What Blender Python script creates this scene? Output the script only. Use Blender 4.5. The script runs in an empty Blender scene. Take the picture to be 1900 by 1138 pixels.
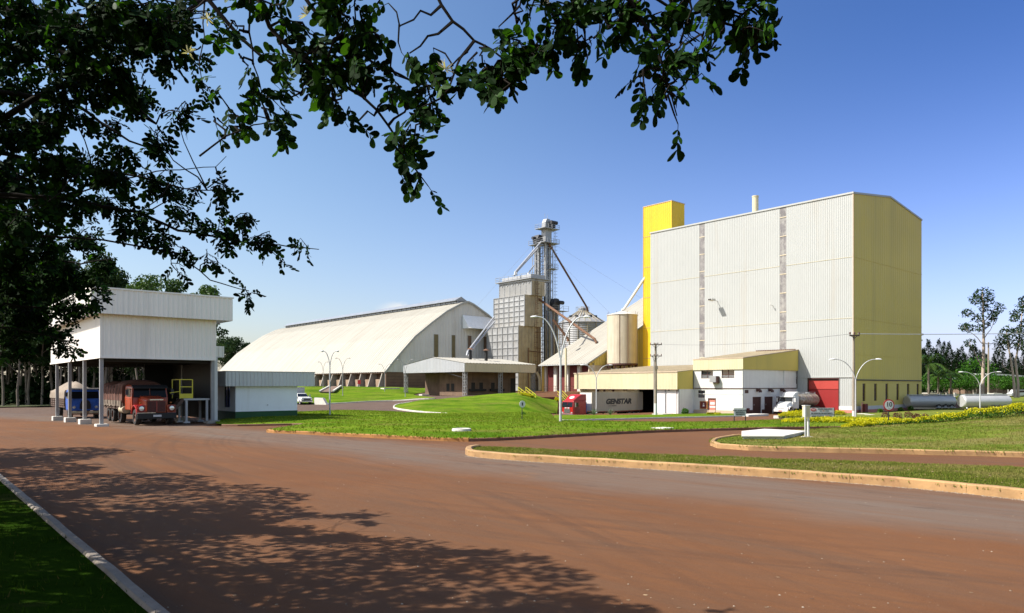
import bpy, bmesh, math, random
from mathutils import Vector, Matrix, noise
from mathutils.geometry import delaunay_2d_cdt
R = math.radians
random.seed(7)
F, CX, HZ, H = 1332.0, 950.0, 716.0, 2.6
SC = bpy.context.scene
COL = SC.collection
GA = R(41.02)                                   # heading of the plant's grid
DB = Vector((math.cos(GA), math.sin(GA), 0))    # grid x: to the right and back
DA = Vector((-math.sin(GA), math.cos(GA), 0))   # grid y: to the left and back

def at(px, py, Y):
    return Vector(((px - CX) / F * Y, Y, H - (py - HZ) / F * Y))
def zrow(py, Y):
    return H - (py - HZ) / F * Y
def along(px, o, d):
    r = (px - CX) / F
    return (r * o.y - o.x) / (d.x - r * d.y)
def lerp(a, b, t):
    return a + (b - a) * t
def sstep(t):
    t = max(0.0, min(1.0, t)); return t * t * (3 - 2 * t)
def rnd(a, b):
    return random.uniform(a, b)

# ---------------------------------------------------------------- meshes
class MB:
    def __init__(s, oz=0.0):
        s.v = []; s.f = []; s.m = []; s.oz = oz
    def face(s, pts, mi=0):
        b = len(s.v)
        s.v += [(p[0], p[1], p[2] + s.oz) for p in pts]
        s.f.append(tuple(range(b, b + len(pts)))); s.m.append(mi)
        return s
    def add(s, vs, fs, mi=0):
        b = len(s.v)
        s.v += [(p[0], p[1], p[2] + s.oz) for p in vs]
        for f in fs:
            s.f.append(tuple(b + i for i in f)); s.m.append(mi)
        return s
    def box(s, x0, x1, y0, y1, z0, z1, mi=0):
        vs = [(x0, y0, z0), (x1, y0, z0), (x1, y1, z0), (x0, y1, z0), (x0, y0, z1), (x1, y0, z1), (x1, y1, z1), (x0, y1, z1)]
        return s.add(vs, [(0, 3, 2, 1), (4, 5, 6, 7), (0, 1, 5, 4), (1, 2, 6, 5), (2, 3, 7, 6), (3, 0, 4, 7)], mi)
    def frame(s, vs, mi=0):      # eight corners in box order
        return s.add(vs, [(0, 3, 2, 1), (4, 5, 6, 7), (0, 1, 5, 4), (1, 2, 6, 5), (2, 3, 7, 6), (3, 0, 4, 7)], mi)
    def bar(s, p, q, w, h=None, mi=0):
        p = Vector(p); q = Vector(q); h = h or w
        d = (q - p).normalized()
        u = d.cross(Vector((0, 0, 1)))
        u = Vector((1, 0, 0)) if u.length < 1e-3 else u.normalized()
        t = d.cross(u)
        u = u * w / 2; t = t * h / 2
        return s.frame([p - u - t, p + u - t, p + u + t, p - u + t, q - u - t, q + u - t, q + u + t, q - u + t], mi)
    def tube(s, pts, r, n=8, mi=0, caps=True):
        pts = [Vector(p) for p in pts]
        rs = r if isinstance(r, (list, tuple)) else [r] * len(pts)
        b0 = len(s.v); up = None
        for i, p in enumerate(pts):
            d = (pts[min(i + 1, len(pts) - 1)] - pts[max(i - 1, 0)])
            d = d.normalized() if d.length > 1e-9 else Vector((0, 0, 1))
            if up is None:
                up = d.orthogonal().normalized()
            u = (up - d * up.dot(d))
            u = u.normalized() if u.length > 1e-6 else d.orthogonal().normalized()
            up = u; w = d.cross(u)
            for k in range(n):
                a = 2 * math.pi * k / n
                c = p + (u * math.cos(a) + w * math.sin(a)) * rs[i]
                s.v.append((c.x, c.y, c.z + s.oz))
        for i in range(len(pts) - 1):
            for k in range(n):
                a = b0 + i * n + k; c = b0 + i * n + (k + 1) % n
                s.f.append((a, c, c + n, a + n)); s.m.append(mi)
        if caps:
            s.f.append(tuple(b0 + k for k in reversed(range(n)))); s.m.append(mi)
            e = b0 + (len(pts) - 1) * n
            s.f.append(tuple(e + k for k in range(n))); s.m.append(mi)
        return s
    def lathe(s, prof, n=24, c=(0, 0, 0), axis='z', mi=0):
        b0 = len(s.v)
        for (r, z) in prof:
            for k in range(n):
                a = 2 * math.pi * k / n
                x, y = r * math.cos(a), r * math.sin(a)
                p = (x, y, z) if axis == 'z' else ((z, x, y) if axis == 'x' else (x, z, y))
                s.v.append((c[0] + p[0], c[1] + p[1], c[2] + p[2] + s.oz))
        for i in range(len(prof) - 1):
            for k in range(n):
                a = b0 + i * n + k; e = b0 + i * n + (k + 1) % n
                s.f.append((a, e, e + n, a + n)); s.m.append(mi)
        return s
    def prism(s, pts, lo, hi, axis='x', mi=0):
        def P(u, v, w):
            return {'x': (w, u, v), 'y': (u, w, v), 'z': (u, v, w)}[axis]
        n = len(pts)
        vs = [P(u, v, lo) for u, v in pts] + [P(u, v, hi) for u, v in pts]
        fs = [tuple(reversed(range(n))), tuple(range(n, 2 * n))]
        fs += [(i, (i + 1) % n, n + (i + 1) % n, n + i) for i in range(n)]
        return s.add(vs, fs, mi)
    def ribs(s, rows, period=.35, depth=.05, mi=0):
        # corrugated sheet; rows = [(start, end, normal)] stations across the rib's length
        P0, P1, _ = rows[0]
        L = (Vector(P1) - Vector(P0)).length
        n = max(1, round(L / period))
        us = []
        for i in range(n):
            for fr, o in ((0, 0), (.45, 0), (.6, 1), (.85, 1)):
                us.append(((i + fr) / n, o))
        us.append((1, 0))
        b0 = len(s.v)
        for a, b, nr in rows:
            a = Vector(a); b = Vector(b); nr = Vector(nr)
            for u, o in us:
                p = a + (b - a) * u + nr * (o * depth)
                s.v.append((p.x, p.y, p.z + s.oz))
        w = len(us)
        for i in range(len(rows) - 1):
            for k in range(w - 1):
                a = b0 + i * w + k
                s.f.append((a, a + 1, a + 1 + w, a + w)); s.m.append(mi)
        return s
    def build(s, name, mats, parent=None, loc=None, rotz=0, smooth=None, bevel=0):
        me = bpy.data.meshes.new(name)
        me.from_pydata(s.v, [], s.f)
        mats = mats if isinstance(mats, (list, tuple)) else [mats]
        for m in mats:
            me.materials.append(m)
        if len(mats) > 1:
            me.polygons.foreach_set('material_index', s.m)
        if bevel == 0 and len(s.f) < 60000:
            bm = bmesh.new(); bm.from_mesh(me)
            bmesh.ops.recalc_face_normals(bm, faces=bm.faces)
            bm.to_mesh(me); bm.free()
        if smooth:
            me.polygons.foreach_set('use_smooth', [True] * len(me.polygons))
            me.set_sharp_from_angle(angle=R(smooth))
        me.update()
        o = bpy.data.objects.new(name, me)
        COL.objects.link(o)
        if parent is not None: o.parent = parent
        if loc is not None: o.location = loc
        if rotz: o.rotation_euler = (0, 0, rotz)
        if bevel:
            b = o.modifiers.new('edge', 'BEVEL'); b.width = bevel; b.segments = 2; b.limit_method = 'ANGLE'; b.angle_limit = R(35)
        return o

def thing(name, label, cat, loc=(0, 0, 0), rotz=0, group=None):
    o = bpy.data.objects.new(name, None)
    o.empty_display_size = .3
    COL.objects.link(o); o.location = loc; o.rotation_euler = (0, 0, rotz)
    return tag(o, label, cat, group)
def tag(o, label=None, cat=None, group=None, kind=None):
    if label: o['label'] = label
    if cat: o['category'] = cat
    if group: o['group'] = group
    if kind: o['kind'] = kind
    return o
def copy_tree(o, parent=None):
    c = o.copy(); COL.objects.link(c)
    if parent is not None: c.parent = parent
    for ch in list(o.children): copy_tree(ch, c)
    return c
def text(body, size, m, parent, loc, rot, name='lettering', shear=0, align='CENTER', sx=1.0, bold=0.0):
    cu = bpy.data.curves.new('lettering', 'FONT'); cu.body = body; cu.size = size
    cu.align_x = align; cu.align_y = 'CENTER'; cu.extrude = .004; cu.shear = shear; cu.offset = bold
    o = bpy.data.objects.new('lettering_curve', cu); COL.objects.link(o)
    dg = bpy.context.evaluated_depsgraph_get()
    me = bpy.data.meshes.new_from_object(o.evaluated_get(dg))
    bpy.data.objects.remove(o); bpy.data.curves.remove(cu)
    me.materials.clear(); me.materials.append(m)
    n = bpy.data.objects.new(name, me); COL.objects.link(n)
    n.parent = parent; n.location = loc; n.rotation_euler = rot; n.scale = (sx, 1, 1)
    return n

# ---------------------------------------------------------------- materials
def lin(c):
    return tuple(((x / 255) / 12.92 if x <= 10 else (((x / 255) + .055) / 1.055) ** 2.4) for x in c)
class NT:
    def __init__(s, name):
        s.m = bpy.data.materials.new(name); s.m.use_nodes = True
        s.t = s.m.node_tree; s.n = s.t.nodes; s.l = s.t.links
        s.b = s.n['Principled BSDF']; s.out = s.n['Material Output']
        s.co = None
    def new(s, ty, **kw):
        n = s.n.new(ty)
        for k, v in kw.items():
            if k in n.inputs: n.inputs[k].default_value = v
            else: setattr(n, k, v)
        return n
    def link(s, a, b): s.l.new(a, b)
    def coord(s):
        if s.co is None: s.co = s.new('ShaderNodeTexCoord').outputs['Object']
        return s.co
    def noise(s, scale, detail=4, rough=.6, stretch=None, rotz=0):
        c = s.coord()
        if stretch or rotz:
            for rot, sc in (((0, 0, rotz), (1, 1, 1)), ((0, 0, 0), stretch or (1, 1, 1))):
                mp = s.new('ShaderNodeMapping'); mp.inputs['Rotation'].default_value = rot
                mp.inputs['Scale'].default_value = sc; s.link(c, mp.inputs['Vector']); c = mp.outputs[0]
        n = s.new('ShaderNodeTexNoise', Scale=scale, Detail=detail, Roughness=rough); s.link(c, n.inputs['Vector'])
        return n.outputs['Fac']
    def ramp(s, fac, a, b, c0=(0, 0, 0, 1), c1=(1, 1, 1, 1)):
        r = s.new('ShaderNodeValToRGB'); r.color_ramp.elements[0].position = a; r.color_ramp.elements[1].position = b
        r.color_ramp.elements[0].color = c0; r.color_ramp.elements[1].color = c1
        s.link(fac, r.inputs[0]); return r.outputs[0]
    def mix(s, fac, a, b, mode='MIX'):
        m = s.new('ShaderNodeMix', data_type='RGBA', blend_type=mode)
        for sock, v in ((m.inputs[0], fac), (m.inputs[6], a), (m.inputs[7], b)):
            if hasattr(v, 'is_output'): s.link(v, sock)
            elif isinstance(v, (int, float)): sock.default_value = v
            else: sock.default_value = (*v[:3], 1)
        return m.outputs[2]
    def math(s, op, a, b=0.0):
        m = s.new('ShaderNodeMath', operation=op)
        for i, v in enumerate((a, b)):
            if hasattr(v, 'is_output'): s.link(v, m.inputs[i])
            else: m.inputs[i].default_value = v
        return m.outputs[0]
    def col(s, c): s.link(c, s.b.inputs['Base Color'])
    def bump(s, h, strength=.3, dist=.02):
        b = s.new('ShaderNodeBump', Strength=strength, Distance=dist); s.link(h, b.inputs['Height']); s.link(b.outputs[0], s.b.inputs['Normal'])

MATS = {}
def pmat(name, c, rough=.6, metal=0.0, var=.25, scale=1.5, stain=None, stain_amt=.5, bump=0.0, bscale=40, spec=.5, vert=False, stain_rng=(.52, .75), st=None):
    """weathered painted or bare surface: tone variation, optional stain streaks, optional grain"""
    t = NT(name); t.b.inputs['Roughness'].default_value = rough; t.b.inputs['Metallic'].default_value = metal
    t.b.inputs['Specular IOR Level'].default_value = spec
    lo = tuple(x * (1 - var) for x in c); hi = tuple(min(.95, x * (1 + var * .5)) for x in c)
    k = t.mix(t.ramp(t.noise(scale, 5), .3, .7), lo, hi)
    if stain:
        k = t.mix(t.math('MULTIPLY', t.ramp(t.noise(scale * 1.3, 6, .7, stretch=st or ((1.6, 1.6, .12) if vert else None)), *stain_rng), stain_amt), k, stain)
    t.col(k)
    rr = t.math('MULTIPLY_ADD', t.noise(scale * 4, 3), .25); rr.node.inputs[2].default_value = max(0.05, rough - .12)
    t.link(rr, t.b.inputs['Roughness'])
    if bump: t.bump(t.noise(bscale, 4), bump)
    MATS[name] = t.m
    return t.m
def leafmat(name, c0, c1, trans=.3, rough=.5, c2=None, spec=.2, patch=None, pr=(.42, .58)):
    t = NT(name)
    g = t.new('ShaderNodeNewGeometry')
    rp = t.new('ShaderNodeValToRGB'); e = rp.color_ramp.elements
    e[0].color = (*c0, 1); e[1].color = (*c1, 1)
    if c2:
        e[1].position = .8; x = e.new(1.0); x.color = (*c2, 1)
    t.link(g.outputs['Random Per Island'], rp.inputs[0])
    k = t.mix(t.ramp(t.noise(.9, 3), .35, .7), rp.outputs[0], t.mix(.5, rp.outputs[0], (c0[0] * .7, c0[1] * .7, c0[2] * .7)))
    if patch: k = t.mix(t.math('MULTIPLY', t.ramp(t.noise(.28, 6, .72, stretch=(.6, 1.5, 1)), *pr), .8), k, patch)
    t.col(k); t.b.inputs['Roughness'].default_value = rough; t.b.inputs['Specular IOR Level'].default_value = spec
    tr = t.new('ShaderNodeBsdfTranslucent')
    t.link(t.mix(1.0, k, (1.0, 1.0, .35), 'MULTIPLY'), tr.inputs['Color'])
    ms = t.new('ShaderNodeMixShader'); ms.inputs[0].default_value = trans
    t.link(t.b.outputs[0], ms.inputs[1]); t.link(tr.outputs[0], ms.inputs[2]); t.link(ms.outputs[0], t.out.inputs[0])
    return t.m

M = {}
def defmats():
    KA_ = .72
    def P(name, c, rough=.6, metal=0.0, var=.25, scale=1.5, stain=None, *a, **k):
        q = KA_ if metal < .3 else .85
        return pmat(name, tuple(x * q for x in c), rough, metal, var, scale, tuple(x * q for x in stain) if stain else None, *a, **k)
    M['white_sheet'] = P('white_sheet', (.485, .495, .475), .5, 0, .03, .12, (.42, .33, .22), .38, vert=True, stain_rng=(.58, .76))
    M['cream_shaded'] = P('cream_shaded', (.82, .64, .155), .65, 0, .10, .1, (.30, .26, .12), .25, vert=True)  # cream paint again, its shaded tone put into the colour
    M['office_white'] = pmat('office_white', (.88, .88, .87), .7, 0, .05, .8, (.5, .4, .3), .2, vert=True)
    M['shade_white'] = pmat('shade_white', (.72, .70, .68), .7, 0, .06, .8, (.5, .4, .3), .25, vert=True)  # white paint lightened to offset the shade on these walls
    M['cream'] = P('cream', (.72, .63, .40), .6, 0, .07, .4, (.5, .38, .2), .25, vert=True)
    M['tank_cream'] = P('tank_cream', (.66, .585, .44), .6, 0, .12, .4, (.36, .27, .16), .55, vert=True, stain_rng=(.42, .66))
    M['cream_roof'] = P('cream_roof', (.50, .40, .25), .7, 0, .2, .4, (.28, .2, .12), .4)
    M['yellow'] = P('yellow', (.86, .545, .004), .5, 0, .08, .3, (.5, .32, .02), .35, vert=True, stain_rng=(.5, .75))
    M['yellow_rail'] = P('yellow_rail', (.70, .62, .04), .5, 0, .1, 3)
    M['white_paint'] = P('white_paint', (.74, .73, .69), .7, 0, .06, .8, (.5, .4, .3), .25, vert=True)
    M['white_kerb'] = P('white_kerb', (.70, .66, .58), .8, 0, .2, 2, (.35, .2, .12), .6)
    M['tan_kerb'] = P('tan_kerb', (.50, .295, .125), .85, 0, .32, 1.6, (.27, .125, .06), .6, bump=.4, bscale=25)
    M['orange_kerb'] = P('orange_kerb', (.42, .19, .05), .85, 0, .25, 2, (.28, .12, .06), .6, bump=.3, bscale=25)
    M['dark_kerb'] = P('dark_kerb', (.22, .10, .06), .85, 0, .3, 2, (.4, .3, .25), .3, bump=.3, bscale=25)
    M['grey_kerb'] = P('grey_kerb', (.30, .25, .20), .9, 0, .3, 3, (.2, .13, .09), .5, bump=.5, bscale=20)
    M['shelter_sheet'] = P('shelter_sheet', (1.12, 1.06, .97), .5, .1, .05, .3, (.27, .25, .22), .2, vert=True)
    M['grey_sheet'] = P('grey_sheet', (.80, .79, .78), .5, .15, .06, .3, (.3, .27, .22), .2, vert=True)
    M['light_sheet'] = P('light_sheet', (.50, .51, .53), .5, .1, .07, .3, (.4, .36, .3), .25, vert=True)
    M['roof_sheet'] = P('roof_sheet', (.47, .445, .375), .65, 0, .06, .2, (.27, .21, .14), .5, stain_rng=(.46, .72), st=(.14, 5.0, .14))
    M['gable_sheet'] = P('gable_sheet', (.84, .83, .80), .55, .05, .1, .2, (.36, .30, .22), .4, vert=True)
    M['tan_sheet'] = P('tan_sheet', (.74, .63, .44), .6, 0, .1, .3, (.3, .24, .16), .3, vert=True)
    M['concrete'] = P('concrete', (.42, .38, .32), .9, 0, .25, 1.2, (.22, .17, .12), .4, bump=.3, bscale=15)
    M['brown_concrete'] = P('brown_concrete', (.23, .145, .095), .9, 0, .25, .6, (.14, .09, .06), .5, bump=.2, bscale=10)
    M['bay_sunlit'] = P('bay_sunlit', (.42, .30, .20), .9, 0, .2, .8, (.22, .14, .09), .5)  # lighter tan puts the sunlight on the bay bases into the colour
    M['machine_wall'] = P('machine_wall', (.22, .14, .09), .9, 0, .35, .5, (.07, .04, .03), .6, vert=True)
    M['white_concrete'] = P('white_concrete', (.74, .70, .62), .9, 0, .14, 1.2, (.42, .34, .24), .35, bump=.2, bscale=25)
    M['galv'] = P('galv', (.36, .365, .37), .45, .4, .15, 1.5, (.32, .27, .2), .3)
    M['galv_old'] = P('galv_old', (.56, .48, .33), .6, .1, .25, .5, (.16, .1, .06), .6, vert=True)
    M['panel'] = P('panel', (.42, .42, .415), .55, .2, .15, .4, (.36, .30, .22), .45, vert=True)
    M['rust'] = P('rust', (.22, .11, .06), .85, 0, .35, 2, (.08, .04, .03), .6)
    M['steel_dark'] = P('steel_dark', (.05, .05, .055), .6, .2, .3, 2)
    M['post_grey'] = P('post_grey', (.36, .36, .36), .6, .1, .15, 2, (.24, .17, .12), .4, vert=True)
    M['black'] = P('black', (.012, .012, .012), .7, 0, .3, 3)
    M['inside_shade'] = P('inside_shade', (.03, .028, .026), .9, 0, .3, 1)  # near black stands in for the shade under roofs and indoors
    M['red_truck'] = P('red_truck', (.40, .052, .012), .32, 0, .2, 1.5, (.16, .07, .045), .4)
    M['red_dark'] = P('red_dark', (.24, .012, .010), .35, 0, .15, 1.5)
    M['red_bright'] = P('red_bright', (.44, .016, .014), .3, 0, .12, 1.5)
    M['red_door'] = P('red_door', (.32, .005, .004), .6, 0, .08, .5)
    M['red_door_light'] = P('red_door_light', (.50, .045, .030), .6, 0, .08, .5)
    M['red_wall'] = P('red_wall', (.16, .018, .014), .7, 0, .2, .6)
    M['brown_paint'] = P('brown_paint', (.10, .035, .025), .65, 0, .2, 1)
    M['pink_paint'] = P('pink_paint', (.62, .22, .16), .8, 0, .2, 1.2, (.5, .36, .25), .5)
    M['beige_paint'] = P('beige_paint', (.60, .46, .33), .8, 0, .12, 1)
    M['blue_truck'] = P('blue_truck', (.028, .12, .54), .3, 0, .15, 1.5, (.05, .06, .1), .25)
    M['tarp_tan'] = P('tarp_tan', (.31, .245, .18), .85, 0, .25, 1.2, (.24, .18, .13), .5, bump=.4, bscale=5)
    M['tarp_skirt'] = P('tarp_skirt', (.22, .17, .125), .9, 0, .35, 1.5, (.1, .06, .04), .6)
    M['tarp_red'] = P('tarp_red', (.14, .050, .030), .85, 0, .3, 1.2, (.06, .025, .018), .5, bump=.5, bscale=5)
    M['wood_bed'] = P('wood_bed', (.14, .085, .06), .85, 0, .35, 3, (.05, .03, .025), .5)
    M['tyre'] = P('tyre', (.018, .016, .015), .9, 0, .3, 4, (.10, .06, .04), .4)
    M['rim_rust'] = P('rim_rust', (.18, .08, .05), .8, 0, .3, 4)
    M['rim_pale'] = P('rim_pale', (.5, .5, .5), .5, .2, .15, 4)
    M['truck_white'] = P('truck_white', (.78, .78, .75), .3, 0, .05, 1, (.5, .45, .38), .2)
    M['trailer_side'] = P('trailer_side', (.52, .46, .36), .6, .1, .12, .5, (.24, .19, .13), .4, vert=True)
    M['tank_dirty'] = P('tank_dirty', (.40, .37, .33), .45, .35, .2, .9, (.12, .06, .04), .75, stain_rng=(.40, .62))
    M['tank_alu'] = P('tank_alu', (.60, .60, .60), .35, .25, .08, 1)
    M['olive_window'] = P('olive_window', (.20, .16, .07), .5, 0, .2, 1)
    M['chrome'] = P('chrome', (.6, .6, .6), .2, .8, .1, 3)
    M['lamp_white'] = P('lamp_white', (.62, .62, .62), .5, .1, .1, 2)
    M['pole_conc'] = P('pole_conc', (.34, .28, .21), .9, 0, .2, 1.5, (.2, .14, .1), .4, vert=True)
    M['wood_dark'] = P('wood_dark', (.07, .05, .035), .8, 0, .3, 2)
    M['sign_grey'] = pmat('sign_grey', (.46, .46, .47), .5, 0, .05, 2)
    M['sign_white'] = P('sign_white', (.8, .8, .78), .45, 0, .04, 2)
    M['sign_red'] = P('sign_red', (.55, .02, .02), .45, 0, .05, 2)
    M['ink'] = P('ink', (.012, .012, .014), .5, 0, .1, 2)
    M['ink_orange'] = P('ink_orange', (.45, .16, .04), .5, 0, .1, 2)
    M['dark_green'] = P('dark_green', (.018, .10, .026), .7, 0, .2, 1)
    M['bark'] = P('bark', (.07, .055, .04), .95, 0, .4, 3, (.02, .016, .012), .5, bump=.6, bscale=18)
    M['bark_dark'] = pmat('bark_dark', (.016, .013, .010), .95, 0, .4, 3, (.006, .005, .004), .5, spec=.1)
    M['bark_pale'] = P('bark_pale', (.60, .48, .37), .85, 0, .3, 1.0, (.17, .11, .08), .6, vert=True)
    M['bark_euc'] = P('bark_euc', (.22, .18, .14), .9, 0, .35, 1.0, (.08, .06, .045), .6, vert=True)
    M['soil'] = P('soil', (.16, .075, .045), .95, 0, .3, 2)
    M['strip'] = P('strip', (.26, .24, .24), .35, 0, .3, .6, (.48, .46, .42), .6, stain_rng=(.45, .6))
    M['silver_roof'] = P('silver_roof', (.36, .38, .41), .4, .4, .12, .5)
    g = NT('window_glass'); g.b.inputs['Base Color'].default_value = (.012, .016, .022, 1)
    g.b.inputs['Roughness'].default_value = .06; g.b.inputs['Specular IOR Level'].default_value = .8; M['glass'] = g.m
    g = NT('dark_glass'); g.b.inputs['Base Color'].default_value = (.008, .009, .011, 1)
    g.b.inputs['Roughness'].default_value = .15; g.b.inputs['Specular IOR Level'].default_value = .12; M['dark_glass'] = g.m
    g = NT('head_lamp'); g.b.inputs['Base Color'].default_value = (.6, .6, .58, 1); g.b.inputs['Roughness'].default_value = .15
    g.b.inputs['Metallic'].default_value = .5; M['headlight'] = g.m
    M['leaf_near'] = leafmat('leaf_near', (.0035, .012, .002), (.009, .030, .004), .16, .7, (.03, .08, .008), .04)  # near leaves darkened to read as backlit
    M['leaf_lit'] = leafmat('leaf_lit', (.02, .07, .006), (.05, .14, .012), .45, .55, None, .15)  # brighter copy of the near leaves, backlit glow put into the colour
    M['flower'] = leafmat('flower', (.55, .52, .40), (.75, .72, .6), .3, .6)
    M['leaf_euc'] = leafmat('leaf_euc', (.014, .034, .010), (.040, .070, .020), .2, .6, None, .08)
    M['leaf_euc_green'] = leafmat('leaf_euc_green', (.03, .07, .014), (.07, .125, .028), .25, .5)
    M['leaf_pine'] = leafmat('leaf_pine', (.006, .017, .005), (.017, .035, .010), .1, .7, None, .03)
    M['leaf_tree'] = leafmat('leaf_tree', (.025, .085, .008), (.065, .17, .015), .3, .5, None, .1)
    M['leaf_hedge_dark'] = leafmat('leaf_hedge_dark', (.03, .085, .010), (.10, .20, .015), .3, .5)
    M['leaf_hedge_yellow'] = leafmat('leaf_hedge_yellow', (.36, .37, .005), (.60, .52, .008), .3, .5)
    M['leaf_maroon'] = leafmat('leaf_maroon', (.07, .022, .018), (.16, .055, .04), .25, .5)
    M['leaf_agave'] = leafmat('leaf_agave', (.10, .16, .09), (.2, .26, .15), .15, .5)
    M['leaf_palm'] = leafmat('leaf_palm', (.03, .08, .012), (.09, .15, .03), .3, .5)
    M['blade'] = leafmat('blade', (.085, .155, .011), (.20, .275, .025), .35, .6, (.21, .20, .03), 0, (.21, .21, .05), (.50, .68))
    M['blade_dry'] = leafmat('blade_dry', (.10, .145, .02), (.20, .22, .04), .35, .6, (.27, .21, .07), 0, (.27, .22, .085), (.46, .63))
    M['blade_shaded'] = leafmat('blade_shaded', (.010, .026, .002), (.035, .075, .006), .3, .6, (.10, .08, .03), 0)  # verge blades darkened for the shade they stand in
    M['stone'] = leafmat('stone', (.16, .11, .075), (.38, .32, .25), 0.0, .9)
    M['litter'] = leafmat('litter', (.10, .05, .03), (.34, .24, .14), .1, .9)
    # lawns
    def lawnmat(name, g0, g1, dry, dryr):
        t = NT(name); t.b.inputs['Roughness'].default_value = 1.0; t.b.inputs['Specular IOR Level'].default_value = 0
        k = t.mix(t.ramp(t.noise(.16, 6, .7, stretch=(1, 1.5, 1)), .36, .62), g0, g1)
        k = t.mix(t.ramp(t.noise(.28, 6, .72, stretch=(.6, 1.5, 1)), *dryr), k, dry)
        k = t.mix(t.ramp(t.noise(9, 4, .75), .35, .75), t.mix(.55, k, (.02, .05, .004)), k)
        k = t.mix(t.math('MULTIPLY', t.ramp(t.noise(1.1, 6, .75), .50, .70), .55), k, t.mix(.5, k, (.015, .04, .003)))
        t.col(k); t.bump(t.noise(16, 4, .8), .9, .06); M[name] = t.m
    lawnmat('lawn_green', (.064, .140, .009), (.185, .265, .022), (.20, .19, .045), (.50, .68))
    lawnmat('lawn_dry', (.105, .160, .018), (.21, .245, .042), (.27, .22, .085), (.46, .63))
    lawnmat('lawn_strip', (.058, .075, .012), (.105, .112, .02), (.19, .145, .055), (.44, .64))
    lawnmat('lawn_shaded', (.008, .020, .002), (.022, .042, .005), (.09, .065, .03), (.52, .72))  # verge grass with the tree shade put into its colour
    # road: red earth over worn asphalt
    t = NT('road_dirt'); t.b.inputs['Specular IOR Level'].default_value = .08
    red = t.mix(t.ramp(t.noise(.22, 5, .6), .3, .72), (.108, .0435, .0170), (.157, .067, .0265))
    red = t.mix(t.ramp(t.noise(1.1, 5, .7, stretch=(1, .12, 1), rotz=R(-45.6)), .42, .72), red, (.105, .055, .030))
    sx = t.new('ShaderNodeVectorMath', operation='DOT_PRODUCT'); sx.inputs[1].default_value = (.70, .714, 0)
    t.link(t.coord(), sx.inputs[0]); d = sx.outputs['Value']
    wob = t.math('MULTIPLY_ADD', t.noise(.16, 4), 5.0); wob.node.inputs[2].default_value = -2.5
    dd = t.math('ADD', d, wob)
    band = t.math('SUBTRACT', 1.0, t.math('MULTIPLY', t.math('ABSOLUTE', t.math('SUBTRACT', dd, 17.3)), .27))
    bw = t.new('ShaderNodeClamp'); t.link(band, bw.inputs[0])
    streak = t.ramp(t.noise(1.6, 5, .7, stretch=(1, .08, 1), rotz=R(-45.6)), .30, .62)
    fac = t.math('MULTIPLY', t.math('MULTIPLY', t.math('MINIMUM', t.math('MULTIPLY', bw.outputs[0], 1.6), 1.0), .9), t.math('ADD', t.math('MULTIPLY', streak, .6), .4))
    asph = t.mix(t.ramp(t.noise(60, 3, .7), .3, .7), (.088, .068, .055), (.165, .13, .103))
    k = t.mix(fac, red, asph)
    k = t.mix(t.math('MULTIPLY', t.ramp(t.noise(3.2, 5, .75, stretch=(1, .035, 1), rotz=R(-45.6)), .50, .66), .42), k, t.mix(.5, k, (.05, .034, .026)))
    for cen, fq, lo_, hi_ in (((18.0, 46.0, 0.0), 1.9, .48, .64), ((-46.0, -4.0, 0.0), 1.6, .50, .66)):   # wheel tracks of turning lorries
        dv = t.new('ShaderNodeVectorMath', operation='DISTANCE'); dv.inputs[1].default_value = cen; t.link(t.coord(), dv.inputs[0])
        n1 = t.new('ShaderNodeTexNoise', noise_dimensions='1D', Detail=5, Roughness=.7, Scale=fq); t.link(dv.outputs['Value'], n1.inputs['W'])
        k = t.mix(t.math('MULTIPLY', t.math('MULTIPLY', t.ramp(n1.outputs['Fac'], lo_, hi_), t.ramp(t.noise(.11, 3), .42, .62)), .5), k, t.mix(.6, k, (.035, .022, .017)))
    # back road and approaches are greyer asphalt beyond the yard
    sy = t.new('ShaderNodeSeparateXYZ'); t.link(t.coord(), sy.inputs[0])
    far = t.new('ShaderNodeMapRange'); t.link(sy.outputs['Y'], far.inputs[0]); far.inputs[1].default_value = 62; far.inputs[2].default_value = 84
    lft = t.new('ShaderNodeMapRange'); t.link(sy.outputs['X'], lft.inputs[0]); lft.inputs[1].default_value = 4; lft.inputs[2].default_value = -9
    gf = t.math('MULTIPLY', far.outputs[0], lft.outputs[0])
    k = t.mix(t.math('MULTIPLY', gf, .8), k, t.mix(t.ramp(t.noise(.5, 4), .35, .7), (.078, .060, .052), (.108, .085, .073)))
    # dark oily patches and fine grit
    oil = t.math('MULTIPLY', t.math('MULTIPLY', t.ramp(t.noise(1.2, 6, .8, stretch=(1, .22, 1), rotz=R(-45.6)), .56, .66), bw.outputs[0]), .75)
    k = t.mix(oil, k, (.03, .026, .025))
    k = t.mix(t.math('MULTIPLY', t.ramp(t.noise(.55, 5, .75, stretch=(1, .4, 1), rotz=R(-45.6)), .62, .76), .5), k, (.20, .095, .036))
    k = t.mix(t.ramp(t.noise(130, 2, .6), .45, .72), k, t.mix(.3, k, (.24, .16, .11)))
    k = t.mix(t.ramp(t.noise(34, 4, .75), .28, .5), t.mix(.45, k, (.07, .035, .022)), k)
    t.col(k)
    t.b.inputs['Roughness'].default_value = .85
    hb = t.math('ADD', t.noise(75, 4, .7), t.math('MULTIPLY', t.noise(7, 4, .6, stretch=(1, .25, 1), rotz=R(-45.6)), 1.4)); t.bump(hb, .55, .012); M['road'] = t.m
    t = NT('field'); t.b.inputs['Roughness'].default_value = .95
    t.col(t.mix(t.ramp(t.noise(.05, 5), .35, .65), (.05, .075, .015), (.10, .10, .035))); M['field'] = t.m
defmats()
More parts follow.
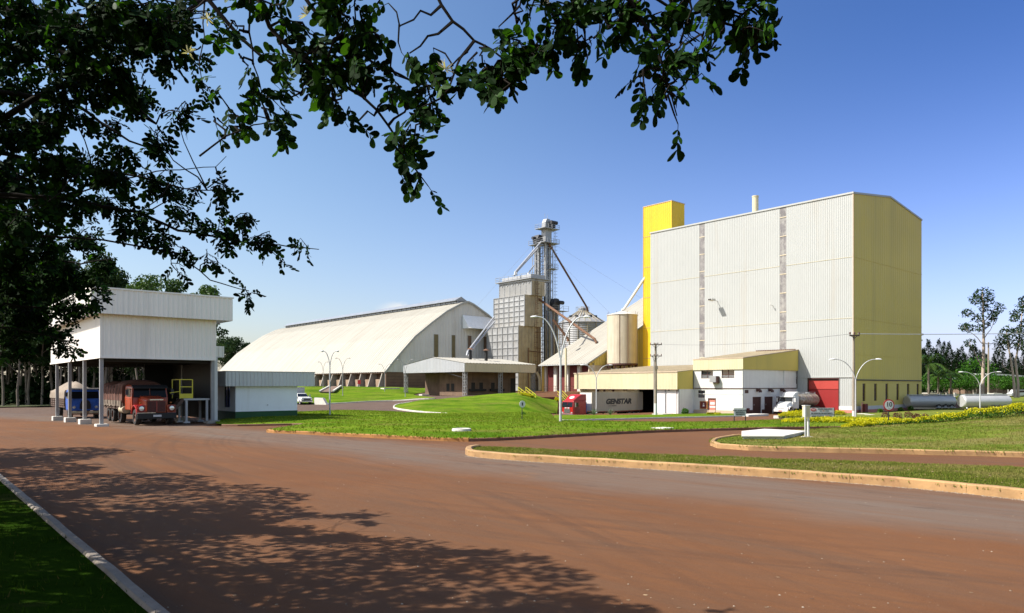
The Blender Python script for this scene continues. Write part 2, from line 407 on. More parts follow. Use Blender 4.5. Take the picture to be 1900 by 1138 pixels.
# ---------------------------------------------------------------- terrain
PROF = {
    -100: [(45, 793), (58, 781.5), (70, 775), (90, 766), (120, 757), (200, 742), (400, 728), (900, 720)],
    300: [(45, 793), (58, 780), (70, 773), (90, 764), (115, 755), (150, 744), (200, 735), (400, 724), (900, 719)],
    560: [(45, 793), (55, 779), (65, 771.5), (80, 766.5), (95, 761), (110, 754), (118, 751), (126, 747), (135, 736), (150, 725), (165, 718.5), (200, 717.5), (400, 716.8), (900, 716.8)],
    720: [(45, 793), (55, 781), (65, 773.5), (80, 767), (95, 761), (105, 755), (118, 748), (128, 744.5), (136, 739), (150, 729), (163, 720), (170, 718.5), (200, 717.5), (400, 716.8), (900, 716.8)],
    800: [(45, 793), (60, 780), (75, 772), (86, 767.5), (93, 765), (102, 755), (110, 747), (117, 744), (125, 741), (135, 736), (150, 734.5), (165, 725), (180, 720), (400, 717), (900, 716.8)],
    960: [(45, 793), (60, 782), (75, 775.5), (88, 770), (94, 767), (102, 755), (110, 745), (118, 740), (126, 735), (135, 733), (150, 731), (170, 728), (200, 724), (400, 719), (900, 717)],
    1040: [(45, 793), (60, 784), (80, 777), (95, 772.5), (104, 770.3), (108, 769.5), (113, 768), (118, 752), (122, 744), (126, 741), (131, 728), (150, 727), (200, 724), (400, 719), (900, 717)],
    1100: [(45, 793), (60, 784.5), (80, 778), (95, 773.7), (104, 771.4), (110, 769.8), (120, 766), (128, 755), (133, 728), (150, 727), (200, 724), (400, 719), (900, 717)],
    1200: [(45, 793), (60, 785), (80, 779), (95, 775), (104, 772.5), (112, 770), (120, 766), (150, 755), (300, 735), (900, 719)],
    1400: [(45, 793), (60, 785.5), (75, 781), (90, 776.5), (104, 772.5), (112, 769.5), (120, 766), (150, 755), (300, 735), (900, 719)],
    1583: [(45, 793), (60, 786), (75, 781), (90, 776.5), (104, 771), (116, 767), (125, 764.5), (150, 756), (200, 745), (300, 733), (900, 719)],
    1750: [(45, 793), (60, 786), (80, 778), (100, 770), (120, 763), (135, 757), (150, 748), (165, 741), (180, 737), (250, 731), (400, 725), (900, 719)],
    2000: [(45, 793), (60, 786), (80, 778), (100, 770), (120, 763), (135, 757), (150, 748), (165, 741), (180, 737), (250, 731), (400, 725), (900, 719)],
}
PK = sorted(PROF)
def _prof(k, Y):
    L = PROF[k]
    if Y <= 45: return 0.0
    p = (45, 793)
    for q in L:
        if Y <= q[0]:
            za = H - (p[1] - HZ) * p[0] / F; zb = H - (q[1] - HZ) * q[0] / F
            if p[0] == 45: za = 0.0
            return lerp(za, zb, (Y - p[0]) / max(1e-6, q[0] - p[0]))
        p = q
    return H - (p[1] - HZ) * p[0] / F
def _gz(X, Y):
    if Y <= 43: return 0.0
    px = CX + F * X / Y
    if px <= PK[0]: return _prof(PK[0], Y)
    if px >= PK[-1]: return _prof(PK[-1], Y)
    for a, b in zip(PK, PK[1:]):
        if px <= b:
            return lerp(_prof(a, Y), _prof(b, Y), sstep((px - a) / (b - a)))
PIT = Vector((8.6, 112.1, 0))
def gz(X, Y):
    z = (_gz(X, Y) * 2 + _gz(X, Y - 1.2) + _gz(X, Y + 1.2)) / 4
    if 100 < Y < 140 and 0 < X < 40:             # sunken loading lane in front of the canopy
        d = Vector((X, Y, 0)) - PIT
        a, b = d.dot(DA), d.dot(DB)
        w = min(sstep((b + 2.5) / 2), sstep((24 - b) / 2), sstep((a + 2.4) / .8), sstep((2.4 - a) / .8))
        z = lerp(z, min(z, -2.75), w)
    return z
def gp(px, py, dz=0.0):
    r = (px - CX) / F; Y = 4.0; prev = None
    while Y < 1200:
        row = HZ + F * (H - gz(r * Y, Y) - dz) / Y
        if row <= py:
            if prev is None: break
            a, b = prev, Y
            for _ in range(24):
                m = (a + b) / 2
                if HZ + F * (H - gz(r * m, m) - dz) / m <= py: b = m
                else: a = m
            Y = b; break
        prev = Y; Y += .25 if Y < 60 else .6
    return Vector((r * Y, Y, gz(r * Y, Y)))
def G(X, Y, dz=0.0):
    return Vector((X, Y, gz(X, Y) + dz))

def build_ground():
    ys = []
    y = 2.0
    while y < 44: ys.append(y); y += 2.0
    while y < 210: ys.append(y); y += 1.1
    while y < 4500: ys.append(y); y *= 1.12
    us = [CX + F * u for u in (-6, -4, -3, -2.2, -1.7)] + list(range(-1100, 3000, 26)) + [CX + F * u for u in (2.2, 3, 4, 6)]
    vs = []; fs = []
    for y in ys:
        for px in us:
            X = (px - CX) / F * y
            vs.append((X, y, gz(X, y)))
    w = len(us)
    for i in range(len(ys) - 1):
        for k in range(w - 1):
            a = i * w + k
            fs.append((a, a + 1, a + 1 + w, a + w))
    b = len(vs)                                       # level yard behind the photographer
    edge = vs[:w]
    vs += [(-60, 2, 0), (60, 2, 0), (60, -60, 0), (-60, -60, 0)]
    fs.append(tuple([b + 3, b + 2, b + 1] + [k for k in reversed(range(w))] + [b]))
    mb = MB(); mb.v = vs; mb.f = fs; mb.m = [0] * len(fs)
    me = bpy.data.meshes.new('ground'); me.from_pydata(vs, [], fs); me.materials.append(M['road'])
    me.polygons.foreach_set('use_smooth', [True] * len(me.polygons))
    o = bpy.data.objects.new('road', me); COL.objects.link(o)
    o['kind'] = 'structure'
    return o
build_ground()

def smooth_loop(pts, closed=True, step=.8):
    P = [Vector((p.x, p.y)) for p in pts]; n = len(P); out = []
    rng = range(n) if closed else range(n - 1)
    for i in rng:
        p0 = P[(i - 1) % n] if closed or i > 0 else P[0]
        p1 = P[i]; p2 = P[(i + 1) % n]
        p3 = P[(i + 2) % n] if closed or i + 2 < n else P[-1]
        k = max(1, min(60, int((p2 - p1).length / step)))
        # centripetal-ish: damp tangents on uneven spacing
        m1 = (p2 - p0) * .5; m2 = (p3 - p1) * .5
        L = (p2 - p1).length
        if m1.length > L: m1 = m1.normalized() * L
        if m2.length > L: m2 = m2.normalized() * L
        for j in range(k):
            t = j / k
            h = (2 * t**3 - 3 * t**2 + 1) * p1 + (t**3 - 2 * t**2 + t) * m1 + (-2 * t**3 + 3 * t**2) * p2 + (t**3 - t**2) * m2
            out.append(h)
    if not closed: out.append(P[-1])
    return out
def inside(p, poly):
    c = False; j = len(poly) - 1
    for i in range(len(poly)):
        a, b = poly[i], poly[j]
        if (a.y > p[1]) != (b.y > p[1]) and p[0] < (b.x - a.x) * (p[1] - a.y) / (b.y - a.y) + a.x: c = not c
        j = i
    return c
def edge_dist(p, poly):
    best = 1e9; q = Vector((p[0], p[1]))
    for i in range(len(poly)):
        a = poly[i - 1]; b = poly[i]; ab = b - a
        t = max(0, min(1, (q - a).dot(ab) / max(1e-9, ab.length_squared)))
        d = (a + ab * t - q).length_squared
        if d < best: best = d
    return math.sqrt(best)
LAWNS = {}
def lawn(key, pix, m, bump=None, spacing=1.2, base=.13, world=False, name='lawn', step=.8):
    loop = smooth_loop([Vector(p) for p in pix] if world else [gp(*p) for p in pix], True, step)
    x0 = min(p.x for p in loop); x1 = max(p.x for p in loop); y0 = min(p.y for p in loop); y1 = max(p.y for p in loop)
    pts = [p.copy() for p in loop]; n = len(loop)
    y = y0 + spacing / 2
    while y < y1:
        x = x0 + spacing * rnd(.2, .8)
        sp = spacing * (1 if y < 60 else 1.4)
        while x < x1:
            q = Vector((x + rnd(-.3, .3) * sp, y + rnd(-.3, .3) * sp))
            if inside(q, loop) and edge_dist(q, loop) > spacing * .35: pts.append(q)
            x += sp
        y += sp
    V, E, Fc, _, _, _ = delaunay_2d_cdt(pts, [(i, (i + 1) % n) for i in range(n)], [], 1, 1e-5)
    def hgt(X, Y):
        d = edge_dist((X, Y), loop)
        return gz(X, Y) + base + (bump(X, Y, d) if bump else 0.0)
    vs = [(v.x, v.y, hgt(v.x, v.y)) for v in V]
    me = bpy.data.meshes.new(name); me.from_pydata(vs, [], [f for f in Fc])
    me.materials.append(m); me.polygons.foreach_set('use_smooth', [True] * len(me.polygons))
    me.update()
    if me.polygons and sum(p.normal.z for p in me.polygons) < 0: me.flip_normals()
    o = bpy.data.objects.new(name, me); COL.objects.link(o); o['kind'] = 'structure'
    LAWNS[key] = (loop, hgt)
    return o
def kerb(pts, m, w=.16, h=.17, hfn=None, closed=False, joint=1.0, name='kerb', inset=0.0):
    """kerb stones laid end to end along a line, each with its own slight tilt and a joint"""
    loop = pts
    mb = MB(); acc = 0; jn = joint
    n = len(loop)
    prev = None
    for i in range(n - (0 if closed else 1)):
        a = loop[i]; b = loop[(i + 1) % n]
        d = (b - a)
        if d.length < 1e-6: continue
        d.normalize(); nrm = Vector((-d.y, d.x))
        acc += (b - a).length
        gap = .007 if acc > jn else 0.0
        if acc > jn: acc = 0; jn = joint * rnd(.8, 2.6)
        ia = loop[i - 1] if (closed or i > 0) else a
        na = ((a - ia).normalized() + d) if (a - ia).length > 1e-6 else d
        na = Vector((-na.y, na.x)).normalized()
        ib = loop[(i + 2) % n] if (closed or i + 2 < n) else b
        nb = ((ib - b).normalized() + d) if (ib - b).length > 1e-6 else d
        nb = Vector((-nb.y, nb.x)).normalized()
        za = gz(a.x, a.y); zb = gz(b.x, b.y)
        j0 = noise.noise((a.x * .9, a.y * .9, 3)) * .02 + noise.noise((a.x * 4, a.y * 4, 3)) * .012; j1 = noise.noise((b.x * .9, b.y * .9, 3)) * .02 + noise.noise((b.x * 4, b.y * 4, 3)) * .012
        bb = b - d * gap
        A0 = a - na * (w * .5 + inset); A1 = a + na * (w * .5 - inset); B0 = bb - nb * (w * .5 + inset); B1 = bb + nb * (w * .5 - inset)
        c = .03
        vs = [(A0.x, A0.y, za - .2), (A0.x, A0.y, za + h + j0 - c), (lerp(A0, A1, c / w).x, lerp(A0, A1, c / w).y, za + h + j0), (lerp(A1, A0, c / w).x, lerp(A1, A0, c / w).y, za + h + j0), (A1.x, A1.y, za + h + j0 - c), (A1.x, A1.y, za - .2),
              (B0.x, B0.y, zb - .2), (B0.x, B0.y, zb + h + j1 - c), (lerp(B0, B1, c / w).x, lerp(B0, B1, c / w).y, zb + h + j1), (lerp(B1, B0, c / w).x, lerp(B1, B0, c / w).y, zb + h + j1), (B1.x, B1.y, zb + h + j1 - c), (B1.x, B1.y, zb - .2)]
        mb.add(vs, [(0, 1, 7, 6), (1, 2, 8, 7), (2, 3, 9, 8), (3, 4, 10, 9), (4, 5, 11, 10), (5, 4, 3, 2, 1, 0), (6, 7, 8, 9, 10, 11)])
    o = mb.build(name, m); o['kind'] = 'structure'
    return o
def sub(loop, a, b):
    """the stretch of a closed loop between the points nearest to pixels a and b"""
    pa = gp(*a); pb = gp(*b)
    ia = min(range(len(loop)), key=lambda i: (loop[i] - pa.xy).length)
    ib = min(range(len(loop)), key=lambda i: (loop[i] - pb.xy).length)
    return [loop[i % len(loop)] for i in range(ia, ib + 1 if ib >= ia else ib + len(loop) + 1)]

# traffic island along the near road
isl = [(874, 846), (886, 836), (960, 838), (1100, 845.5), (1300, 854.5), (1500, 862), (1700, 869.5), (1900, 878), (2300, 902), (2300, 975), (1900, 927), (1700, 906), (1500, 890), (1300, 876.5), (1100, 863), (960, 854.5)]
lawn('island', isl, M['lawn_strip'], lambda X, Y, d: .07 * sstep(d / 1.2) + .03 * noise.noise((X, Y, 0)), .45, .15, step=.5)
L = LAWNS['island'][0]
kerb(sub(L, (2300, 975), (886, 836)), M['tan_kerb'], .24, .235)
kerb(sub(L, (886, 836), (2300, 902)), M['soil'], .14, .13)
# mown lawn with a bank on the right
rl = [(1322, 827), (1334, 819), (1380, 812.5), (1450, 806), (1560, 800), (1700, 796), (1900, 793.5), (2300, 792), (2300, 868), (1900, 849), (1700, 843.5), (1500, 839), (1390, 836), (1335, 832)]
def mound(X, Y, d):
    px = CX + F * X / max(Y, 1)
    tab = [(1300, 0.0), (1450, .04), (1560, .08), (1650, .13), (1750, .32), (1900, .72), (2100, 1.0), (2400, 1.2)]
    hm = tab[-1][1]
    for (a, ha), (b, hb) in zip(tab, tab[1:]):
        if px <= b: hm = lerp(ha, hb, max(0, (px - a) / (b - a))); break
    Yf = 27 + max(0, (1900 - px)) * .011
    t = sstep((Y - Yf) / (41.5 - Yf))
    return min(hm * t + .05 * noise.noise((X * .4, Y * .4, 1)) * sstep(d / 2) + .03 * sstep(d), d * .8)
lawn('right', rl, M['lawn_dry'], mound, .8, .13)
L = LAWNS['right'][0]
kerb(sub(L, (2300, 868), (1450, 806)), M['tan_kerb'], .2, .2)
kerb(sub(L, (1450, 806), (1700, 796)), M['white_kerb'], .14, .12)
# big central lawn
cl = [(497, 802.5), (520, 797), (560, 789.5), (480, 790.5), (412, 791), (400, 786), (420, 780), (470, 774), (552, 766.5), (640, 763.5), (700, 764.5), (760, 768), (830, 769.5), (900, 768), (965, 766), (1020, 769), (1040, 782.5), (1150, 786.5), (1250, 787.5), (1350, 786), (1400, 783.5), (1445, 781.5), (1490, 786), (1580, 789), (1700, 790), (1720, 793), (1600, 795.2), (1480, 796.5), (1350, 799), (1200, 803.5), (1050, 811), (960, 816), (870, 819.5), (800, 817.5), (650, 810.5), (560, 806)]
lawn('centre', cl, M['lawn_green'], lambda X, Y, d: (.10 + .06 * noise.noise((X * .2, Y * .2, 5))) * sstep(d / 3), 1.0, .13)
L = LAWNS['centre'][0]
kerb(sub(L, (870, 819.5), (497, 802.5)), M['orange_kerb'], .17, .17)
kerb(sub(L, (1700, 794), (870, 819.5)), M['dark_kerb'], .17, .15)
kerb(sub(L, (497, 802.5), (412, 791)), M['dark_kerb'], .15, .13)
# grassy hump between the back road and the truck lane
hl = [(731, 757.5), (737, 752), (760, 748.5), (800, 745.5), (860, 740), (930, 734.5), (975, 731), (1000, 738), (1030, 742), (1034, 765), (1010, 768.5), (965, 766.5), (900, 768.4), (830, 769), (780, 765.8), (745, 761.5)]
lawn('hump', hl, M['lawn_green'], lambda X, Y, d: .45 * sstep(d / 4) + .18 * noise.noise((X * .25, Y * .25, 2)) * sstep(d / 2), 1.3, .13)
L = LAWNS['hump'][0]
kerb(sub(L, (830, 769), (800, 745.5)), M['white_kerb'], .2, .2)
# bank below the arched warehouse
bl = [(540, 749.5), (590, 750.5), (640, 748.5), (720, 745), (806, 740.5), (780, 736), (770, 732), (820, 724), (800, 720.5), (716, 719.2), (640, 718.6), (560, 718.4), (470, 719.5), (430, 735), (470, 746)]
lawn('bank', bl, M['lawn_green'], lambda X, Y, d: .08 * sstep(d / 3) + .25 * noise.noise((X * .13, Y * .13, 8)) * sstep(d / 4), 1.6, .12)
kerb(sub(LAWNS['bank'][0], (806, 740.5), (590, 750.5))[::-1] if False else sub(LAWNS['bank'][0], (590, 750.5), (806, 740.5)), M['white_kerb'], .18, .18)
# grass verge in front of the office and the truck lane
vl = [(1042, 782.2), (1100, 780.5), (1200, 777.5), (1300, 775), (1390, 772.3), (1372, 769), (1290, 769.2), (1215, 770.5), (1205, 771.2), (1150, 771.8), (1095, 772), (1038, 772.2), (1030, 770.8), (1028, 778)]
lawn('verge_mid', vl, M['lawn_green'], lambda X, Y, d: .05 * sstep(d / 2), 1.2, .13)
kerb(sub(LAWNS['verge_mid'][0], (1042, 782.2), (1390, 772.3)), M['white_kerb'], .16, .16)
# lawn right of the tall plant, running up to the tree line
ll = [(1452, 779), (1480, 774), (1520, 772), (1560, 769), (1583, 768), (1640, 767), (1716, 762), (1760, 759), (1800, 757.5), (1830, 748), (1775, 745), (1720, 745), (1716, 737.5), (1900, 737), (2200, 737), (2200, 788), (1900, 788), (1730, 787), (1590, 786), (1500, 783)]
lawn('plant', ll, M['lawn_dry'], lambda X, Y, d: .05 * sstep(d / 2), 1.6, .12)
# shaded verge under the photographer's trees
KA, KB = gp(0, 895), gp(270, 1138)
kd = (KB - KA).normalized()
kp = [KA - kd * 42, KA - kd * 20, KA - kd * 8, KA, KA + kd * 7, KB, KB + kd * 6, KB + kd * 12]
lv = [Vector((p.x, p.y, 0)) for p in kp] + [Vector((-8, -12, 0)), Vector((-40, -8, 0)), Vector((-60, 40, 0)), Vector((-55, 58, 0))]
lawn('verge', lv, M['lawn_shaded'], lambda X, Y, d: .10 * sstep(d / 2) + .04 * noise.noise((X, Y, 4)), .9, .13, world=True)
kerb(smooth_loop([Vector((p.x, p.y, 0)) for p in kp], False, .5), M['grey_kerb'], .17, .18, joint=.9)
# wide field and forest floor far left, far right and behind the plant
for pts in ([(-240, 117), (-150, 117), (-76, 118), (-62, 122), (-56, 140), (-52, 215), (-300, 330), (-420, 200)],
            [(-30, 182), (60, 175), (150, 190), (260, 182), (700, 600), (-300, 600), (-190, 320), (-110, 240)]):
    lawn('field', [Vector((x, y, 0)) for x, y in pts], M['field'], None, 9, .2, world=True, name='field', step=6)

# grass blades, too many to count
def blades(key, n, m, hh, ww, name='grass', cond=None, label=None):
    loop, hgt = LAWNS[key]
    x0 = min(p.x for p in loop); x1 = max(p.x for p in loop); y0 = min(p.y for p in loop); y1 = max(p.y for p in loop)
    vs = []; fs = []; k = 0; tries = 0
    while k < n and tries < n * 12:
        tries += 1
        x = rnd(x0, x1); y = rnd(y0, y1)
        if cond and not cond(x, y): continue
        if not inside((x, y), loop): continue
        if noise.noise((x * .8, y * .8, 9)) < rnd(-.9, .25): continue
        z = hgt(x, y) - .01
        k += 1
        for _ in range(3):
            bx = x + rnd(-.05, .05); by = y + rnd(-.05, .05)
            a = rnd(0, 6.283); h = hh * rnd(.5, 1.3); w = ww * rnd(.6, 1.2)
            lx = rnd(-.6, .6) * h; ly = rnd(-.6, .6) * h
            b = len(vs)
            vs += [(bx - math.cos(a) * w, by - math.sin(a) * w, z), (bx + math.cos(a) * w, by + math.sin(a) * w, z), (bx + lx, by + ly, z + h)]
            fs.append((b, b + 1, b + 2))
    me = bpy.data.meshes.new(name); me.from_pydata(vs, [], fs); me.materials.append(m)
    o = bpy.data.objects.new(name, me); COL.objects.link(o)
    tag(o, label, None, None, 'stuff')
    return o
vis = lambda x, y: y > 5 and -80 < CX + F * x / y < 1980
blades('island', 15000, M['blade_dry'], .06, .012, label='short dry mown grass covering the narrow traffic island', cond=vis)
blades('right', 16000, M['blade_dry'], .07, .016, label='mown grass with straw coloured patches on the right bank', cond=vis)
blades('centre', 15000, M['blade'], .09, .028, label='bright green grass of the large central lawn', cond=vis)
blades('verge', 11000, M['blade_shaded'], .08, .010, label='shaded grass behind the kerb at the lower left', cond=lambda x, y: 6 < y < 26 and CX + F * x / y > -60)
def edge_blades(pts, n, m, hh, ww, hgt, label):
    vs = []; fs = []
    for _ in range(n):
        i = random.randrange(1, len(pts)); a, b = pts[i - 1], pts[i]; d = b - a
        if d.length < 1e-6: continue
        d.normalize(); nn = Vector((-d.y, d.x)); p = lerp(a, b, random.random())
        if noise.noise((p.x * 1.3, p.y * 1.3, 6)) < rnd(-.5, .3): continue
        p = p - nn * rnd(.03, .16); z = gz(p.x, p.y) + .15
        h = hh * rnd(.5, 1.4); w = ww; t = rnd(0, 6.28); o = nn * rnd(-.02, .11)
        k = len(vs); vs += [(p.x - math.cos(t) * w, p.y - math.sin(t) * w, z), (p.x + math.cos(t) * w, p.y + math.sin(t) * w, z), (p.x + o.x, p.y + o.y, z + h)]; fs.append((k, k + 1, k + 2))
    me = bpy.data.meshes.new('grass'); me.from_pydata(vs, [], fs); me.materials.append(m)
    o = bpy.data.objects.new('grass', me); COL.objects.link(o); tag(o, label, None, None, 'stuff')
# loose grit and leaf litter on the road
def scatter(name, n, m, lo, hi, fn, label, kind='stuff', flat=.6):
    vs = []; fs = []
    for _ in range(n):
        p = fn()
        if p is None: continue
        s = lo + (hi - lo) * random.random() ** 3
        b = len(vs); a0 = rnd(0, 6.28)
        ring = [(p[0] + math.cos(a0 + k * 1.2566) * s * rnd(.7, 1.2), p[1] + math.sin(a0 + k * 1.2566) * s * rnd(.7, 1.2), p[2] + s * .1) for k in range(5)]
        vs += ring + [(p[0] + rnd(-.2, .2) * s, p[1] + rnd(-.2, .2) * s, p[2] + s * flat * 1.3)]
        fs += [(b + k, b + (k + 1) % 5, b + 5) for k in range(5)]
    me = bpy.data.meshes.new(name); me.from_pydata(vs, [], fs); me.materials.append(m)
    o = bpy.data.objects.new(name, me); COL.objects.link(o); tag(o, label, None, None, kind)
    return o
islp = LAWNS['island'][0]
def onroad():
    Y = 8.4 + 24 * random.random() ** 1.6; X = rnd(-.78, .78) * Y
    if inside((X, Y), islp) or inside((X, Y), LAWNS['verge'][0]) or inside((X, Y), LAWNS['right'][0]): return None
    return (X, Y, 0.0)
scatter('gravel', 700, M['stone'], .005, .020, onroad, 'pale grit and pebbles scattered over the red road')
scatter('leaf_litter', 420, M['litter'], .008, .034, onroad, 'dry leaf scraps scattered over the red road', flat=.2)
front = sub(islp, (2300, 975), (874, 846))
edge_blades(front[::-1], 1100, M['blade_dry'], .07, .014, None, 'ragged grass growing over the kerb of the traffic island')
edge_blades(sub(LAWNS['right'][0], (2300, 868), (1334, 819))[::-1], 800, M['blade_dry'], .08, .018, None, 'ragged grass growing over the kerb of the right lawn')
edge_blades(sub(LAWNS['centre'][0], (1700, 794), (497, 802.5))[::-1], 1800, M['blade'], .10, .03, None, 'ragged grass growing over the kerb of the central lawn')
def alongkerb():
    i = random.randrange(1, len(front)); p = lerp(front[i - 1], front[i], random.random())
    d = (front[i] - front[i - 1]).normalized()
    q = p - Vector((-d.y, d.x)) * (.12 + abs(random.gauss(0, .07)))
    q2 = p + Vector((-d.y, d.x)) * (.12 + abs(random.gauss(0, .07)))
    q = q if not inside(q, islp) else q2
    return (q.x, q.y, 0.0)
scatter('gravel', 2600, M['stone'], .008, .028, alongkerb, 'pale pebbles washed up along the foot of the island kerb')
def onisland():
    i = random.randrange(1, len(front)); p = lerp(front[i - 1], front[i], random.random())
    q = p + Vector((rnd(-.2, 2), rnd(.2, 3)))
    if not inside(q, islp): return None
    return (q.x, q.y, LAWNS['island'][1](q.x, q.y) + .03)
scatter('leaf_litter', 900, M['litter'], .012, .045, onisland, 'dry fallen leaves lying on the island grass', flat=.25)
# ---------------------------------------------------------------- buildings
X1, Y1, Z1 = Vector((1, 0, 0)), Vector((0, 1, 0)), Vector((0, 0, 1))
NX, NY = Vector((-1, 0, 0)), Vector((0, -1, 0))
def V(x, y, z): return Vector((x, y, z))
def part_mb(zb): return MB(-zb)

def tall_plant():
    o = at(1583, HZ, 116); zb = -1.95
    ty = lambda px: along(px, o, DA); tx = lambda px: along(px, o, DB)
    W = tx(1710); Ln = ty(1207); zt = zrow(358.5, 116)
    t = thing('processing_plant', 'tall white and olive corrugated metal plant building with two strip skylights', 'building', (o.x, o.y, zb), GA)
    s1a, s1b = ty(1459), ty(1447); s2a, s2b = ty(1307.5), ty(1298)
    da, db = ty(1556), ty(1500); dz = 3.75
    zp = -.75
    mb = MB(-zb)
    def wall(y0, y1, z0, z1): mb.ribs([(V(0, y1, z0), V(0, y0, z0), NX), (V(0, y1, z1), V(0, y0, z1), NX)], .36, .034)
    wall(0, da, zp, zt); wall(da, db, dz, zt); wall(db, s1a, zp, zt); wall(s1b, s2a, zp, zt); wall(s2b, Ln, zp, zt)
    mb.build('front_wall', M['white_sheet'], t)
    for a, b, bot in ((s1a, s1b, zrow(650, 125)), (s2a, s2b, zrow(665, 139))):
        m2 = MB(-zb); m2.ribs([(V(.03, b, bot), V(.03, a, bot), NX), (V(.03, b, zt - .1), V(.03, a, zt - .1), NX)], .30, .03)
        z = bot
        while z < zt - 1:
            m2.box(-.05, .03, a, b, z, z + .12, 1); z += 3.3
        m2.build('skylight', [M['strip'], M['tan_sheet']], t)
    for k, (a, b, bot) in enumerate(((s1a, s1b, zrow(650, 125)), (s2a, s2b, zrow(665, 139)))):
        if bot > zp: 
            mb = MB(-zb); mb.ribs([(V(0, b, zp), V(0, a, zp), NX), (V(0, b, bot), V(0, a, bot), NX)], .36, .055); mb.build('wall_panel', M['white_sheet'], t)
    zr = zrow(366, 125.5)
    mb = MB(-zb)
    for (xa, za), (xb, zb2) in (((0, zt), (W / 2, zr)), ((W / 2, zr), (W, zt))):
        mb.ribs([(V(xa, 0, 3.6), V(xb, 0, 3.6), NY), (V(xa, 0, za), V(xb, 0, zb2), NY)], .9, .03)
    mb.build('end_wall', M['cream_shaded'], t)
    mb = MB(-zb)                                   # the two walls away from the camera and the strip behind the plinth
    mb.face([(W, 0, zp), (W, Ln, zp), (W, Ln, zt), (W, 0, zt)])
    mb.face([(0, Ln, zp), (W, Ln, zp), (W, Ln, zt), (W / 2, Ln, zr), (0, Ln, zt)])
    mb.build('rear_wall', M['cream_shaded'], t)
    mb = MB(-zb)                                   # end wall strip with window openings
    wx = [along(p, o, DB) for p in (1600.5, 1622, 1643, 1663.5, 1683, 1701)]
    ww = 1.15; edges = [0]
    for x in wx: edges += [x, x + ww]
    edges.append(W)
    for i in range(0, len(edges), 2): mb.box(edges[i], edges[i + 1], 0, .25, zp, 3.45)
    for x in wx: mb.box(x, x + ww, .003, .25, 2.95, 3.45); mb.box(x, x + ww, .003, .25, zp, .05)
    mb.build('base_wall', M['cream_shaded'], t)
    for x in wx:
        w = MB(-zb).box(x + .02, x + ww - .02, .13, .17, .07, 2.93).build('window', M['glass'], t)
        f = MB(-zb)
        for a in (0, .55): f.box(x + a, x + a + .06, .08, .13, .06, 2.94)
        for z in (.06, .75, 1.5, 2.2, 2.9): f.box(x + .06, x + ww, .085, .128, z, z + .05)
        f.build('frame', M['brown_paint'], w)
    mb = MB(-zb)
    mb.box(-.10, W + .1, -.10, .002, -1.35, zp); mb.box(-.10, -.001, .0, da - .02, -1.35, zp)
    mb.build('plinth', M['white_paint'], t)
    mb = MB(-zb); mb.box(-.14, W + .12, -.14, -.102, -2.4, -1.352); mb.box(-.14, -.102, -.102, da - .02, -2.4, -1.352); mb.build('footing', M['pink_paint'], t)
    mb = MB(-zb); mb.bar((0, -.12, 3.55), (W, -.12, 3.55), .16, .16); mb.bar((.6, -.12, 3.5), (.6, -.12, -.6), .14)
    mb.build('drain_pipe', M['steel_dark'], t)
    mb = MB(-zb); mb.box(-.16, -.02, -.05, db + 3.2, 3.95, 4.15)
    mb.build('gutter', M['white_sheet'], t)
    mb = MB(-zb); mb.tube([V(-.15, s1a - .3, 3.95), V(-.15, db + 1.9, 3.95), V(-.15, db + 2.05, 3.75), V(-.15, db + 2.05, 1.2)], .08, 6); mb.build('pipe', M['steel_dark'], t)
    mb = MB(-zb)                                   # roof with a light edge trim
    for s0, s1 in (((0, zt), (W / 2, zr)), ((W / 2, zr), (W, zt))):
        mb.face([(s0[0], -.1, s0[1] + .08), (s1[0], -.1, s1[1] + .08), (s1[0], Ln, s1[1] + .08), (s0[0], Ln, s0[1] + .08)])
    mb.build('roof', M['white_sheet'], t)
    mb = MB(-zb)
    mb.box(-.16, .1, -.12, Ln + .1, zt - .05, zt + .22)
    for s0, s1 in (((.1, zt), (W / 2, zr)), ((W / 2, zr), (W + .1, zt))):
        mb.bar((s0[0], -.06, s0[1] + .05), (s1[0], -.06, s1[1] + .05), .14, .3)
    mb.build('roof_trim', M['white_sheet'], t)
    mb = MB(-zb); mb.box(-.09, .06, -.09, .06, zp, zt); mb.build('corner_trim', M['beige_paint'], t)
    mb = MB(-zb); ms = MB(-zb)                      # overlap seams of the sheets
    for z in (zrow(476.7, 116), zrow(590, 116)):
        for a, b in ((0, s1a), (s1b, s2a), (s2b, Ln)): MB(-zb).box(-.062, .0, a, b, z, z + .05).build('sheet_seam', M['cream'], t)
    for z in (zrow(476.7, 116), zrow(590, 116), zrow(658, 116)):
        MB(-zb).box(.1, W, -.05, .0, z, z + .08).build('sheet_seam', M['cream_shaded'], t)
    mb = MB(-zb); mb.box(.25, .3, da, db, -2.3, dz - 1.75)
    d = mb.build('door', M['red_door'], t)
    MB(-zb).box(.18, .249, da + .05, db, dz - 1.7, dz - .25).build('door_panel', M['red_door_light'], d)  # upper band in lighter red for a reflection on the door
    mb = MB(-zb); mb.box(-.1, .25, da - .12, da, -2.3, dz); mb.box(-.1, .25, db, db + .12, -2.3, dz); mb.box(-.1, .25, da - .12, db + .12, dz, dz + .15); mb.box(.1, .26, da, db, dz - .25, dz)
    mb.build('door_frame', M['brown_paint'], t)
    # floodlight on an arm and a thin bracket
    ya = ty(1331); z = zrow(559, 135)
    l = MB(-zb).tube([V(-.05, ya, z), V(-1.6, ya, z + .15)], .06, 6).build('lamp_arm', M['white_paint'], t)
    b = MB(-zb); b.frame([(-2.5, ya - .45, z + .0), (-1.3, ya - .45, z - .1), (-1.3, ya + .45, z - .1), (-2.5, ya + .45, z + .0), (-2.5, ya - .45, z + .28), (-1.3, ya - .45, z + .3), (-1.3, ya + .45, z + .3), (-2.5, ya + .45, z + .28)])
    b.build('floodlight', M['white_paint'], t)
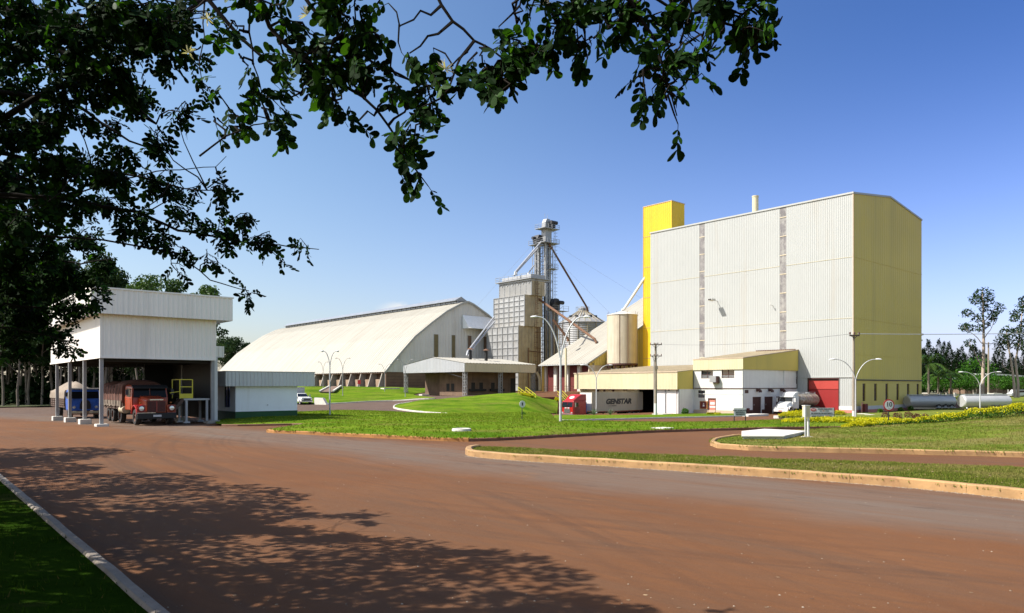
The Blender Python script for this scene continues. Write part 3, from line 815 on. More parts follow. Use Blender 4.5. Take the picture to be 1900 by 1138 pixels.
    MB(-zb).box(-2.53, -2.42, ya - .36, ya + .36, z + .04, z + .24).build('lamp_glass', M['black'], t)
    yb = ty(1434); z = zrow(568, 127)
    MB(-zb).tube([V(-.02, yb, z), V(-.9, yb, z + .1), V(-.9, yb, z + .5)], .05, 6).build('bracket', M['white_paint'], t)
    yc = ty(1401.5) - 1.0
    p = MB(-zb); q = V(7.5, 0, 0); oo = o + DB * 7.5; yc = along(1401.5, oo, DA)
    Yc = (oo + DA * yc).y; zc = zrow(364, Yc)
    p.tube([V(7.5, yc, zt - 1), V(7.5, yc, zc)], .58, 14).lathe([(.58, zc), (.64, zc), (.64, zc - .25), (.58, zc - .25)], 14, (7.5, yc, 0))
    p.build('chimney', M['cream'], t, smooth=40)
    f = MB(-zb)                                    # camera and lights on the far corner
    zf = zrow(622, 135)
    f.bar((W, .3, zf), (W + 1.0, .3, zf), .1); f.box(W + .3, W + 1.3, .1, .5, zf + .04, zf + .35); f.build('floodlight', M['white_paint'], t)
    f = MB(-zb); f.bar((W, .3, zf - .8), (W + .7, .3, zf - .8), .1); f.box(W + .2, W + .8, .1, .5, zf - 1.1, zf - .8)
    f.build('floodlight', M['white_paint'], t)
    return t, o, W, Ln, ty, tx

PLANT = tall_plant()

def office_annex():
    o0 = PLANT[1]
    wallpt = o0 + DA * along(1479.5, o0, DA)          # where its end wall meets the plant
    d = along(1378, wallpt, -DB)
    o = wallpt - DB * d; zb = gz(o.x, o.y) - .05
    Ln = along(1287, o, DA)
    t = thing('office_annex', 'white two storey office annex with cream sloping roof against the tall plant', 'building', (o.x, o.y, zb), GA)
    Yo = o.y
    zf0, zf1 = zrow(685.5, Yo), zrow(665, Yo); zw = zrow(650, wallpt.y)
    ty = lambda px: along(px, o, DA); tx = lambda px: along(px, o, DB)
    # front wall with openings: two upper louvred windows, a small lower one, a doorway
    wins = [(ty(1362.5), ty(1339), zrow(702, Yo + 3), zf0 - .02), (ty(1323), ty(1301), zrow(702.5, Yo + 5), zf0 - .02), (ty(1308.3), ty(1295.5), zrow(738, Yo + 6), zrow(724.5, Yo + 6))]
    door = (ty(1327.5), ty(1314.5), zb, zrow(740, Yo + 5))
    ys = sorted({0.0, Ln} | {w[0] for w in wins} | {w[1] for w in wins} | {door[0], door[1]})
    mb = MB(-zb)
    for a, b in zip(ys, ys[1:]):
        m = (a + b) / 2
        cuts = sorted([(w[2], w[3]) for w in wins + [door] if w[0] < m < w[1]])
        z = zb
        for lo, hi in cuts:
            if lo > z + .01: mb.box(0, .25, a, b, z, lo)
            z = hi
        if z < zf0: mb.box(0, .25, a, b, z, zf0)
    mb.build('front_wall', M['white_paint'], t)
    mb = MB(-zb); mb.box(-.03, 0, 0, Ln, zrow(732.5, Yo) , zrow(732.5, Yo) + .12); mb.build('ledge', M['white_paint'], t)
    for w in wins:
        g = MB(-zb).box(.16, .19, w[0], w[1], w[2], w[3]).build('window', M['glass'], t)
        f = MB(-zb); ym = (w[0] + w[1]) / 2; zm = w[2] + (w[3] - w[2]) * .42
        for y in (w[0], ym - .03, w[1] - .07): f.box(.08, .155, y, y + .07, w[2], w[3])
        f.box(.08, .155, w[0] + .07, w[1] - .07, w[2], w[2] + .06); f.box(.085, .15, w[0] + .07, w[1] - .07, zm, zm + .06)
        f.build('frame', M['brown_paint'], g)
        l = MB(-zb); z = w[2] + .12
        while z < zm - .05:
            l.frame([(.09, w[0] + .08, z), (.15, w[0] + .08, z + .04), (.15, w[1] - .08, z + .04), (.09, w[1] - .08, z), (.09, w[0] + .08, z + .02), (.15, w[0] + .08, z + .06), (.15, w[1] - .08, z + .06), (.09, w[1] - .08, z + .02)]); z += .13
        l.build('louvre', M['galv'], g)
    d0 = MB(-zb).box(.14, .2, door[0], door[1], zb + .02, door[3]).build('door', M['pink_paint'], t)
    MB(-zb).box(.132, .139, door[0] + .25, door[1] - .25, zb + 1.5, zb + 1.9).box(.132, .139, door[0] + .1, door[1] - .15, zb + 1.0, zb + 1.25).build('notice', M['sign_white'], d0)
    f = MB(-zb); f.box(-.03, .13, door[0] - .08, door[0], zb, door[3]); f.box(-.03, .13, door[1], door[1] + .08, zb, door[3]); f.box(-.03, .13, door[0] - .08, door[1] + .08, door[3], door[3] + .1)
    f.build('frame', M['brown_paint'], d0)
    # end wall, shaded side, with two recessed panels
    xa, xb, xc = tx(1446), tx(1455), tx(1460.5)
    zs = zrow(722, Yo)
    ddoors = [(tx(1396.5), tx(1412.8)), (tx(1418.5), tx(1434.5)), (tx(1440), tx(1456))]
    mb = MB(-zb); ztop = zf0
    mb.box(.25, xa, .0, .25, zs, ztop); mb.box(xb, xc, 0, .25, zs, ztop); mb.box(xa, xb, 0, .25, zs, zrow(714, Yo + 8)); mb.box(xc, d, 0, .25, zs, zrow(712.5, Yo + 9))
    mb.box(xa, xb, .13, .25, zrow(714, Yo + 8), ztop); mb.box(xc, d, .10, .25, zrow(712.5, Yo + 9), ztop)
    x = .25; zd = zrow(737, Yo + 1)
    for a, b in ddoors:
        mb.box(x, a, 0, .25, zb, zs); mb.box(a, b, 0, .25, zd, zs); x = b
    mb.box(x, d, 0, .25, zb, zs)
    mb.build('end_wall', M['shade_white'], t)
    for k, (a, b) in enumerate(ddoors):
        q = MB(-zb).box(a, b, .12, .18, zb + .02, zd).build('door', M['brown_paint'], t)
        MB(-zb).box(a + .1, a + .16, .06, .119, zb + .95, zb + 1.1).build('handle', M['galv'], q)
        MB(-zb).box(a + .5, a + .75, .11, .119, zb + 1.4, zb + 1.62).build('notice', M['galv'], q)
    mb = MB(-zb); mb.box(-.025, -.002, -.02, Ln, zb, zb + .62); mb.build('skirting', M['beige_paint'], t)
    x = -.02
    for a, b in ddoors + [(d + .05, 0)]: MB(-zb).box(x, a - .05, -.025, -.002, zb, zb + .72).build('skirting', M['brown_paint'], t); x = b + .05
    for px in (1404, 1426.5, 1448.5):                # rain hoods over extraction vents
        xx = tx(px); z = zrow(725.5, Yo + 2)
        h = MB(-zb); n = 8
        h.tube([V(xx, -.02, z + .12), V(xx, -.45, z + .12), V(xx, -.62, z), V(xx, -.64, z - .25)], [.24, .24, .25, .27], 10); h.build('vent_hood', M['brown_paint'], t, smooth=50)
    MB(-zb).box(tx(1382), tx(1388.5), -.03, .0, zrow(730, Yo), zrow(723.8, Yo)).build('vent', M['brown_paint'], t)
    MB(-zb).box(tx(1385), tx(1389), -.2, -.027, zrow(764, Yo), zrow(758, Yo)).build('hydrant_box', M['red_wall'], t)
    MB(-zb).tube([V(-.08, Ln - .05, zs + .08), V(-.08, -.08, zs + .08), V(d - .3, -.08, zs + .08), V(d - .3, -.08, zf0 - .1)], .065, 6).build('pipe', M['brown_paint'], t)
    # fascia and mono pitch roof
    ov = .18
    mb = MB(-zb)
    mb.ribs([(V(-ov, Ln, zf0), V(-ov, -ov, zf0), NX), (V(-ov, Ln, zf1), V(-ov, -ov, zf1), NX)], .3, .03)
    mb.build('front_fascia', M['cream'], t)
    mb = MB(-zb)
    mb.ribs([(V(-ov, -ov, zf0), V(d - .05, -ov, zf0), NY), (V(-ov, -ov, zf1), V(d - .05, -ov, zw), NY)], .3, .03)
    mb.face([(-ov, Ln, zf0), (d - .05, Ln, zf0), (d - .05, Ln, zw), (-ov, Ln, zf1)])
    mb.face([(-ov, -ov, zf0 + .02), (d, -ov, zf0 + .02), (d, Ln, zf0 + .02), (-ov, Ln, zf0 + .02)])
    mb.build('side_fascia', M['cream_shaded'], t)
    mb = MB(-zb)
    mb.ribs([(V(-ov, Ln, zf1 + .04), V(-ov, -ov, zf1 + .04), Z1), (V(d - .05, Ln, zw + .04), V(d - .05, -ov, zw + .04), Z1)], .4, .05)
    mb.build('roof', M['cream_roof'], t)
    mb = MB(-zb); mb.box(-ov - .06, -ov + .1, -ov - .05, Ln, zf1 - .02, zf1 + .12); mb.bar((-ov, -ov - .03, zf1 + .06), (d, -ov - .03, zw + .06), .1, .14)
    mb.build('roof_trim', M['beige_paint'], t)
    mb = MB(-zb); z = zw - .1
    for k in range(22): y = rnd(.2, 7.5) if False else .3 + k * .34; mb.box(d - .35, d - .1, y, y + .16, zw - .02, zw + .22)
    mb.build('roof_cleat', M['rust'], t)
    # air conditioner hung on the wall
    y0 = ty(1334.5); y1 = ty(1322.5); z0, z1 = zrow(709.5, Yo + 4), zrow(698, Yo + 4)
    o.z = 0
    ac = thing('air_conditioner', 'grey box air conditioner hung between the upper office windows', 'air conditioner', tuple(o + DA * y0 + DB * -.6 + Vector((0, 0, z0))), GA)
    w = y1 - y0; h = z1 - z0
    MB().box(-.35, .55, 0, w, 0, h).build('casing', M['galv'], ac)
    MB().box(-.36, -.352, .06, w - .06, .06, h - .06).build('grille', M['post_grey'], ac)
    b = MB(); b.box(-.3, .6, -.08, -.001, -.1, h * .9); b.box(-.3, .6, -.08, w, -.14, -.101); b.build('bracket', M['brown_paint'], ac)
    # fire hose cabinet
    yc = ty(1306.5); z0 = zrow(757.5, Yo + 6); z1 = zrow(745.5, Yo + 6)
    c = thing('hose_cabinet', 'red fire hose cabinet in a wooden frame on the white office wall', 'hose cabinet', tuple(o + DA * (yc - .6) + Vector((0, 0, z0))), GA)
    MB().box(-.14, -.03, 0, 1.2, 0, z1 - z0).build('cabinet', M['red_wall'], c)
    b = MB(); h = z1 - z0; b.box(-.18, -.031, -.12, -.001, -.1, h + .1); b.box(-.18, -.031, 1.201, 1.32, -.1, h + .1); b.box(-.18, -.031, 0, 1.2, h, h + .1); b.box(-.18, -.031, 0, 1.2, -.1, -.001); b.build('frame', M['orange_kerb'], c)
    MB().box(-.16, -.141, .45, .75, .3, .6).box(-.16, -.141, .5, .7, .7, .85).build('notice', M['sign_white'], c)
    return o, d, Ln, zb, wallpt
OFFICE = office_annex()

def loading_canopy():
    oo, d, LnO, zb0, wp = OFFICE
    c = oo + DA * LnO
    e = along(1257, c, -DB)
    o = c - DB * e; zb = gz(o.x, o.y) - .05
    Ln = along(1065.5, o, DA); W = e + d
    t = thing('loading_canopy', 'long cream loading canopy with tan sloping roof over the truck bay', 'canopy', (o.x, o.y, zb), GA)
    z0, z1 = zrow(722.3, o.y), zrow(690.5, o.y); zr = zrow(678, 138)
    mb = MB(-zb); mb.ribs([(V(0, Ln, z0), V(0, 0, z0), NX), (V(0, Ln, z1), V(0, 0, z1), NX)], .3, .03); mb.build('front_fascia', M['cream'], t)
    k = (zr - z1) / W
    mb = MB(-zb)
    mb.ribs([(V(0, 0, z0), V(e - .2, 0, z0), NY), (V(0, 0, z1), V(e - .2, 0, z1 + k * e), NY)], .3, .03)
    mb.build('side_fascia', M['cream_shaded'], t)
    MB(-zb).face([(0, Ln, z0), (W, Ln, z0), (W, Ln, zr), (0, Ln, z1)]).build('side_fascia', M['cream_shaded'], t)
    mb = MB(-zb); mb.ribs([(V(-.05, Ln + .1, z1 + .05), V(-.05, .02, z1 + .05), Z1), (V(e - .2, Ln + .1, z1 + .05 + k * e), V(e - .2, .02, z1 + .05 + k * e), Z1)], .45, .06)
    mb.ribs([(V(e - .2, Ln + .1, z1 + .05 + k * e), V(e - .2, .3, z1 + .05 + k * e), Z1), (V(W - .1, Ln + .1, zr + .05), V(W - .1, .3, zr + .05), Z1)], .45, .06)
    mb.build('roof', M['cream_roof'], t)
    mb = MB(-zb); mb.box(-.1, .06, -.05, Ln + .1, z1 - .04, z1 + .14); mb.box(-.06, .05, -.05, Ln + .05, z0 - .06, z0 - .001); mb.build('roof_trim', M['beige_paint'], t)
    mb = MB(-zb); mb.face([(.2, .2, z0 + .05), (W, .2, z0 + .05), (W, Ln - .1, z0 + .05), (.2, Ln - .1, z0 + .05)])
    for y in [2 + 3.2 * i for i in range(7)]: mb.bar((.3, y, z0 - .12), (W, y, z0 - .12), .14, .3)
    mb.build('soffit', M['inside_shade'], t)
    # side wall of the bay beside the office, in shade, with slim posts
    ax = along(1213, o, DA)
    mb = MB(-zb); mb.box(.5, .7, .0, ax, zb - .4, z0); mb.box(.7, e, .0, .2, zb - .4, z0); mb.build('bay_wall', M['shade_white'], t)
    for p in (1231.5, 1259):
        y = along(p, o, DA); MB(-zb).box(.35, .5, max(0, y - .1), max(0, y - .1) + .18, zb - .4, z0).build('post', M['post_grey'], t)
    mb = MB(-zb); mb.box(12, 12.3, ax, Ln, zb - 1.5, z0); mb.box(.7, 12, ax - .2, ax, zb - 1.5, z0); mb.build('bay_back_wall', M['inside_shade'], t)
    # cream wall of the bay's far half, and the short posts above the trailer
    ya = along(1176, o, DA)
    mb = MB(-zb); mb.box(1.4, 1.6, ya, Ln - .1, zb - 1.2, z0)
    mb.build('far_wall', M['cream'], t)
    for p in (1110, 1122, 1138.5):
        y = along(p, o + DB * 1.2, DA); MB(-zb).box(1.15, 1.398, y, y + .28, zb - 1.2, z0).build('post', M['brown_paint'], t)
    mb = MB(-zb); mb.box(W - .3, W - .12, .6, 11, zr - .6, zr + .5); mb.tube([V(W - .4, .6, zr + .65), V(W - .4, 11, zr + .65)], .07, 6); mb.build('wall_flashing', M['white_paint'], t)
    mb = MB(-zb); mb.tube([V(.3, .35, zb), V(.3, .35, z0)], .06, 6); mb.build('drain_pipe', M['brown_paint'], t)
    return o, Ln, W, zb
CANOPY = loading_canopy()

def yellow_tower():
    o0 = PLANT[1] + DB * 3.0
    y0 = along(1246, o0, DA); y1 = along(1194, o0, DA)
    o = o0 + DA * y0; w = along(1270, o, DB); Ln = y1 - y0; zb = gz(o.x, o.y)
    t = thing('elevator_shaft', 'bright yellow corrugated shaft rising behind the tall white plant', 'tower', (o.x, o.y, zb), GA)
    zt = zrow(373, o.y)
    mb = MB(-zb); mb.ribs([(V(0, Ln, zb), V(0, 0, zb), NX), (V(0, Ln, zt), V(0, 0, zt), NX)], .5, .05)
    mb.ribs([(V(0, 0, zb), V(w, 0, zb), NY), (V(0, 0, zt), V(w, 0, zt), NY)], .5, .05)
    mb.face([(w, 0, zb), (w, Ln, zb), (w, Ln, zt), (w, 0, zt)]); mb.face([(0, Ln, zb), (w, Ln, zb), (w, Ln, zt), (0, Ln, zt)])
    mb.build('shaft_wall', M['yellow'], t)
    for k in range(1, 6):
        z = zt - k * 6.4; MB(-zb).box(-.075, -.002, 0, Ln, z, z + .06).build('sheet_seam', M['cream_roof'], t)
    mb = MB(-zb); mb.box(-.1, w + .1, -.1, Ln + .1, zt, zt + .15); mb.build('roof_trim', M['beige_paint'], t)
    mb = MB(-zb); mb.box(-.09, .06, -.09, .06, zb, zt - .01); mb.box(-.09, .06, Ln - .06, Ln + .05, zb, zt - .01); mb.build('corner_trim', M['yellow'], t)
yellow_tower()

def storage_tank():
    Y = 153.5; c = at(1154.5, HZ, Y); r = 28.0 / F * Y; zb = gz(c.x, c.y)
    t = thing('storage_tank', 'cream cylindrical steel tank on legs above the canopy roof', 'tank', (c.x, c.y, zb), 0)
    z0, z1 = zrow(676, Y), zrow(586, Y)
    mb = MB(-zb); mb.lathe([(r, z0), (r, z0 + (z1 - z0) * .5), (r, z1)], 40); mb.build('shell', M['tank_cream'], t, smooth=40)
    mb = MB(-zb)
    mb.lathe([(r, z1), (r + .12, z1 + .02), (r + .12, z1 + .12), (.6, z1 + .85), (.25, z1 + .9), (0, z1 + .9)], 40); mb.build('roof', M['white_paint'], t, smooth=30)
    mb = MB(-zb); mb.lathe([(r + .1, z0 - .25), (r + .12, z0 + .1), (r, z0 + .1)], 40); mb.lathe([(0, z0 - .1), (r + .1, z0 - .25)], 40)
    for k in range(10):
        a = k * .628 + .3; mb.bar((r * .96 * math.cos(a), r * .96 * math.sin(a), z0 - .9), (r * .96 * math.cos(a), r * .96 * math.sin(a), z0 - .2), .3)
    mb.build('ring_beam', M['brown_paint'], t)
    for k in range(4):
        a = k * 1.571 - .6
        MB(-zb).tube([V(r * .8 * math.cos(a), r * .8 * math.sin(a), zb), V(r * .8 * math.cos(a), r * .8 * math.sin(a), z0 - .9)], .22, 10).build('leg', M['white_paint'], t)
    MB(-zb).bar((-r * .8, -.9, z0 - 1.1), (r * .8, -.9, z0 - 1.1), .25).bar((-.9, -r * .8, z0 - 1.1), (-.9, r * .8, z0 - 1.1), .25).build('brace', M['white_paint'], t)
    mb = MB(-zb)
    for k in (0, 1):
        a = -1.35 - .55 * k; mb.tube([V((r + .05) * math.cos(a), (r + .05) * math.sin(a), z0), V((r + .05) * math.cos(a), (r + .05) * math.sin(a), z1)], .045, 5)
    mb.build('pipe', M['rust'], t)
    mb = MB(-zb)                                     # hand rail on the roof rim
    for k in range(9): mb.bar((r * math.cos(k * .698), r * math.sin(k * .698), z1 + .1), (r * math.cos(k * .698), r * math.sin(k * .698), z1 + .75), .05)
    mb.build('roof_post', M['rust'], t)
    a = at(1207, 500, 151.5); b = Vector((c.x, c.y, z1 + .8))
    s = MB().tube([a, b + (a - b) * .06, b + Vector((0, 0, .5)), b], .27, 8).build('grain_spout', M['white_paint'])
    tag(s, 'white sloping spout from the yellow shaft down to the cream tank', 'spout')
storage_tank()

def red_bay_store():
    YS = 152; o = at(1091, HZ, YS); zb = zrow(728, YS)
    Ln = along(1003, o, DA); W = 37.0
    t = thing('storage_shed', 'white roofed storage shed with dark red doors between pale piers', 'shed', (o.x, o.y, zb), GA)
    ze = zrow(675, YS); zr = ze + W * .497
    mb = MB(-zb); mb.ribs([(V(-.4, Ln + .3, ze), V(-.4, -.3, ze), Z1), (V(W, Ln + .3, zr), V(W, -.3, zr), Z1)], .8, .07)
    mb.face([(W, -.3, zr), (W, Ln + .3, zr), (W + W, Ln + .3, ze), (W + W, -.3, ze)])
    mb.build('roof', M['roof_sheet'], t)
    mb = MB(-zb)
    mb.face([(.4, 0, ze - .3), (W, 0, ze - .3), (W, 0, zr - .3), (.4, 0, ze)])
    for k in range(40): x = .4 + k * .8; mb.bar((x, -.04, ze - .3), (x, -.04, ze + x * .49 - .3), .08)
    mb.face([(.4, Ln, zb), (W, Ln, zb), (W, Ln, zr), (.4, Ln, ze)])
    mb.build('gable', M['cream_shaded'], t)
    mb = MB(-zb); mb.box(.4, W, 0.02, .3, zb, ze - .3); mb.build('side_wall', M['tan_sheet'], t)
    n = 4; step = Ln / n
    for k in range(n + 1):
        y = min(Ln - .5, max(0, k * step - .25)); MB(-zb).box(1.2, 2.0, y, y + .9, zb, ze + .2).build('pier', M['white_concrete'], t)
    for k in range(n):
        MB(-zb).box(1.7, 1.85, k * step + .7, (k + 1) * step - .3, zb, ze + .4).build('door', M['red_wall'], t)
    MB(-zb).bar((-.4, -.3, ze - .1), (-.4, Ln + .3, ze - .1), .12, .2).bar((-.4, -.32, ze), (W, -.32, zr), .1, .3).build('roof_trim', M['white_sheet'], t)
    # second lower roof plane behind, towards the dryer
    mb = MB(-zb); o2 = Ln + .6
    mb.ribs([(V(3.5, o2 + 9, ze + 2.2), V(3.5, o2, ze + 2.2), Z1), (V(16, o2 + 9, ze + 8.6), V(16, o2, ze + 8.6), Z1)], .8, .07)
    return o, Ln, zb, ze
SHED2 = red_bay_store()

def arched_warehouse():
    o = at(716, HZ, 170); zb = zrow(718.6, 170)
    prof = [(0, 6.2), (2, 8.5), (4.2, 10.8), (8, 14.6), (13, 18.3), (17.4, 21.3), (22.3, 23.75), (24.2, 24.35)]
    half = prof + [(48.4 - s, z) for s, z in reversed(prof[:-1])]
    peak = o + DB * 24.2
    Ln = along(519, peak, DA)
    t = thing('arched_warehouse', 'huge arched cream roofed grain warehouse with grey gable and ridge vent', 'warehouse', (o.x, o.y, zb), GA)
    rows = []
    for i, (s, z) in enumerate(half):
        a = half[max(0, i - 1)]; b = half[min(len(half) - 1, i + 1)]
        n = V(-(b[1] - a[1]), 0, (b[0] - a[0])).normalized()
        rows.append((V(s, Ln, z), V(s, -.4, z), n))
    e = (V(-.35, Ln, 5.85), V(-.35, -.4, 5.85), V(-.8, 0, .6)); rows = [e] + rows
    MB(-zb).ribs(rows, 1.1, .10).build('roof', M['roof_sheet'], t)
    mb = MB(-zb)                                    # gable in vertical sheets
    pts = half
    for (s0, z0), (s1, z1) in zip(pts, pts[1:]):
        mb.ribs([(V(s0, 0, 5.9), V(s1, 0, 5.9), NY), (V(s0, 0, z0 - .1), V(s1, 0, z1 - .1), NY)], .9, .06)
    mb.build('gable', M['gable_sheet'], t)
    mb = MB(-zb)
    for (s0, z0), (s1, z1) in zip([(-.35, 5.85)] + half, half): mb.bar((s0, -.42, z0), (s1, -.42, z1), .12, .45)
    mb.build('roof_trim', M['white_sheet'], t)
    mb = MB(-zb); mb.face([(0, Ln, zb)] + [(s, Ln, z) for s, z in half] + [(48.4, Ln, zb)]); mb.face([(48.4, 0, zb), (48.4, Ln, zb), (48.4, Ln, 6.2), (48.4, 0, 6.2)]); mb.build('rear_wall', M['gable_sheet'], t)
    mb = MB(-zb); mb.box(0, 48.4, .0, .4, zb - 1, 5.88); mb.box(1.2, 1.6, .4, Ln, zb - 1, 5.9); mb.box(-.2, 1.2, .4, Ln, 5.6, 5.75); mb.build('base_wall', M['brown_concrete'], t)
    mb = MB(-zb)
    for k in range(5): mb.box(.3, 46, -.03, -.001, zb + .4 + k * .7, zb + .45 + k * .7)
    mb.build('wall_joint', M['brown_paint'], t)
    for y in [1.2 + 5.05 * k for k in range(int((Ln - 2) / 5.05) + 1)]:
        MB(-zb).prism([(1.2, zb - .6), (-1.5, zb - .6), (-.25, 5.58), (1.2, 5.58)], y, y + .34, 'y').build('buttress', M['concrete'], t)
    for y in [1.2 + 5.05 * k for k in range(int((Ln - 2) / 5.05) + 1)]:
        MB(-zb).box(.55, 1.2, y + .5, y + 4.9, zb - .6, zb + 1.9).build('wall_panel', M['bay_sunlit'], t)
    tx = lambda px: along(px, o, DB)
    for px0, px1, top, bot, m in ((805, 812.5, 620.5, 664, 'olive_window'), (838, 844, 622, 664, 'olive_window'), (868, 874, 623, 650, 'brown_concrete'), (897, 903, 625, 652, 'brown_concrete')):
        a, b = tx(px0), tx(px1); Yq = (o + DB * a).y
        w = MB(-zb).box(a, b, -.10, -.07, zrow(bot, Yq), zrow(top, Yq)).build('window', M[m], t)
        f = MB(-zb); f.box(a - .12, a, -.12, -.02, zrow(bot, Yq), zrow(top, Yq)); f.box(b, b + .12, -.12, -.02, zrow(bot, Yq), zrow(top, Yq)); f.build('frame', M['white_sheet'], w)
    a = tx(857.5); Yq = (o + DB * a).y; zt, zl = zrow(585, Yq), zrow(610, Yq)
    b = a + 18
    mb = MB(-zb)
    mb.ribs([(V(a, -3.0, zl), V(b, -3.0, zl), NY), (V(a, -.15, zt), V(b, -.15, zt), NY)], .9, .05)
    mb.face([(a, -.15, zt), (a, -3.0, zl), (a, -.15, zl)]); mb.face([(b, -.15, zt), (b, -3.0, zl), (b, -.15, zl)])
    mb.face([(a, -3.0, zl + .02), (b, -3.0, zl + .02), (b, -.15, zl + .02), (a, -.15, zl + .02)])
    mb.build('awning', M['office_white'], t)
    mb = MB(-zb); y0 = 2.5; y1 = along(535, peak, DA)
    mb.box(23.0, 25.4, y0, y1, 24.2, 24.6); mb.prism([(22.3, 24.9), (24.2, 25.9), (26.1, 24.9), (26.1, 24.75), (22.3, 24.75)], y0, y1, 'y')
    y = y0
    while y < y1: mb.box(22.55, 22.7, y, y + .12, 24.1, 24.75, 1); y += 2.4
    mb.build('ridge_vent', [M['silver_roof'], M['steel_dark']], t)
    hb = thing('fire_hose_box', 'red fire hose box on a post beside the warehouse buttresses', 'hose box', tuple(gp(666.5, 717.2)))
    hb.location = Vector(((666.5 - CX) / F * 172, 172, zrow(718.5, 172)))
    MB().box(-.35, .35, -.2, .2, .7, 1.7).build('cabinet', M['sign_red'], hb); MB().box(-.1, .1, -.1, .1, 0, .7).build('leg', M['white_concrete'], hb)
    return o
arched_warehouse()

def truck_shed():
    o = at(862, HZ, 135); zb = zrow(735.5, 135) - .1
    Ln = along(748.5, o, DA); W = along(994, o, DB)
    t = thing('open_shed', 'open sided shed with lattice columns and white gabled metal roof', 'shed', (o.x, o.y, zb), GA)
    z0, z1 = zrow(690, 135), zrow(674, 135); zp = zrow(663.5, (o + DA * Ln * .5).y)
    mb = MB(-zb)
    mb.ribs([(V(0, Ln, z0), V(0, Ln / 2, z0), NX), (V(0, Ln, z1), V(0, Ln / 2, zp), NX)], .5, .04)
    mb.ribs([(V(0, Ln / 2, z0), V(0, 0, z0), NX), (V(0, Ln / 2, zp), V(0, 0, z1), NX)], .5, .04)
    mb.build('gable_fascia', M['light_sheet'], t)
    mb = MB(-zb); mb.ribs([(V(0, 0, z0), V(W, 0, z0), NY), (V(0, 0, z1), V(W, 0, z1), NY)], .5, .04); mb.face([(0, Ln, z0), (W, Ln, z0), (W, Ln, z1), (0, Ln, z1)]); mb.face([(W, 0, z0), (W, Ln, z0), (W, Ln, z1), (W, Ln / 2, zp), (W, 0, z1)])
    mb.build('side_fascia', M['tan_sheet'], t)
    mb = MB(-zb)
    mb.ribs([(V(-.1, -.1, z1 + .04), V(W + .1, -.1, z1 + .04), Z1), (V(-.1, Ln / 2, zp + .04), V(W + .1, Ln / 2, zp + .04), Z1)], .8, .05)
    mb.ribs([(V(-.1, Ln / 2, zp + .04), V(W + .1, Ln / 2, zp + .04), Z1), (V(-.1, Ln + .1, z1 + .04), V(W + .1, Ln + .1, z1 + .04), Z1)], .8, .05)
    mb.build('roof', M['roof_sheet'], t)
    def lattice(x, y):
        c = MB(-zb)
        for dx in (-.28, .28):
            for dy in (-.28, .28): c.bar((x + dx, y + dy, zb), (x + dx, y + dy, z0 + .3), .09)
        z = zb; k = 0
        while z < z0 - .3:
            s = 1 if k % 2 else -1
            for d in (-.28, .28):
                c.bar((x - .28 * s, y + d, z), (x + .28 * s, y + d, z + .55), .06); c.bar((x + d, y - .28 * s, z), (x + d, y + .28 * s, z + .55), .06)
            z += .55; k += 1
        c.build('lattice_column', M['post_grey'], t)
    for x, y in ((.4, .4), (W / 2, .4), (W - .4, .4), (.4, Ln - .4), (W - .4, Ln - .4), (W / 2, Ln - .4)): lattice(x, y)
    mb = MB(-zb)
    for x in (.4, W / 2, W - .4): mb.bar((x, .3, z0 + .15), (x, Ln - .3, z0 + .15), .12, .3)
    mb.bar((.4, .4, z0 - 1.2), (.4, Ln * .35, z0 + .1), .1)
    mb.build('truss', M['steel_dark'], t)
    o.z = 0
    # sheds and machine rooms standing under the roof
    zf = zb + .1
    r = thing('machine_room', 'brown plastered machine room with dark openings under the open shed', 'room', tuple(o + DB * 3.2 + DA * 3.6 + Vector((0, 0, zf))), GA)
    w = MB(); w.box(0, W - 5.5, 0, 9, 0, 4.75); w.build('wall', M['machine_wall'], r)
    w = MB()
    for a in (1.0, 2.6): w.box(-.03, -.001, a + 3, a + 4, .9, 2.4)
    for a in (1.2, 3.2, 6.2, 8.2): w.box(a, a + .9, -.03, -.001, 1.0, 2.6)
    w.box(.6, 4.6, -.5, -.031, .9, 1.35); w.box(5.8, 9.3, -.5, -.031, .9, 1.35)
    w.build('opening', M['black'], r)
    MB().box(W - 6.9, W - 5.6, -.04, -.001, .1, 3.5).build('doorway', M['inside_shade'], r)
    MB().tube([V(7.7, -.5, 0), V(7.9, -.4, 1.5), V(7.9, -.4, 3.6)], .16, 8).build('duct', M['galv'], r)
    r2 = thing('machine_room', 'brown block wall with a dark doorway at the left end of the open shed', 'room', tuple(o + DB * 5 + DA * 14.5 + Vector((0, 0, zf))), GA)
    MB().box(0, W - 8, 0, 6, 0, 4.6).build('wall', M['machine_wall'], r2)
    # smoke stacks through the roof
    for px, top, lab in ((872.5, 650, 'dark rusty smoke stack through the open shed roof, left of the pair'), (902, 652, 'dark rusty smoke stack through the open shed roof, nearer the dryer')):
        Yk = 146; p = at(px, HZ, Yk)
        s = thing('smoke_stack', lab, 'smoke stack', (p.x, p.y, 5.0), 0, 'smoke stacks on the open shed')
        h = zrow(top, Yk) - 5.0
        MB().tube([V(0, 0, 0), V(0, 0, h)], .34, 10).build('pipe', M['black'], s)
        MB().lathe([(.75, h + .15), (.1, h + .5), (0, h + .5)], 10).lathe([(0, h + .15), (.75, h + .15)], 10).build('cap', M['rust'], s)
    return o, Ln, W, zb
SHED1 = truck_shed()

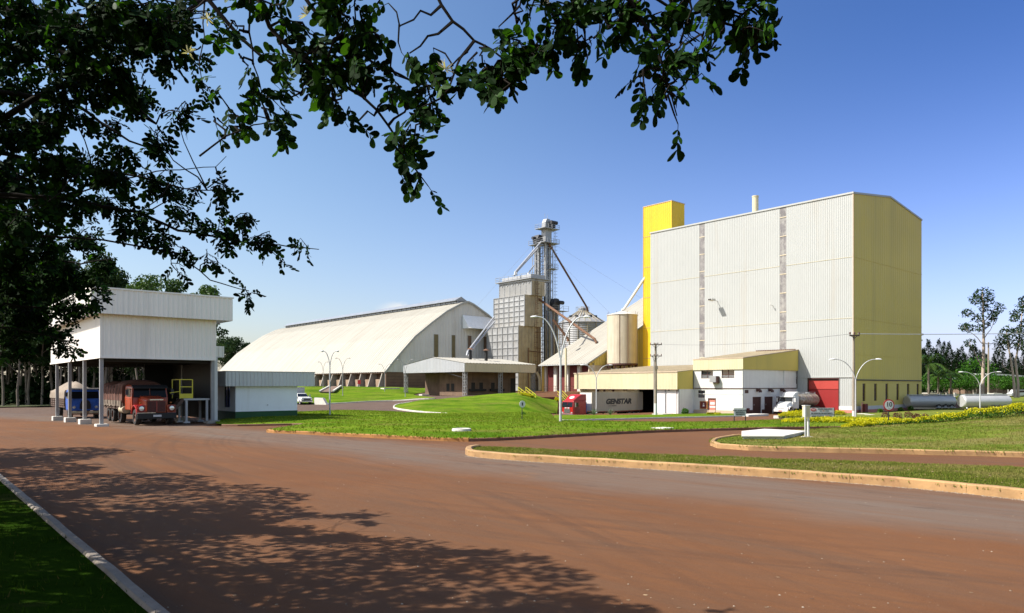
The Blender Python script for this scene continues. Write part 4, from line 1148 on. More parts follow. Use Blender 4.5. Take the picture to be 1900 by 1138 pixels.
def weigh_shelter():
    o = at(187, HZ, 46); zb = 0.0
    W = along(399, o, DB); Ln = 18.6
    z0, z1 = zrow(661.7, 46), zrow(581, 46) + .05
    t = thing('truck_shelter', 'raised grey corrugated truck shelter on steel posts with deep roof fascia', 'shelter', (o.x, o.y, zb), GA)
    mb = MB()
    mb.ribs([(V(0, 0, z0), V(W, 0, z0), NY), (V(0, 0, z1), V(W, 0, z1), NY)], .30, .035)
    mb.ribs([(V(0, Ln, z0), V(0, 0, z0), NX), (V(0, Ln, z1), V(0, 0, z1), NX)], .30, .035)
    mb.face([(W, 0, z0), (W, Ln, z0), (W, Ln, z1), (W, 0, z1)]); mb.face([(0, Ln, z0), (W, Ln, z0), (W, Ln, z1), (0, Ln, z1)])
    mb.build('upper_wall', M['shelter_sheet'], t)
    mb = MB(); mb.box(-.06, .05, -.06, .05, z0, z1); mb.box(W - .05, W + .06, -.06, .05, z0, z1); mb.box(-.05, W + .05, -.07, -.0, z0 - .1, z0 + .02); mb.box(-.07, 0, -.05, Ln, z0 - .1, z0 + .02); mb.build('corner_trim', M['shelter_sheet'], t)
    a = .66; za, zt = zrow(580.5, 45.1), zrow(534, 45.1)
    x1 = W + 1.0
    mb = MB()
    mb.ribs([(V(-a, -a, za), V(x1, -a, za), NY), (V(-a, -a, zt), V(x1, -a, zt), NY)], .30, .035)
    mb.ribs([(V(-a, Ln + a, za), V(-a, -a, za), NX), (V(-a, Ln + a, zt), V(-a, -a, zt), NX)], .30, .035)
    mb.ribs([(V(x1, -a, za), V(x1, Ln + a, za), X1), (V(x1, -a, zt), V(x1, Ln + a, zt), X1)], .30, .035)
    mb.face([(-a, Ln + a, za), (x1, Ln + a, za), (x1, Ln + a, zt), (-a, Ln + a, zt)])
    mb.build('fascia', M['shelter_sheet'], t)
    mb = MB(); mb.box(-a - .06, x1 + .06, -a - .08, Ln + a + .05, zt, zt + .10); mb.build('roof', M['shelter_sheet'], t)
    mb = MB(); mb.box(-a + .02, x1 - .02, -a + .02, Ln + a, za + .03, za + .1); mb.build('soffit', M['grey_sheet'], t)
    mb = MB(); mb.box(.05, W - .05, .05, Ln - .05, z0 + .02, z0 + .1)
    for y in (.5, 5.4, 10.8, 16.2): mb.box(.1, W - .1, y, y + .2, z0 - .3, z0 + .019)
    mb.build('underside', M['inside_shade'], t)
    for y in (.25, 5.45, 10.85, 16.2):
        p = MB(); p.box(-.02, .19, y - .1, y + .1, .1, z0 + .2); p.build('post', M['post_grey'], t)
        zf = gz(*(o + DA * y).xy)
        hh = .35 if y > 1 else .16
        MB().box(-.26, .46, y - .36, y + .36, zf - .3, zf + hh).build('footing', M['white_concrete'], t, bevel=.03)
    for y in (.25, 7.0):
        MB().box(W - .2, W + .02, y - .1, y + .1, -.2, z0 + .2).build('post', M['post_grey'], t)
        MB().box(W - .55, W + .3, y - .4, y + .4, -.3, .14).build('footing', M['concrete'], t)
    mb = MB(); mb.box(W - .12, W - .04, .6, 9.5, .25, z0 - .01); mb.box(W - 2.2, W - .12, 9.5, 9.6, .25, z0 - .01); mb.build('inner_wall', M['black'], t)  # painted black to stand in for the shade inside the shelter
    bx = MB(); Y2 = (o + DB * (W + .9)).y
    bx.ribs([(V(W + .1, 1.5, zrow(662, Y2)), V(W + 1.15, 1.5, zrow(662, Y2)), NY), (V(W + .1, 1.5, zrow(641, Y2)), V(W + 1.15, 1.5, zrow(641, Y2)), NY)], .25, .03)
    bx.box(W + .1, W + 1.15, 1.52, 5, zrow(662, Y2), zrow(641, Y2)); bx.build('annex_box', M['shelter_sheet'], t)
    mb = MB(); mb.box(W + .1, W + .45, .8, 1.1, .1, zrow(662, Y2)); mb.build('downpipe', M['grey_sheet'], t)
    # hanging hoses and a white pole behind
    mb = MB()
    for x, y in ((2.7, 9), (3.6, 8)):
        pts = [V(x + .45 * math.cos(k * .5), y, z0 - .2 - .18 * k) for k in range(9)]; mb.tube(pts, .035, 5)
    mb.bar((3.2, 8.5, z0), (3.2, 8.5, 2.4), .06); mb.build('hose', M['black'], t)
    # inspection platform with yellow hand rail and steps
    p0 = o + DB * 5.2 + DA * 1.0
    pl = thing('platform', 'steel inspection platform with yellow rail and steps under the truck shelter', 'platform', (p0.x, p0.y, 0), GA)
    zd = zrow(741, 47.5); w = W - 5.4
    MB().box(0, w, -.5, 1.3, zd - .12, zd).build('deck', M['light_sheet'], pl)
    for x, y in ((.12, -.4), (1.5, -.4), (w - .2, 1.2), (.12, 1.2)):
        MB().box(x, x + .14, y - .07, y + .07, .0, zd - .12).box(x - .12, x + .26, y - .2, y + .2, 0, .12).build('leg', M['light_sheet'], pl)
    r = MB(); zt2 = zrow(704, 47.5); x1_ = .58
    for x in (-.25, x1_): r.bar((x, -.45, zd), (x, -.45, zt2), .06)
    for z in (zt2, zd + .65 * (zt2 - zd) * .95): r.bar((-.25, -.45, z), (x1_, -.45, z), .055)
    r.box(-.25, x1_, -.47, -.43, zd + .02, zd + .34)
    for y in (-.45, 1.3): r.bar((-.25, y, zd), (-.25, y, zt2), .05)
    r.bar((-.25, -.45, zt2), (-.25, 1.3, zt2), .05); r.bar((-.9, -.45, zd + .4), (-.25, -.45, zd + .5), .04)
    r.build('rail', M['yellow_rail'], pl)
    s = MB()
    for k in range(8):
        z = .2 + k * (zd - .25) / 7; x = -1.15 + k * .14; s.box(x, x + .30, -.4, .4, z - .03, z)
    s.bar((-1.2, -.42, .1), (0, -.42, zd), .05, .2); s.bar((-1.2, .42, .1), (0, .42, zd), .05, .2)
    s.build('steps', M['wood_bed'], pl)
    return o, W
SHELTER = weigh_shelter()

def small_office():
    o = at(437, HZ, 54.5); zb = gz(o.x, o.y) - .1
    W = along(551.5, o, DB); Ln = 5.0
    t = thing('gate_office', 'small white gate office with dark green base and grey flat fascia', 'building', (o.x, o.y, zb), GA)
    z0, z1 = zrow(717, 54.5), zrow(690, 54); zg = zrow(763, 56)
    mb = MB(-zb); mb.box(0, W, 0, .2, zg, z0); mb.box(W - .2, W, .2, Ln, zg, z0); mb.box(0, W - .2, Ln - .2, Ln, zg, z0); mb.box(0, .2, .2, 1.2, zg, z0); mb.box(0, .2, 1.2, 2.4, zg, zg + .3); mb.box(0, .2, 2.4, Ln - .2, zg, z0)
    mb.build('wall', M['office_white'], t)
    mb = MB(-zb); mb.box(-.015, W + .015, -.015, Ln, zb - .5, zg - .001); mb.build('plinth', M['dark_green'], t)
    w = MB(-zb).box(.08, .12, 1.2, 2.4, zg + .3, z0).build('window', M['glass'], t)
    f = MB(-zb)
    for y in (1.2, 1.77, 2.33): f.box(.02, .079, y, y + .07, zg + .3, z0)
    f.build('frame', M['steel_dark'], w)
    MB(-zb).tube([V(W * .5, -.03, zrow(751, 57)), V(W * .5, -.10, zrow(751, 57))], .05, 8).build('vent', M['grey_sheet'], t)
    a = along(419, o - DA * .4, DB); b = along(584, o - DA * .4, DB)
    mb = MB(-zb)
    mb.ribs([(V(a, -.4, z0), V(b, -.4, z0), NY), (V(a, -.4, z1), V(b, -.4, z1), NY)], .28, .035)
    mb.ribs([(V(a, Ln + 1, z0), V(a, -.4, z0), NX), (V(a, Ln + 1, z1), V(a, -.4, z1), NX)], .28, .035)
    mb.ribs([(V(b, -.4, z0), V(b, Ln + 1, z0), X1), (V(b, -.4, z1), V(b, Ln + 1, z1), X1)], .28, .035)
    mb.face([(a, Ln + 1, z0), (b, Ln + 1, z0), (b, Ln + 1, z1), (a, Ln + 1, z1)])
    mb.build('fascia', M['grey_sheet'], t)
    mb = MB(-zb); mb.box(a - .03, b + .03, -.45, Ln + 1, z1, z1 + .06); mb.box(a, b, -.38, Ln + .98, z0 + .02, z0 + .06); mb.build('roof', M['light_sheet'], t)
small_office()

def dryer():
    o = at(962, HZ, 176); zb = 1.3
    t = thing('grain_dryer', 'stepped grain dryer tower clad in square pressed metal panels', 'grain dryer', (o.x, o.y, zb), GA)
    def block(name, x0, px_l, px_r, pz0, top, cols, rows, side_m, pressed=True):
        oo = o + DB * x0; y0 = along(px_r, oo, DA); y1 = along(px_l, oo, DA); Yq = (oo + DA * y0).y
        z1 = zrow(top, Yq); x1 = 7.6
        mb = MB(-zb); cw = (y1 - y0) / cols; rh = (z1 - pz0) / rows
        for i in range(cols):
            for j in range(rows):
                a, b = y0 + i * cw, y0 + (i + 1) * cw; c, d = pz0 + j * rh, pz0 + (j + 1) * rh
                if pressed:
                    m = V(x0 + .07, (a + b) / 2, (c + d) / 2); q = [V(x0, a, c), V(x0, b, c), V(x0, b, d), V(x0, a, d)]
                    for k in range(4): mb.face([q[k], q[(k + 1) % 4], m])
                else: 
                    mb.face([V(x0, a, c), V(x0, b, c), V(x0 - .12, b, d), V(x0 - .12, a, d)]); mb.face([V(x0, a, d), V(x0, b, d), V(x0 - .12, b, d), V(x0 - .12, a, d)])
        mb.build('front_panel', M['panel'], t)
        mb = MB(-zb)
        for i in range(cols + 1): mb.box(x0 - .14, x0 + .02, y0 + i * cw - .07, y0 + i * cw + .07, pz0, z1)
        if pressed:
            for j in range(rows + 1): mb.box(x0 - .11, x0 + .015, y0, y1, pz0 + j * rh - .06, pz0 + j * rh + .06)
        mb.build('panel_frame', M['galv'], t)
        mb = MB(-zb); mb.box(x0 + .14, x1, y0, y1, pz0, z1); mb.box(x0, x0 + .14, y0 - .001, y0 + .05, pz0, z1); mb.box(x0, x1, y0, y1, z1 - .02, z1 + .08)
        mb.build('side_wall', M[side_m], t)
        mb = MB(-zb)
        for x in [x0 + 1.1 * k for k in range(1, int((x1 - x0) / 1.1) + 1)]: mb.box(x - .05, x + .05, y0 - .09, y0 - .001, pz0, z1)
        z = pz0
        while z < z1: mb.box(x0, x1, y0 - .07, y0 - .002, z, z + .09); z += rh
        mb.build('side_frame', M['galv_old'], t)
        return y0, y1, z1
    a0, a1, za = block('low', 0, 904, 962, zb, 604.5, 6, 9, 'galv_old')
    b0, b1, zb1 = block('mid', 1.6, 916.5, 973.5, za, 547, 6, 6, 'galv_old')
    c0, c1, zc = block('top', 3.2, 927, 986.5, zb1, 521, 6, 5, 'galv_old', False)
    # head platform with rails
    mb = MB(-zb); x0 = 2.4
    mb.box(x0, 9.5, c0 - .6, c1 + .8, zc + .55, zc + .75); mb.box(x0 + .5, 9, c0, c1, zc + .1, zc + .54); mb.build('head_floor', M['galv'], t)
    mb = MB(-zb)
    for k in range(9):
        y = lerp(c0 - .5, c1 + .7, k / 8); mb.bar((x0 + .05, y, zc + .75), (x0 + .05, y, zc + 1.95), .07)
    for z in (1.3, 1.95):
        mb.bar((x0 + .05, c0 - .5, zc + z), (x0 + .05, c1 + .7, zc + z), .06); mb.bar((x0, c1 + .75, zc + z), (9.4, c1 + .75, zc + z), .06); mb.bar((x0, c0 - .55, zc + z), (9.4, c0 - .55, zc + z), .06)
    mb.build('rail', M['galv'], t)
    mb = MB(-zb); mb.box(x0 + .8, 8, c0 + .2, c1 - 1, zc + .75, zc + 1.75)
    for k in range(6): y = lerp(c0, c1, (k + .5) / 6); mb.bar((3.1, y - .5, zc + .1), (3.1, y, zc - .6), .12); mb.bar((3.1, y + .5, zc + .1), (3.1, y, zc - .6), .12)
    mb.build('distributor', M['light_sheet'], t)
    mb = MB(-zb)                                    # ladder cage and pipes on the shaded side
    for x in (4.4, 5.0): mb.bar((x, a0 - .5, zb), (x, c0 - .3, zc + .7), .07)
    z = zb + .3
    while z < zc: mb.bar((4.4, lerp(a0 - .5, c0 - .3, (z - zb) / (zc - zb)), z), (5.0, lerp(a0 - .5, c0 - .3, (z - zb) / (zc - zb)), z), .05); z += .45
    z = zb + 2.5
    while z < zc:
        y = lerp(a0 - .5, c0 - .3, (z - zb) / (zc - zb)); mb.tube([V(4.3, y, z), V(4.3, y - .7, z), V(5.1, y - .7, z), V(5.1, y, z)], .04, 4); z += 1.2
    mb.build('ladder', M['rust'], t)
    mb = MB(-zb)
    for x, zt in ((3.0, 12), (6.2, zc - 2), (6.9, zc)): mb.tube([V(x, a0 - .35, zb), V(x, a0 - .35, zt)], .12, 6)
    mb.tube([V(3.0, a0 - .4, 11.2), V(7.6, a0 - .4, 11.0)], .1, 6); mb.tube([V(2.6, a0 - .4, 6.0), V(7.6, a0 - .4, 6.0)], .08, 6)
    for z in (4, 8, 12, 16, 20): mb.tube([V(5.4, a0 - .3, z), V(7.5, a0 - .3, z)], .07, 5)
    mb.build('pipe', M['rust'], t)
    mb = MB(-zb); mb.tube([V(7.2, a0 - 2.2, zb), V(7.2, a0 - 2.2, 7.2)], 1.1, 16); mb.tube([V(5.0, a0 - 1.2, 6.0), V(5.6, a0 - 1.6, 4.4), V(5.5, a0 - 1.8, zb)], .42, 10); mb.build('fan_duct', M['galv_old'], t, smooth=40)
    return o, zc
DRY = dryer()

def elevator():
    Y = 188; c = at(1013, HZ, Y); zb = 1.2
    t = thing('bucket_elevator', 'slender galvanised bucket elevator tower with ladders and platforms beside the dryer', 'elevator tower', (c.x, c.y, zb), GA)
    Z = lambda py: zrow(py, Y)
    mb = MB(-zb)
    for dx in (-.7, .7):
        for dy in (-.5,): mb.box(dx - .38, dx + .38, dy - .3, dy + .3, zb, Z(427))
    mb.build('leg_casing', M['galv'], t)
    mb = MB(-zb)
    for dx, dy in ((-1.3, -1.2), (1.3, -1.2), (-1.3, 1.0), (1.3, 1.0)): mb.bar((dx, dy, zb), (dx, dy, Z(453)), .16)
    z = zb
    while z < Z(455):
        for a, b in (((-1.3, -1.2), (1.3, -1.2)), ((1.3, -1.2), (1.3, 1)), ((1.3, 1), (-1.3, 1)), ((-1.3, 1), (-1.3, -1.2))):
            mb.bar((*a, z), (*b, z), .09); mb.bar((*a, z), (*b, z + 2.2), .06)
        z += 2.2
    mb.build('frame', M['galv'], t)
    mb = MB(-zb)
    for x in (1.75, 2.2): mb.bar((x, -1.25, zb), (x, -1.25, Z(428)), .06)
    z = zb
    while z < Z(428): mb.bar((1.75, -1.25, z), (2.2, -1.25, z), .045); mb.tube([V(1.6, -1.3, z), V(1.7, -1.95, z), V(2.3, -1.95, z), V(2.35, -1.3, z)], .03, 4); z += .9
    mb.build('ladder', M['galv'], t)
    mb = MB(-zb); mb.box(-1.1, 1.1, -1.0, .6, Z(453), Z(427)); mb.prism([(-1.1, Z(427)), (1.1, Z(427)), (1.0, Z(414)), (.5, Z(407.5)), (-.5, Z(407.5)), (-1.0, Z(414))], -.9, .5, 'y'); mb.build('head', M['galv'], t)
    mb = MB(-zb); mb.tube([V(.2, -1.6, Z(414)), V(2.4, -1.6, Z(414))], .5, 10); mb.box(.3, 1.6, -1.9, -1.1, Z(424), Z(418)); mb.build('motor', M['steel_dark'], t)
    def plat(name, z, x0, x1, y0, y1):
        p = MB(-zb); p.box(x0, x1, y0, y1, z, z + .14)
        nx = max(2, int((x1 - x0) / 1.1))
        for k in range(nx + 1):
            x = lerp(x0 + .05, x1 - .05, k / nx); p.bar((x, y0 + .05, z), (x, y0 + .05, z + 1.15), .06); p.bar((x, y1 - .05, z), (x, y1 - .05, z + 1.15), .06)
        for h in (.6, 1.15):
            for q in ((x0, y0, x1, y0), (x0, y1, x1, y1), (x0, y0, x0, y1), (x1, y0, x1, y1)): p.bar((q[0], q[1], z + h), (q[2], q[3], z + h), .05)
        p.bar((x0, (y0 + y1) / 2, z), (0, 0, z - 1.4), .1); p.bar((x1, (y0 + y1) / 2, z), (0, 0, z - 1.4), .1)
        p.build('platform', M['galv'], t)
    plat('a', Z(427), -2.7, 2.7, -2.4, 1.4); plat('b', Z(453), -2.6, 2.9, -2.2, 1.2); plat('c', Z(500), 0, 2.6, -2.0, 1.0)
    MB(-zb).bar((-.8, -.4, Z(407)), (-.8, -.4, Z(398)), .06).bar((.2, -.4, Z(407)), (.2, -.4, Z(399)), .05).build('antenna', M['galv'], t)
    # second, lower leg
    Y2 = 188; c2 = at(997.5, HZ, Y2)
    u = thing('bucket_elevator', 'lower galvanised bucket elevator leg between the dryer and the tallest tower', 'elevator tower', (c2.x, c2.y, zb), GA)
    mb = MB(-zb); mb.box(-.35, .35, -.8, -.2, zb, Z(448)); mb.box(-.35, .35, .3, .9, zb, Z(448)); mb.build('leg_casing', M['galv'], u)
    mb = MB(-zb)
    for dx in (-.9, .9):
        for dy in (-.9, 1.0): mb.bar((dx, dy, zb), (dx, dy, Z(455)), .12)
    z = zb
    while z < Z(457):
        for a, b in (((-.9, -.9), (.9, -.9)), ((.9, -.9), (.9, 1)), ((-.9, 1), (-.9, -.9))): mb.bar((*a, z), (*b, z), .08); mb.bar((*a, z), (*b, z + 2), .05)
        z += 2
    mb.build('frame', M['galv'], u)
    mb = MB(-zb); mb.prism([(-.7, Z(452)), (.7, Z(452)), (.9, Z(444)), (.4, Z(437)), (-.4, Z(437)), (-.9, Z(444))], -1.0, 1.0, 'y'); mb.tube([V(-1.9, 0, Z(443.5)), V(-.6, 0, Z(443.5))], .4, 8); mb.build('head', M['steel_dark'], u)
    mb = MB(-zb); mb.box(-2, 1.6, -1.6, 1.4, Z(456.5), Z(456))
    for x in (-1.95, 0, 1.55):
        for y in (-1.55, 1.35): mb.bar((x, y, Z(456)), (x, y, Z(448)), .06)
    for h in (448.2, 452):
        for q in ((-1.95, -1.55, 1.55, -1.55), (-1.95, 1.35, 1.55, 1.35), (-1.95, -1.55, -1.95, 1.35)): mb.bar((q[0], q[1], Z(h)), (q[2], q[3], Z(h)), .05)
    mb.build('platform', M['galv'], u)
    # third short leg with its own head, in front of the silo
    c3 = at(1029.5, HZ, 182.6); Z3 = lambda py: zrow(py, 182.6)
    w = thing('bucket_elevator', 'short dark headed bucket elevator standing in front of the round silo', 'elevator tower', (c3.x, c3.y, zb), GA)
    mb = MB(-zb); mb.box(-.9, -.3, -.4, .4, zb, Z3(572)); mb.box(.3, .9, -.4, .4, zb, Z3(572)); mb.build('leg_casing', M['galv'], w)
    mb = MB(-zb); mb.prism([(-1.0, Z3(576)), (1.0, Z3(576)), (1.1, Z3(562)), (.6, Z3(555)), (-.6, Z3(555)), (-1.1, Z3(562))], -.8, .8, 'y'); mb.tube([V(.3, -1.2, Z3(562)), V(1.8, -1.2, Z3(562))], .5, 8); mb.build('head', M['steel_dark'], w)
    mb = MB(-zb); mb.box(-2.2, 3.6, -1.5, 1.4, Z3(577.5), Z3(577))
    for x in (-2.1, -.2, 1.7, 3.5): mb.bar((x, -1.45, Z3(577)), (x, -1.45, Z3(568)), .06)
    for h in (568, 572.5): mb.bar((-2.1, -1.45, Z3(h)), (3.5, -1.45, Z3(h)), .05)
    mb.build('platform', M['galv'], w)
    mb = MB(-zb)
    for dx in (-1.6, 1.6):
        for dy in (-1.3, 1.3): mb.bar((dx, dy, zb), (dx, dy, Z3(577)), .12)
    z = zb
    while z < Z3(580): mb.bar((-1.6, -1.3, z), (1.6, -1.3, z + 2.4), .06); mb.bar((-1.6, -1.3, z), (1.6, -1.3, z), .07); mb.bar((1.6, -1.3, z), (1.6, 1.3, z), .07); z += 2.4
    mb.build('frame', M['rust'], w)
    # spouts
    def spout(a, b, r, m, lab):
        a = Vector(a); b = Vector(b)
        s = MB().tube([a, lerp(a, b, .5), lerp(a, b, .97), b + Vector((0, 0, -.6))], r, 8).build('grain_spout', m)
        tag(s, lab, 'spout', 'grain spouts of the elevator')
    spout(at(1003.5, 455, 187.0), at(957.5, 506, 179.9), .22, M['light_sheet'], 'upper pale spout running from the tower head to the dryer top')
    spout(at(1004, 449, 185.9), at(954.5, 507, 163.0), .22, M['light_sheet'], 'pale spout just left of its twin between tower head and dryer top')
    spout(at(990, 493, 187.0), at(980, 508, 180.4), .18, M['galv'], 'shortest grey spout dropping onto the right of the dryer top')
    spout(at(1019, 453, 187.0), at(1091, 574, 202.4), .28, M['rust'], 'long rusty spout from the tower top down to the round silo')
    spout(at(998, 554, 180.4), at(1107, 632, 163.0), .30, M['rust'], 'rusty brown spout crossing in front of the elevator to the shed roof')
    spout(at(1026, 593, 163.0), at(1054, 629, 163.0), .28, M['rust'], 'short rusty spout below the dark elevator head')
    spout(at(917, 588, 174.9), at(866, 655, 148.0), .20, M['light_sheet'], 'pale spout from the dryer side down to the left smoke stack')
    spout(at(918, 597, 174.4), at(869, 657, 148.0), .20, M['light_sheet'], 'pale spout just below its twin on the left of the dryer')
    for a, b, lab in ((at(1020, 448, 188.1), at(1200, 560, 193.6), 'thin guy wire running right from the elevator top'), (at(990, 452, 188.1), at(820, 640, 189.2), 'thin guy wire running left from the elevator top'), (at(1022, 470, 188.1), at(1140, 590, 193.6), 'lower thin guy wire right of the elevator')):
        tag(MB().tube([a, b], .02, 4).build('guy_wire', M['galv'], None), lab, 'wire', 'guy wires of the elevator')
elevator()

def silo():
    Y = 204; c = at(1081, HZ, Y); r = 43 / F * Y; zb = 1.0
    t = thing('round_silo', 'round corrugated steel silo with conical roof behind the storage shed', 'silo', (c.x, c.y, zb), 0)
    ze = zrow(600, Y); za = zrow(576, Y)
    prof = []; z = zb
    while z < ze: prof += [(r, z), (r + .06, z + .25)]; z += .5
    prof.append((r, ze))
    MB(-zb).lathe(prof, 48).build('shell', M['galv'], t)
    MB(-zb).lathe([(r + .35, ze - .1), (1.3, za - .4), (1.3, za)], 24).build('roof', M['panel'], t)
    mb = MB(-zb)
    for k in range(24):
        a = k * .2618; mb.bar((r * math.cos(a), r * math.sin(a), ze + .1), (1.4 * math.cos(a), 1.4 * math.sin(a), za - .25), .14)
    for k in range(16): a = k * .3927 + .1; mb.bar(((r + .12) * math.cos(a), (r + .12) * math.sin(a), zb), ((r + .12) * math.cos(a), (r + .12) * math.sin(a), ze), .16)
    mb.build('stiffener', M['galv_old'], t)
    mb = MB(-zb); mb.lathe([(1.3, za), (1.3, za + .5), (.4, za + 1), (0, za + 1)], 16)
    for k in range(10): a = k * .628; mb.bar((1.9 * math.cos(a), 1.9 * math.sin(a), za - .2), (1.9 * math.cos(a), 1.9 * math.sin(a), za + .9), .06); mb.bar((1.9 * math.cos(a), 1.9 * math.sin(a), za + .9), (1.9 * math.cos(a + .628), 1.9 * math.sin(a + .628), za + .9), .06)
    mb.build('cap', M['galv'], t)
    for k in range(5):
        a = -2.6 + k * .5; MB(-zb).box(-.4, .4, -.3, .3, 0, .7).build('roof_vent', M['steel_dark'], t, (r * .62 * math.cos(a), r * .62 * math.sin(a), lerp(ze, za, .36)), a)
silo()
# ---------------------------------------------------------------- vehicles (front at y = 0 facing -y, x across, z up)
def wheel(par, x, y, r, w, rim, side, dual=False, name='wheel'):
    o = MB().lathe([(r * .55, -w / 2), (r * .92, -w / 2), (r, -w * .32), (r, w * .32), (r * .92, w / 2), (r * .55, w / 2)], 24, axis='x').build(name, M['tyre'], par, (x, y, r), smooth=40)
    MB().lathe([(0, side * w * .12), (r * .18, side * w * .12), (r * .2, side * w * (.42 if not dual else .1)), (r * .3, side * w * (.30 if not dual else .05)), (r * .52, side * w * (.30 if not dual else .05)), (r * .58, side * w * .47)], 20, axis='x').build('rim', rim, o, smooth=40)
    return o
def poly_loft(mb, secs, mi=0):
    """closed sections of equal vertex count joined into a shell with both ends capped"""
    b = len(mb.v); n = len(secs[0])
    for s in secs: mb.v += [(p[0], p[1], p[2] + mb.oz) for p in s]
    for i in range(len(secs) - 1):
        for k in range(n):
            a = b + i * n + k; c = b + i * n + (k + 1) % n
            mb.f.append((a, c, c + n, a + n)); mb.m.append(mi)
    mb.f.append(tuple(b + k for k in reversed(range(n)))); mb.m.append(mi)
    e = b + (len(secs) - 1) * n
    mb.f.append(tuple(e + k for k in range(n))); mb.m.append(mi)

def red_truck():
    p = SHELTER[0] + DB * 3.15 - DA * .8
    t = thing('cargo_truck', 'old red bonneted truck with rust brown tarpaulin load under the shelter', 'truck', (p.x, p.y, 0), GA)
    C, D = M['red_truck'], M['red_dark']
    mb = MB(); mb.box(-.42, .42, .4, 9.6, .62, .86); mb.box(-.9, .9, 6.3, 6.5, .5, .7); mb.box(-.9, .9, 1.05, 1.25, .5, .66); mb.build('chassis', M['black'], t)
    mb = MB(); poly_loft(mb, [[(-.62, .22, .80), (.62, .22, .80), (.62, .22, 1.62), (.50, .22, 1.76), (-.50, .22, 1.76), (-.62, .22, 1.62)], [(-.72, 1.75, .80), (.72, 1.75, .80), (.74, 1.75, 1.74), (.60, 1.75, 1.92), (-.60, 1.75, 1.92), (-.74, 1.75, 1.74)]])
    mb.build('bonnet', C, t, bevel=.04)
    g = MB()
    for a in (-.54, .05): g.box(a, a + .49, .16, .219, .88, 1.56)
    gr = g.build('grille', M['black'], t)
    g = MB()
    for a in (-.54, .05):
        for k in range(6): g.box(a + .04 + k * .075, a + .06 + k * .075, .145, .159, .9, 1.54)
    g.box(-.62, .62, .15, .21, 1.565, 1.61); g.box(-.05, .05, .13, .21, .84, 1.6); g.build('grille_bar', D, gr)
    MB().box(-.42, .42, .17, .205, 1.64, 1.71).build('badge', M['chrome'], t)
    mb = MB(); poly_loft(mb, [[(-1.12, 1.72, .95), (1.12, 1.72, .95), (1.14, 1.70, 1.75), (1.08, 1.90, 2.52), (.95, 1.96, 2.64), (-.95, 1.96, 2.64), (-1.08, 1.90, 2.52), (-1.14, 1.70, 1.75)], [(-1.14, 3.5, .95), (1.14, 3.5, .95), (1.16, 3.5, 1.75), (1.12, 3.5, 2.56), (.98, 3.5, 2.68), (-.98, 3.5, 2.68), (-1.12, 3.5, 2.56), (-1.16, 3.5, 1.75)]])
    mb.build('cab', C, t, bevel=.05)
    for s in (-1, 1):
        MB().frame([(s * .04, 1.68, 1.82), (s * 1.03, 1.68, 1.82), (s * 1.03, 1.74, 1.82), (s * .04, 1.74, 1.82), (s * .04, 1.86, 2.42), (s * .98, 1.86, 2.42), (s * .98, 1.92, 2.42), (s * .04, 1.92, 2.42)]).build('windscreen', M['dark_glass'], t)
        MB().frame([(s * 1.125, 2.1, 1.85), (s * 1.15, 2.1, 1.85), (s * 1.15, 2.95, 1.85), (s * 1.125, 2.95, 1.85), (s * 1.09, 2.2, 2.40), (s * 1.12, 2.2, 2.40), (s * 1.12, 2.95, 2.40), (s * 1.09, 2.95, 2.40)]).build('side_window', M['dark_glass'], t)
        d = MB().box(s * 1.135 - .02, s * 1.135 + .03, 2.05, 3.05, .98, 1.78).build('door', C, t, bevel=.012)
        MB().box(s * 1.17 - .02, s * 1.17 + .02, 2.85, 2.98, 1.55, 1.6).build('handle', M['chrome'], d)
        f = MB(); pts = []                          # round topped mudguard
        for k in range(9):
            a = math.pi * k / 8; pts.append((.92 - .72 * math.cos(a), .72 + .62 * math.sin(a)))
        inn = [(.92 + (y - .92) * .86, .72 + (z - .72) * .86) for y, z in pts]
        f.prism(pts + inn[::-1], min(s * .66, s * 1.22), max(s * .66, s * 1.22), 'x'); f.box(min(s * .64, s * 1.2), max(s * .64, s * 1.2), .20, .27, .84, 1.33)
        f.build('mudguard', M['red_bright'] if s < 0 else C, t, bevel=.03)  # left guard in brighter red for the sun falling on it
        l = MB().lathe([(0, .07), (.15, .09), (.17, .16), (.17, .22)], 18, (s * .93, 0, 1.10), 'y').build('headlight', M['headlight'], t, smooth=50)
        MB().lathe([(.17, .085), (.22, .10), (.22, .21), (.17, .21)], 18, (s * .93, 0, 1.10), 'y').build('lamp_ring', D, l, smooth=40)
        MB().lathe([(0, .0), (.05, .02), (.07, .1)], 10, (s * .93, .33, 1.42), 'z').build('indicator', M['ink_orange'], t)
        m = MB(); m.bar((s * 1.12, 1.85, 2.35), (s * 1.42, 1.75, 2.4), .03); m.bar((s * 1.42, 1.75, 2.4), (s * 1.42, 1.75, 2.0), .03); m.box(s * 1.42 - .09, s * 1.42 + .09, 1.72, 1.76, 1.98, 2.34); m.build('mirror', M['steel_dark'], t)
        MB().tube([V(s * 1.05, 3.62, .95), V(s * 1.05, 3.9, .95), V(s * 1.05, 4.7, .95)], .26, 14).build('fuel_tank', M['galv_old'] if s < 0 else M['steel_dark'], t, smooth=40)
    mb = MB(); mb.box(-1.2, 1.2, -.02, .16, .42, .80); mb.build('bumper', M['black'], t, bevel=.02)
    MB().box(-1.2, -.1, -.025, .17, .802, .835).build('bumper_trim', M['chrome'], t)
    MB().box(-.25, .25, -.04, -.021, .55, .68).build('number_plate', M['sign_grey'], t)
    MB().frame([(-1.1, 1.55, 2.42), (1.1, 1.55, 2.42), (1.1, 1.98, 2.6), (-1.1, 1.98, 2.6), (-1.1, 1.55, 2.46), (1.1, 1.55, 2.46), (1.1, 1.98, 2.66), (-1.1, 1.98, 2.66)]).build('sun_visor', M['black'], t)
    for y in (.92, 4.9, 7.1, 8.35):
        for s in (-1, 1): wheel(t, s * 1.0, y, .53, .32, M['rim_rust'], s, dual=y > 2)
